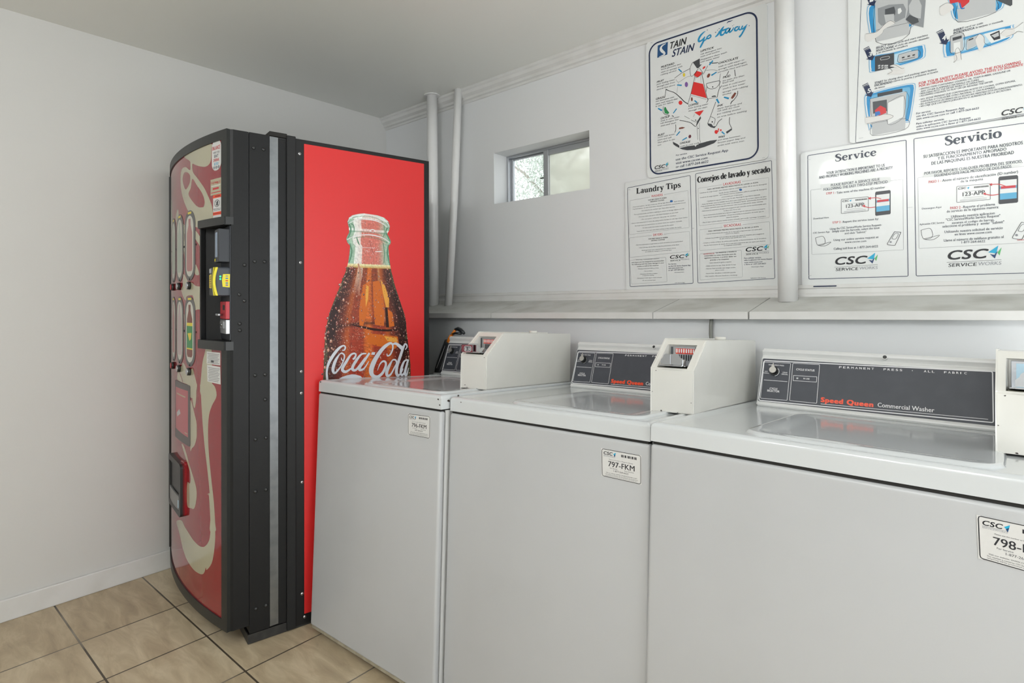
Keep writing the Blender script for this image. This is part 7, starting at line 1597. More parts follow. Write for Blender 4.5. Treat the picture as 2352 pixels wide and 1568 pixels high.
def pose(x, y, z, yaw, pitch, roll):
    return Matrix.Translation((x, y, z)) @ Matrix.Rotation(math.radians(yaw), 4, 'Z') @ Matrix.Rotation(math.radians(pitch), 4, 'X') @ Matrix.Rotation(math.radians(roll), 4, 'Y')
M1 = pose(.9656, -1.0847, -.0054, 1.2071, -3.1284, -.384)
M2 = pose(1.6212, -1.0401, -.0081, .5637, -3.1806, -.347)
M3 = pose(2.2685, -1.0484, .0014, -.7203, -3.5233, .2101)
w1 = make_washer('washing_machine', M1, 'white top-loading washer beside the vending machine, sticker 796-FKM', 0, 'stick0', True, (.520, .215, math.radians(-1)), True, 1)
w2 = make_washer('washing_machine', M2, 'white top-loading washer in the middle of the row, sticker 797-FKM', 1, 'stick1', False, (.553, .200, math.radians(-.5)), False, 2)
W = 0.688
w3 = make_washer('washing_machine', M3, 'nearest white top-loading washer at the right, sticker 798-FKM', 2, 'stick2', False, (.586, .224, 0), False, 3)
W = 0.651
# worn spots on the enamel
fr_ = lambda a_, b_, off: Vector((a_, -.0004 - off, b_))
chips(w1, fr_, [(.010, .907, .004), (.638, .901, .0035), (.645, .885, .003), (.30, .868, .003)])
chips(w2, lambda a_, b_, off: Vector((a_, b_, TOP + .0002 + off)), [(.02, .006, .002)])
chips(w2, fr_, [(.045, .902, .0028)])
chips(w1, lambda a_, b_, off: Vector((W + .0002 + off, a_, b_)), [(.03, .896, .005), (.07, .908, .004)])

# black pouch-like tool with an orange clip, standing at the left end of the first console
t = empty('hand_tool', M1 @ Matrix.Translation((0.0, .60, TOP)))
tag(t, 'black tool with orange neck and curved black handle left of the first console', 'tool')
bm = bmesh.new(); rows = []
for k in range(9):
    s = k / 8; cx = .0 + .006 * s; hw = .024 - .006 * abs(s - .35) ; hd = .015; cyb = .052 * s
    if k == 0: hw *= .8
    if k == 8: hw *= .75
    z = .0005 + .138 * s
    rows.append([bm.verts.new((cx + hw * math.copysign(abs(math.cos(a)) ** .6, math.cos(a)), cyb + hd * math.copysign(abs(math.sin(a)) ** .6, math.sin(a)), z + (-.01 * math.cos(a) if k == 8 else 0))) for a in [2 * PI * i / 20 for i in range(20)]])
for a_, b_ in zip(rows, rows[1:]):
    for i in range(20): f = bm.faces.new((a_[i], a_[(i + 1) % 20], b_[(i + 1) % 20], b_[i])); f.smooth = True
bm.faces.new(list(reversed(rows[0]))); bm.faces.new(rows[-1])
obj('tool_body', bm, mat('matt_black_rubber', '#222325', .45, bump=.3, bscale=200), t)
bm = bmesh.new(); tube(bm, [(-.004, -.009, .02), (.003, .010, .07), (.008, .029, .12)], [.0012, .0015, .001], 6); obj('piping', bm, mat('grey_piping', '#9a9a9a', .4), t)
og = mat('orange_plastic', '#e8842a', .35)
bm = bmesh.new(); tube(bm, [(.008, .052, .132), (.014, .054, .150), (.020, .056, .168)], [.012, .012, .008], 12)
box(bm, (.012, .046, .125), (.026, .060, .164), .004, 2)
tube(bm, [(.020, .056, .166), (.033, .056, .182), (.047, .056, .195)], [.007, .0065, .0065], 10); obj('orange_neck', bm, og, t)
bm = bmesh.new(); tube(bm, [(.044, .056, .195), (.062, .056, .198), (.078, .056, .192), (.092, .058, .183), (.098, .06, .176)], [.007, .009, .009, .008, .006], 10)
tube(bm, [(.026, .056, .175), (.044, .056, .178), (.080, .058, .177)], [.007, .005, .006], 8); obj('curved_handle', bm, mat('black_glossy', '#1d2226', .3), t)

# ---------------------------------------------------------------- vending machine
MV = pose(.8561, -1.3304, .0008, -11.6751, -.3397, .4059)
vm = empty('vending_machine', MV)
tag(vm, 'tall black drinks vending machine with curved red front and bottle picture on its side', 'vending machine')
VW, VD, VH, SAG = .85, .785, 1.79, .09
AC, AR = -.56, 1.787                          # the front bulges most left of its middle
def arcy(x): x = max(-VW, min(0, x)); return -(math.sqrt(AR * AR - (x - AC) ** 2) - (AR - SAG))
def frontmap(a, b, off):
    n = Vector((a - AC, arcy(a) - (AR - SAG), 0)).normalized(); return Vector((a, arcy(a), b)) + n * off
def sidemap(a, b, off): return Vector((off, a, b))
# cabinet
bm = bmesh.new(); box(bm, (-VW + .004, .072, .036), (-.002, VD, 1.790), .002, 1); obj('cabinet', bm, blk2, vm)
obj('side_sheet', B((-.004, .0715, .036), (.0, .139, 1.790), .001, 1), blk, vm)
obj('side_sheet', B((-.006, .169, .036), (-.001, .197, 1.783), .001, 1), blk, vm)
bm = bmesh.new(); prism(bm, [(-.006, .1395), (.0008, .1395), (-.0016, .1688), (-.006, .1690)], lambda a, b, t_: Vector((a, b, t_)), .040, 1.787); obj('metal_strip', bm, mat('bare_metal_edge', '#8d9194', .3, metal=.85, mottle=.6, mscale=25, mcol='#74777a'), vm)
obj('hinge_channel', B((-.004, .197, .006), (.008, .229, 1.800), .002, 1), mat('matt_black_channel', '#1f2021', .5, spec=.35), vm)
obj('rear_frame', B((-.003, .229, .006), (.0005, VD, 1.795), .001, 1), mat('black_rear_frame', '#1b1c1d', .42, spec=.35), vm)
obj('top_bracket', B((-.06, .139, 1.790), (.0, .2, 1.806), .001, 1), dark_m, vm)
# base tray
bm = bmesh.new()
box(bm, (-.004, .066, .002), (.0, VD - .01, .034)); box(bm, (-.4, .066, .002), (-.004, .070, .034)); box(bm, (-.4, .07, .002), (-.004, .2, .006))
obj('base_tray', bm, mat('scuffed_black_tray', '#2c2c2c', .45, mottle=.5, mscale=40, mcol='#454543'), vm)
for fx in (-.78, -.1):
    bm = bmesh.new(); cyl(bm, (fx, .6, .002), (fx, .6, .04), .03, .025, 16); obj('foot', bm, blkp, vm)
    bm = bmesh.new(); cyl(bm, (fx, .15, .002), (fx, .15, .04), .025, .02, 16); obj('foot', bm, blkp, vm)
# curved door
DZ0, DZ1 = .066, 1.7895
NA = 40
def arc_pts(x0, x1, off=0.0, n=NA): return [frontmap(x0 + (x1 - x0) * i / n, 0, off) for i in range(n + 1)]
def arc_slab(bm, x0, x1, z0, z1, off0, off1, n=NA, mi=0):
    A_ = [frontmap(x0 + (x1 - x0) * i / n, 0, off1) for i in range(n + 1)]; B_ = [frontmap(x0 + (x1 - x0) * i / n, 0, off0) for i in range(n + 1)]
    loop = A_ + list(reversed(B_))
    return prism(bm, [(p.x, p.y) for p in loop], lambda a, b, t_: Vector((a, b, t_)), z0, z1, mi)
bm = bmesh.new()
loop = [(p.x, p.y) for p in arc_pts(-VW, 0, -.012)] + [(0, .020), (0, .070), (-VW, .070)]
RX0, RZ0, RZ1 = -.182, 1.060, 1.462          # payment recess
RB = .014
sol = [(DZ0, RZ0), (RZ1, DZ1)]
for z0, z1 in sol: prism(bm, loop, lambda a, b, t_: Vector((a, b, t_)), z0, z1)
lo_ = [(p.x, p.y) for p in arc_pts(-VW, RX0, -.012)] + [(RX0 + .03, RB), (0, RB), (0, .070), (-VW, .070)]
prism(bm, lo_, lambda a, b, t_: Vector((a, b, t_)), RZ0, RZ1)
obj('door', bm, blk, vm)
bm = bmesh.new()                              # frame around the curved panel
arc_slab(bm, -VW, 0, DZ1 - .033, DZ1, -.012, .0)
arc_slab(bm, -VW, 0, DZ0, DZ0 + .036, -.012, .0)
for z0, z1 in ((DZ0 + .036, RZ0 - .03), (RZ1 + .026, DZ1 - .033)):
    arc_slab(bm, -.034, 0, z0, z1, -.012, .0, 6)
arc_slab(bm, -VW, -VW + .034, DZ0 + .036, DZ1 - .033, -.012, .004, 6)
obj('door_frame', bm, mat('door_frame_black', '#2a2c2b', .4, spec=.35), vm)
# glossy curved sign panel with its printing
gloss = mat('glossy_red_panel', '#8e1823', .09, coat=.35, spec=.5)
bm = bmesh.new()
for xa, xb, z0, z1 in ((-VW + .034, RX0 - .004, DZ0 + .036, DZ1 - .033), (RX0 - .004, -.034, DZ0 + .036, RZ0 - .03), (RX0 - .004, -.034, RZ1 + .026, DZ1 - .033)):
    n = 30; g = [[bm.verts.new(frontmap(xa + (xb - xa) * i / n, z, -.004)) for i in range(n + 1)] for z in (z0, z1)]
    for i in range(n): f = bm.faces.new((g[0][i], g[0][i + 1], g[1][i + 1], g[1][i])); f.smooth = True
fp = obj('front_panel', bm, gloss, vm)
a = Art(lambda x, z, off: frontmap(max(-VW + .035, min(-.035, x)), z, -.0039 + off), step=.02, base=0.0, dz=.0001); a.cut = (RX0 - .004, RZ0 - .03, RZ1 + .026)
# keep printing out of the payment recess
for it in DATA['front']:
    if it[0] == 'P':
        f = it[3]; a.poly(rounded([(max(-.826, f[i]), max(.103, min(1.756, f[i + 1]))) for i in range(0, len(f), 2)]), it[1], it[2])
    else:
        f = it[3]; a.stroke([(f[i], f[i + 1], f[i + 2]) for i in range(0, len(f), 3)], it[1], it[2])
# far side of the script, continuing past what the photograph's angle shows
a.poly([(-.80, 1.60), (-.74, 1.66), (-.66, 1.62), (-.62, 1.5), (-.64, 1.38), (-.70, 1.34), (-.77, 1.40)], 'cream', 1)
pr = a.build('front_printing', fp)
for i, s in enumerate(a.mats):
    c_ = INK[s]; pr.data.materials[i] = mat('glossy_print_' + s, c_, .09, coat=.35, spec=.5)
# payment recess
obj('recess_bar', (lambda b: (arc_slab(b, RX0 - .002, 0, RZ1 - .002, RZ1 + .026, -.012, .010, 10), box(b, (-.006, -.006, RZ1), (.001, .021, RZ1 + .026)), b)[2])(bmesh.new()), blkp, vm)
obj('recess_bar', (lambda b: (arc_slab(b, RX0 - .002, 0, RZ0 - .030, RZ0 + .001, -.012, .010, 10), box(b, (-.006, -.006, RZ0 - .03), (.001, .021, RZ0)), b)[2])(bmesh.new()), blkp, vm)
bm = bmesh.new(); arc_slab(bm, RX0 - .004, RX0 + .006, RZ0, RZ1, -.012, .002, 3); obj('recess_side', bm, blk, vm)
def vbox(name, lo, hi, m, r=.002, seg=2, parent=vm): return obj(name, B(lo, hi, r, seg), m, parent)
slateb = mat('slate_plastic', '#2a2e34', .4)
vbox('coin_plate', (-.150, RB - .004, RZ0 + .004), (-.004, RB + .002, RZ1 - .004), slateb, .001, 1)
bv = vbox('bill_validator', (-.074, -.024, 1.333), (-.008, RB, 1.447), slateb, .003)
vbox('bill_slot', (-.058, -.0255, 1.350), (-.030, -.023, 1.436), mat('pale_blue_display', '#9fb0c6', .25), .001, 1, bv)
a = Art(lambda x, z, off: Vector((x, -.0245 - off, z))); a.poly([(-.07, 1.337), (-.052, 1.337), (-.052, 1.346), (-.07, 1.346)], 'yellow', 1); a.build('yellow_label', bv)
cr_ = vbox('card_reader', (-.105, -.036, 1.216), (-.004, RB, 1.316), mat('reader_body', '#363b43', .35), .008, 3)
bm = bmesh.new()
arcp = [(math.sin(k / 10 * PI) * -.009, 1.218 + .096 * k / 10) for k in range(11)]
prism(bm, [(-.034 + p[0] * .9, p[1]) for p in arcp] + [(-.0265 + p[0] * .9, p[1]) for p in reversed(arcp)], lambda a_, b_, t_: Vector((.0 + t_, a_, b_)), -.0045, -.002)
prism(bm, [(-.020 + p[0] * 2.2, p[1]) for p in arcp] + [(-.006 + p[0] * 2.2, p[1]) for p in reversed(arcp)], lambda a_, b_, t_: Vector((a_, t_, b_)), -.038, -.0355)
obj('yellow_band', bm, ink('yellow'), cr_)
a = Art(lambda y, z, off: Vector((-.004 + off, y, z)), base=.0005)
a.poly([(-.012, 1.248), (.010, 1.246), (.011, 1.292), (-.011, 1.291), (-.014, 1.27)], 'yellow', 1)
for k, z in enumerate((1.252, 1.259, 1.267, 1.275, 1.283)): a.poly([(-.003, z), (.005, z), (.005, z + .004), (-.003, z + .004)], ('purp', 'blue', 'redd', 'blue', 'grey')[k], 2)
a.build('reader_labels', cr_)
a = Art(lambda x, z, off: Vector((x, -.036 - off, z)), base=.0005)
a.poly([(-.098, 1.297), (-.06, 1.297), (-.06, 1.312), (-.098, 1.312)], 'lgrey', 1); a.poly([(-.1, 1.246), (-.055, 1.243), (-.055, 1.292), (-.1, 1.290)], 'yel', 1); a.poly([(-.098, 1.222), (-.06, 1.222), (-.06, 1.238), (-.098, 1.238)], 'pcb', 1)
for k in range(5): a.poly([(-.092, 1.25 + k * .008), (-.066, 1.25 + k * .008), (-.066, 1.253 + k * .008), (-.092, 1.253 + k * .008)], 'brown', 2)
a.build('reader_labels', cr_)
led = mat('green_light', '#35e08a', .3, emit=('#30f090', 2.5))
for z in (1.283, 1.274):
    bm = bmesh.new(); dome(bm, (-.0042, -.019, z), (1, -.2, 0), .0030, .0018); obj('indicator_light', bm, led, cr_)
cm = vbox('coin_acceptor', (-.098, -.002, 1.137), (-.006, RB, 1.198), mat('coin_red', '#b52a35', .35), .002)
vbox('coin_slot', (-.052, -.003, 1.168), (-.022, -.0015, 1.186), mat('slot_black', '#141414', .5), .001, 1, cm)
bm = bmesh.new(); cyl(bm, (-.05, -.004, 1.152), (-.05, -.022, 1.152), .004, .004, 12); box(bm, (-.064, -.024, 1.149), (-.014, -.018, 1.156), .002, 2); obj('return_lever', bm, steel, cm)
cc = vbox('coin_return', (-.098, -.002, 1.086), (-.006, RB, 1.135), steel, .002)
vbox('return_flap', (-.082, -.005, 1.102), (-.030, -.001, 1.130), mat('flap_grey', '#9b9ea0', .3, metal=.6), .004, 3, cc)
bm = bmesh.new(); cyl(bm, (-.056, -.005, 1.117), (-.056, -.008, 1.117), .006, .006, 16); obj('lock', bm, chrome, cc)
# selection windows and buttons: three columns, two rows
cols = (-.301, -.440, -.579)
def oval(x0, z0, x1, z1): 
    r = (x1 - x0) / 2; return rrect(x0, z0, x1, z1, r, 10)
def arcprism(bm, pts, o0, o1, mi=0):
    """raised outline on the curved front: walls follow the curve, face cut into strips"""
    q = []
    for i in range(len(pts)):
        p0, p1 = pts[i], pts[(i + 1) % len(pts)]; n = max(1, int(math.ceil(abs(p1[0] - p0[0]) / .015)))
        q += [(p0[0] + (p1[0] - p0[0]) * k / n, p0[1] + (p1[1] - p0[1]) * k / n) for k in range(n)]
    a_ = [bm.verts.new(frontmap(p[0], p[1], o0)) for p in q]; b_ = [bm.verts.new(frontmap(p[0], p[1], o1)) for p in q]; n = len(q)
    for i in range(n): bm.faces.new((a_[i], a_[(i + 1) % n], b_[(i + 1) % n], b_[i])).material_index = mi
    f2 = bmesh.new(); f2.faces.new([f2.verts.new((p[0], p[1], 0)) for p in q]); x = min(p[0] for p in q) + .015
    while x < max(p[0] for p in q):
        bmesh.ops.bisect_plane(f2, geom=f2.verts[:] + f2.edges[:] + f2.faces[:], plane_co=(x, 0, 0), plane_no=(1, 0, 0)); x += .015
    mp = {v: bm.verts.new(frontmap(v.co.x, v.co.y, o1)) for v in f2.verts}
    for f in f2.faces: bm.faces.new([mp[v] for v in f.verts]).material_index = mi
    f2.free(); bmesh.ops.remove_doubles(bm, verts=bm.verts, dist=1e-6); bmesh.ops.recalc_face_normals(bm, faces=bm.faces[:])
bez = mat('oval_bezel', '#5a5a5a', .3); winm = mat('window_plastic', '#d9d9cb', .12, coat=.6)
drinks = {(0, 0): [('redd', .62, .22)], (1, 0): [('green', .7, .2), ('yel', .5, .4)], (0, 1): [('green2', .7, .25)], (1, 1): [('sky4', .75, .2)], (0, 2): [('blue', .7, .25)], (1, 2): [('redd', .7, .25)]}
for r in range(2):
    for c_ in range(3):
        x = cols[c_]; z1 = (1.541, 1.218)[r]; z0 = z1 - .265
        bm = bmesh.new(); arcprism(bm, oval(x - .060, z0, x + .060, z1), -.005, -.0026)
        ov = obj('product_window', bm, bez, vm)
        a = Art(frontmap, step=.02, base=-.0025, dz=.0001)
        a.poly(oval(x - .042, z0 + .016, x + .042, z1 - .020), 'pane', 0)
        # small printed bottle
        bc = {(0, 0): 'faded', (1, 0): 'green', (0, 1): 'palegreen', (1, 1): 'palepink', (0, 2): 'palegreen', (1, 2): 'faded'}[(r, c_)]
        a.poly([(x - .012, z1 - .032), (x + .012, z1 - .032), (x + .012, z1 - .055), (x + .03, z1 - .085), (x + .032, z0 + .045), (x + .022, z0 + .036), (x - .022, z0 + .036), (x - .032, z0 + .045), (x - .03, z1 - .085), (x - .012, z1 - .055)], 'brown' if (r, c_) == (1, 0) else bc, 1)
        if (r, c_) == (1, 0):
            a.poly([(x - .032, z1 - .10), (x + .032, z1 - .10), (x + .032, z1 - .112), (x - .032, z1 - .112)], 'yel', 2)
            a.poly([(x - .032, z1 - .112), (x + .032, z1 - .112), (x + .032, z1 - .195), (x - .032, z1 - .195)], 'green', 2)
            a.poly([(x - .022, z1 - .14), (x + .022, z1 - .137), (x + .016, z1 - .16), (x, z1 - .168)], 'yel', 3)
            a.poly([(x - .032, z1 - .195), (x + .032, z1 - .195), (x + .032, z1 - .2), (x - .032, z1 - .2)], 'yel', 2)
        a.poly([(x - .02, z1 - .006), (x + .02, z1 - .006), (x + .02, z1 - .014), (x - .02, z1 - .014)], 'yel', 1)
        w_ = a.build('window_picture', ov)
        bm = bmesh.new()
        for px, pz in ((x - .065, (z0 + z1) / 2), (x + .065, (z0 + z1) / 2), (x, z0 + .006)):
            bm = bmesh.new(); p = frontmap(px, pz, -.0028 if px == x else -.004); n_ = (frontmap(px, pz, 1) - frontmap(px, pz, 0)); dome(bm, p, n_, .0042, .002, 10)
            obj('bezel_screw', bm, dark_m, ov)
        bm = bmesh.new(); zb = z0 - .018; n_ = (frontmap(x, zb, 1) - frontmap(x, zb, 0)); p = frontmap(x, zb, -.004)
        cyl(bm, p, p + n_ * .010, .015, .014, 20, True, 0); cyl(bm, p + n_ * .010, p + n_ * .0125, .0125, .011, 20, True, 1)
        obj('selection_button', bm, [blkp, mat('button_face_red', '#b3222c', .3) if (r, c_) in ((1, 2), (0, 2)) else chrome], vm)
# framed price and brand card
bm = bmesh.new(); arcprism(bm, rrect(-.530, .652, -.296, .882, .010), -.005, -.0020); pf = obj('card_frame', bm, mat('card_frame_grey', '#5c5656', .35), vm)
a = Art(frontmap, step=.02, base=-.0018, dz=.0001); a.poly([(-.512, .690), (-.318, .684), (-.318, .860), (-.512, .856)], 'redcard', 0)
a.poly([(-.49, .835), (-.35, .835), (-.35, .830), (-.49, .830)], 'cream', 1); a.poly([(-.36, .694), (-.325, .694), (-.325, .698), (-.36, .698)], 'cream', 1)
a.poly([(-.48, .74), (-.42, .76), (-.44, .775), (-.49, .755)], 'lgrey', 1)
a.build('card_picture', pf)
# delivery port: hooded box standing out of the door
bm = bmesh.new(); PX0, PX1, PZ0, PZ1 = -.600, -.362, .370, .574
def port_profile(z):
    return .052
O = .013
o1 = rrect(PX0, PZ0, PX1, PZ1, .016, 4); i1 = rrect(PX0 + .022, PZ0 + .022, PX1 - .022, PZ1 - .022, .008, 4)
def ring(pts, off): return [bm.verts.new(frontmap(p[0], p[1], off)) for p in pts]
ro, rf, ri, rb_ = ring(o1, -.004), ring(o1, O), ring(i1, O), ring(i1, .006)
n = len(o1)
for A_, B_ in ((ro, rf), (rf, ri), (ri, rb_)):
    for i in range(n): bm.faces.new((A_[i], A_[(i + 1) % n], B_[(i + 1) % n], B_[i]))
bm.faces.new(rb_); bmesh.ops.recalc_face_normals(bm, faces=bm.faces[:])
dp = obj('delivery_port', bm, blkp, vm)
bm = bmesh.new(); arcprism(bm, [(PX0 + .022, PZ0 + .022), (PX1 - .022, PZ0 + .022), (PX1 - .022, PZ0 + .075), (PX0 + .022, PZ0 + .075)], .006, .011); fl_ = obj('port_flap', bm, mat('port_grey', '#777877', .3), dp)
a = Art(frontmap, step=.02, base=.0114); a.poly([(PX1 - .045, PZ0 + .03), (PX1 - .026, PZ0 + .03), (PX1 - .026, PZ0 + .06), (PX1 - .045, PZ0 + .06)], 'sky4', 0); a.build('port_label', dp)
bm = bmesh.new(); arcprism(bm, rrect(PX1 - .03, PZ0 + .01, PX1 + .022, PZ1 + .012, .012, 3), -.004, .004); obj('port_surround', bm, gloss, dp)
# stickers on the front
def fsticker(name, q, items, label=None, base='stick'):
    a = Art(lambda x, z, off: frontmap(x * 1.1, z, off), step=.02, base=-.0034, dz=.00015); a.poly(q, base, 0)
    for it in items:
        if it[0] == 'T': a.text(it[1], it[2], it[3], it[4], .02, layer=2)
        else: a.poly(it[1], it[2], 1)
    o = a.build(name, vm)
    if label: o['label'] = label
    return o
fsticker('nutrition_sticker', rrect(-.0935, 1.656, -.0365, 1.764, .026, 8), [('T', 'BALANCE', (-.089, 1.729, -.041, 1.729), .013, 'redtxt'), ('T', 'WHAT YOU', (-.084, 1.716, -.046, 1.716), .007, 'grey'), ('T', 'EAT', (-.078, 1.702, -.052, 1.702), .010, 'navy'), ('T', 'DRINK', (-.083, 1.688, -.047, 1.688), .010, 'redtxt'), ('T', '& DO', (-.078, 1.675, -.052, 1.675), .009, 'cyan2')] + [('P', [(-.079 + k * .014 + .0065 * math.cos(i * PI / 5), 1.667 + .0055 * math.sin(i * PI / 5)) for i in range(10)], 'grey') for k in range(3)], 'white rounded sticker with red and blue words')
fsticker('operator_sticker', [(-.102, 1.572), (-.036, 1.572), (-.036, 1.628), (-.102, 1.628)], [('T', 'Tri-City Vending, LLC', (-.099, 1.611, -.039, 1.611), .009, 'redtxt'), ('P', [(-.097, 1.602), (-.041, 1.602), (-.041, 1.605), (-.097, 1.605)], 'hand'), ('P', [(-.088, 1.590), (-.05, 1.590), (-.05, 1.597), (-.088, 1.597)], 'redtxt'), ('P', [(-.099, 1.579), (-.039, 1.579), (-.039, 1.582), (-.099, 1.582)], 'redtxt')], 'cream service sticker with red lettering', 'cream')
ci = [(-.061 + .016 * math.cos(i * PI / 8), 1.541 + .013 * math.sin(i * PI / 8)) for i in range(16)]; ci2 = [(-.061 + .0135 * math.cos(i * PI / 8), 1.541 + .0108 * math.sin(i * PI / 8)) for i in range(16)]
ws = fsticker('warning_sticker', [(-.0855, 1.490), (-.036, 1.490), (-.036, 1.571), (-.0855, 1.571)], [('P', [(-.0855, 1.560), (-.036, 1.560), (-.036, 1.571), (-.0855, 1.571)], 'orange'), ('T', 'WARNING', (-.073, 1.5625, -.040, 1.5625), .006, 'black'), ('P', ci, 'ink'), ('T', 'Tipping or rocking may cause', (-.083, 1.521, -.039, 1.521), .003, 'ink'), ('T', 'serious injury or death.', (-.080, 1.516, -.042, 1.516), .003, 'ink'), ('P', [(-.0855, 1.5), (-.036, 1.5), (-.036, 1.511), (-.0855, 1.511)], 'orange'), ('T', 'DO NOT ROCK OR TILT', (-.083, 1.5035, -.039, 1.5035), .004, 'black')], 'white and orange warning sticker')
a = Art(lambda x, z, off: frontmap(x * 1.1, z, off), step=.02, base=-.00315, dz=.0001); a.poly(ci2, 'stick', 0); a.stroke([(-.071, 1.549, .0015), (-.051, 1.533, .0015)], 'ink', 2); a.poly([(-.068, 1.534), (-.056, 1.532), (-.053, 1.546), (-.060, 1.550)], 'char', 1); a.build('warning_symbol', ws)
def lines(x0, x1, z1, n, dz, h=.0016): return [('P', [(x0 + .003 * ((k * 5) % 3), z1 - k * dz), (x1 - .004 * ((k * 7) % 3), z1 - k * dz), (x1 - .004 * ((k * 7) % 3), z1 - k * dz + h), (x0 + .003 * ((k * 5) % 3), z1 - k * dz + h)], 'ink2') for k in range(n)]
fsticker('label_card', [(-.130, .976), (-.042, .976), (-.042, 1.020), (-.130, 1.020)], lines(-.124, -.048, 1.012, 7, .0053) + [('P', [(-.10, .983), (-.082, .983), (-.082, .990), (-.10, .990)], 'ink')], 'upper white printed label below the payment recess')
fsticker('label_card', [(-.125, .913), (-.040, .910), (-.042, .971), (-.128, .973)], lines(-.120, -.046, .962, 9, .0056), 'lower white printed label below the payment recess')
# rivets and screws on the side
rv = None
def copy_of(src, loc_):
    c2 = src.copy(); c2.location = loc_; link(c2, vm); return c2
bm = bmesh.new(); dome(bm, (0, 0, 0), (1, 0, 0), .0068, .0042); r0 = obj('rivet', bm, mat('black_rivet', '#2a2b2c', .18), vm); first = True
spots = [(.0865, 1.737), (.119, 1.7365), (.0565, 1.325), (.0895, 1.3385), (.1228, 1.3387), (.0555, 1.2), (.0400, 1.222), (.041, 1.121), (.041, 1.098), (.0908, .9381), (.124, .9385), (.124, .85), (.092, .713), (.1268, .714), (.0919, .5294), (.1267, .53), (.0931, .1174), (.1265, .1188)]
for y, z in spots:
    if first: r0.location = (.0002, y, z); first = False
    else: copy_of(r0, (.0002, y, z))
bm = bmesh.new(); dome(bm, (0, 0, 0), (1, 0, 0), .0058, .003, 14, 0); cyl(bm, (.0026, 0, 0), (.0033, 0, 0), .0018, .0018, 8, True, 1); s0 = obj('screw', bm, [mat('screw_steel', '#c9cbcd', .3, metal=.9), dark_m], vm); first = True
for y, z in ((.2443, 1.7411), (.2472, 1.3408), (.250, .9398), (.2529, .5318), (.2527, .1209), (.262, .033), (.250, .86)):
    if first: s0.location = (.0005, y, z); first = False
    else: copy_of(s0, (.0005, y, z))
# red picture panel
redm = mat('red_picture_panel', '#db2c2c', .38, mottle=.0)
obj('picture_panel', B((.0002, .2600, .045), (.0028, .7600, 1.7800), .0006, 1), redm, vm)
# bottle picture: coloured print on a fine grid
def lerp_edge(pts, z):
    for (a0, b0), (a1, b1) in zip(pts, pts[1:]):
        if (b0 >= z >= b1): 
            t = (b0 - z) / ((b0 - b1) or 1e-9); return a0 + (a1 - a0) * t
    return pts[-1][0] if z < pts[-1][1] else pts[0][0]
def mono(pts):
    o = []; 
    for p in pts:
        if not o or p[1] < o[-1][1] - 1e-5: o.append(p)
    return o
Lp, Rp = mono(DATA['bottle_left']), mono(DATA['bottle_right'])
ztop = Rp[0][1]; zbot = .30
foam = (DATA['bottle_marks'][0][1] + DATA['bottle_marks'][1][1]) / 2; band = (DATA['bottle_marks'][2][1] + DATA['bottle_marks'][3][1]) / 2
bm = bmesh.new(); cl = bm.loops.layers.float_color.new('Col'); NX, NZ = 150, 520
from mathutils import noise
def bottle_col(t, z, y):
    e = abs(2 * t - 1)
    nz = noise.noise(Vector((t * 26, z * 130, 3))); n2 = noise.noise(Vector((t * 95, z * 400, 9)))
    lin = lambda s: Vector(srgb(s))
    if z > foam:                                           # empty glass neck
        c = lin('#cf8273').lerp(lin('#9cbfa8'), smooth01((e - .35) / .5)); c = c.lerp(lin('#eef4ef'), smooth01((abs(t - .22) < .09) * .75)); 
        c = c.lerp(lin('#3f7a62'), .55 * smooth01((e - .90) / .1)); 
        zc = ztop - z
        if zc < .018: c = c.lerp(lin('#e9f3ec'), .6)
        if abs(zc - .022) < .004 or abs(zc - .066) < .004: c = c.lerp(lin('#eff6f1'), .75)
        if abs(zc - .073) < .003: c = c.lerp(lin('#5f9a80'), .6)
        c = c.lerp(lin('#d0443f'), .35 * smooth01((.5 - abs(t - .55)) * 2)) if zc > .02 else c
        c = c * (1 + .35 * nz)
        if n2 > .55: c = lin('#f4f7f4')
    elif z > foam - .014: c = lin('#e6dfae').lerp(lin('#c9a45c'), smooth01((foam - z) / .014)) * (1 + .3 * nz)
    else:
        k = smooth01((foam - z) / .5)
        c = lin('#8a3a1a').lerp(lin('#a8341c'), k)
        ribs = .5 + .5 * math.cos((t - .5) * 2 * PI * 3.6)
        c = c.lerp(lin('#e87a28'), .75 * smooth01((ribs - .45) * 1.6) * (1 - smooth01((e - .35) / .35)))
        c = c.lerp(lin('#2a100c'), .92 * smooth01((e - .40 + .18 * nz) / .42))
        c = c.lerp(lin('#f0b878'), .4 * max(0, 1 - abs(t - .70) / .035) * smooth01((z - band) / .05))
        c = c.lerp(lin('#1d0c0a'), .8 * max(0, 1 - abs(z - band - .02 * math.cos((t - .5) * 3)) / .014))
        if z > foam - .12 and abs(t - .30) < .06: c = c.lerp(lin('#e9d9c4'), .7 * (1 - (foam - z) / .12))
        c = c * (1 + .5 * nz)
        if n2 > .56 - .10 * (t < .45): c = c.lerp(lin('#d99a7c'), .75)
        elif n2 < -.5: c = c * .35
        if e > .93: c = c.lerp(lin('#4a5a3a'), .5)
    return c
rows = []
for j in range(NZ + 1):
    z = ztop + (zbot - ztop) * j / NZ; xl, xr = lerp_edge(Lp, z), lerp_edge(Rp, z)

    rows.append([(xl + (xr - xl) * i / NX, z, i / NX) for i in range(NX + 1)])
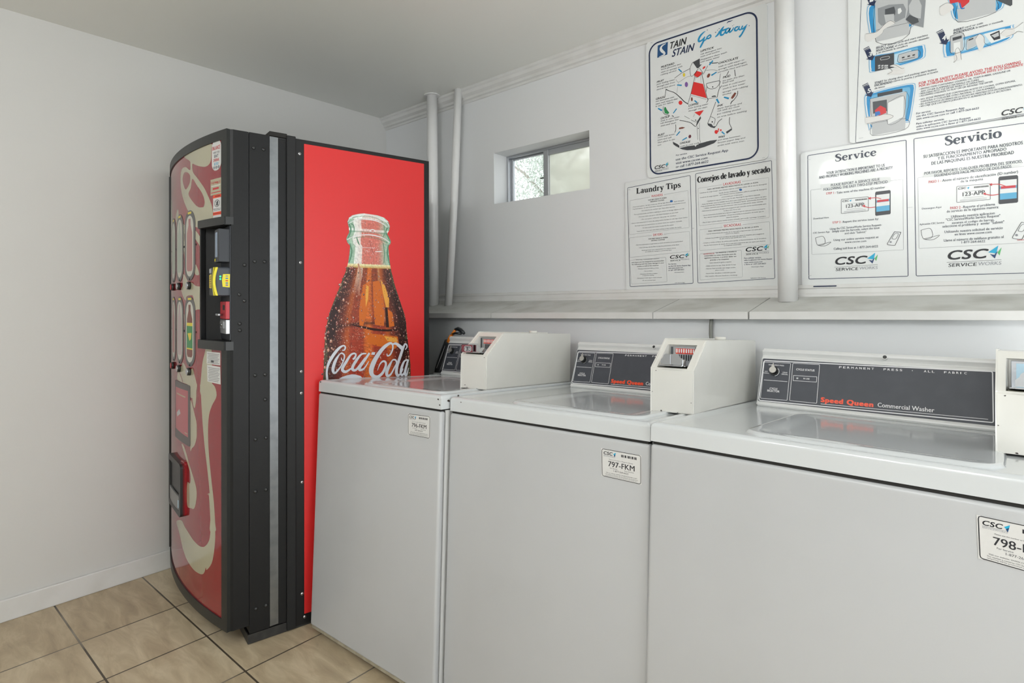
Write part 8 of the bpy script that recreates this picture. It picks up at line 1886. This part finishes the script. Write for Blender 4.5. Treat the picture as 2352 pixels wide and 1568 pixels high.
V = [[bm.verts.new(sidemap(p[0], p[1], .0034)) for p in r] for r in rows]; C_ = [[bottle_col(p[2], p[1], p[0]) for p in r] for r in rows]
for j in range(NZ):
    for i in range(NX):
        f = bm.faces.new((V[j][i], V[j][i + 1], V[j + 1][i + 1], V[j + 1][i]))
        for lp, (jj, ii) in zip(f.loops, ((j, i), (j, i + 1), (j + 1, i + 1), (j + 1, i))):
            c = C_[jj][ii]; lp[cl] = (max(0, c[0]), max(0, c[1]), max(0, c[2]), 1)
bmesh.ops.recalc_face_normals(bm, faces=bm.faces[:])
bmm = bpy.data.materials.new('bottle_print'); bmm.use_nodes = True; nt = bmm.node_tree; at_ = nt.nodes.new('ShaderNodeAttribute'); at_.attribute_name = 'Col'
nt.links.new(at_.outputs['Color'], nt.nodes['Principled BSDF'].inputs['Base Color']); nt.nodes['Principled BSDF'].inputs['Roughness'].default_value = .38
pic = [obj('bottle_picture_base', bm, bmm, None)]
# printed droplets at the bottle's edge and the script lettering
a = Art(sidemap, base=.0038, dz=.0002); rr = random.Random(11)
for k in range(1300):
    z = band - .25 + (foam - .015 - band + .25) * rr.random(); xl, xr = lerp_edge(Lp, z), lerp_edge(Rp, z)
    t_ = rr.random() ** 1.5 if rr.random() < .8 else 1 - rr.random() ** 2 * .2
    x = xl + (xr - xl) * t_ - (.005 * rr.random() if t_ < .06 else 0); s = .0008 + .0026 * rr.random() ** 4 * (1.6 if t_ < .15 else 1)
    cc_ = rr.choice(['dropa', 'dropb', 'dropc', 'dropa'])
    a.poly([(x + s * math.cos(i * PI / 4), z + s * 1.35 * math.sin(i * PI / 4)) for i in range(8)], cc_, 0)
    if s > .0018: a.poly([(x - s * .3 + s * .35 * math.cos(i * PI / 3), z + s * .4 + s * .4 * math.sin(i * PI / 3)) for i in range(6)], 'white', 1)
pic.append(a.build('droplets')); a = Art(sidemap, base=.0035, dz=.00005); a.data(DATA['bottleart']); pic.append(a.build('bottle_detail'))
a = Art(sidemap, base=.0044, dz=.0003); a.data(DATA['script']); pic.append(a.build('script')); merge('bottle_picture', pic, vm)
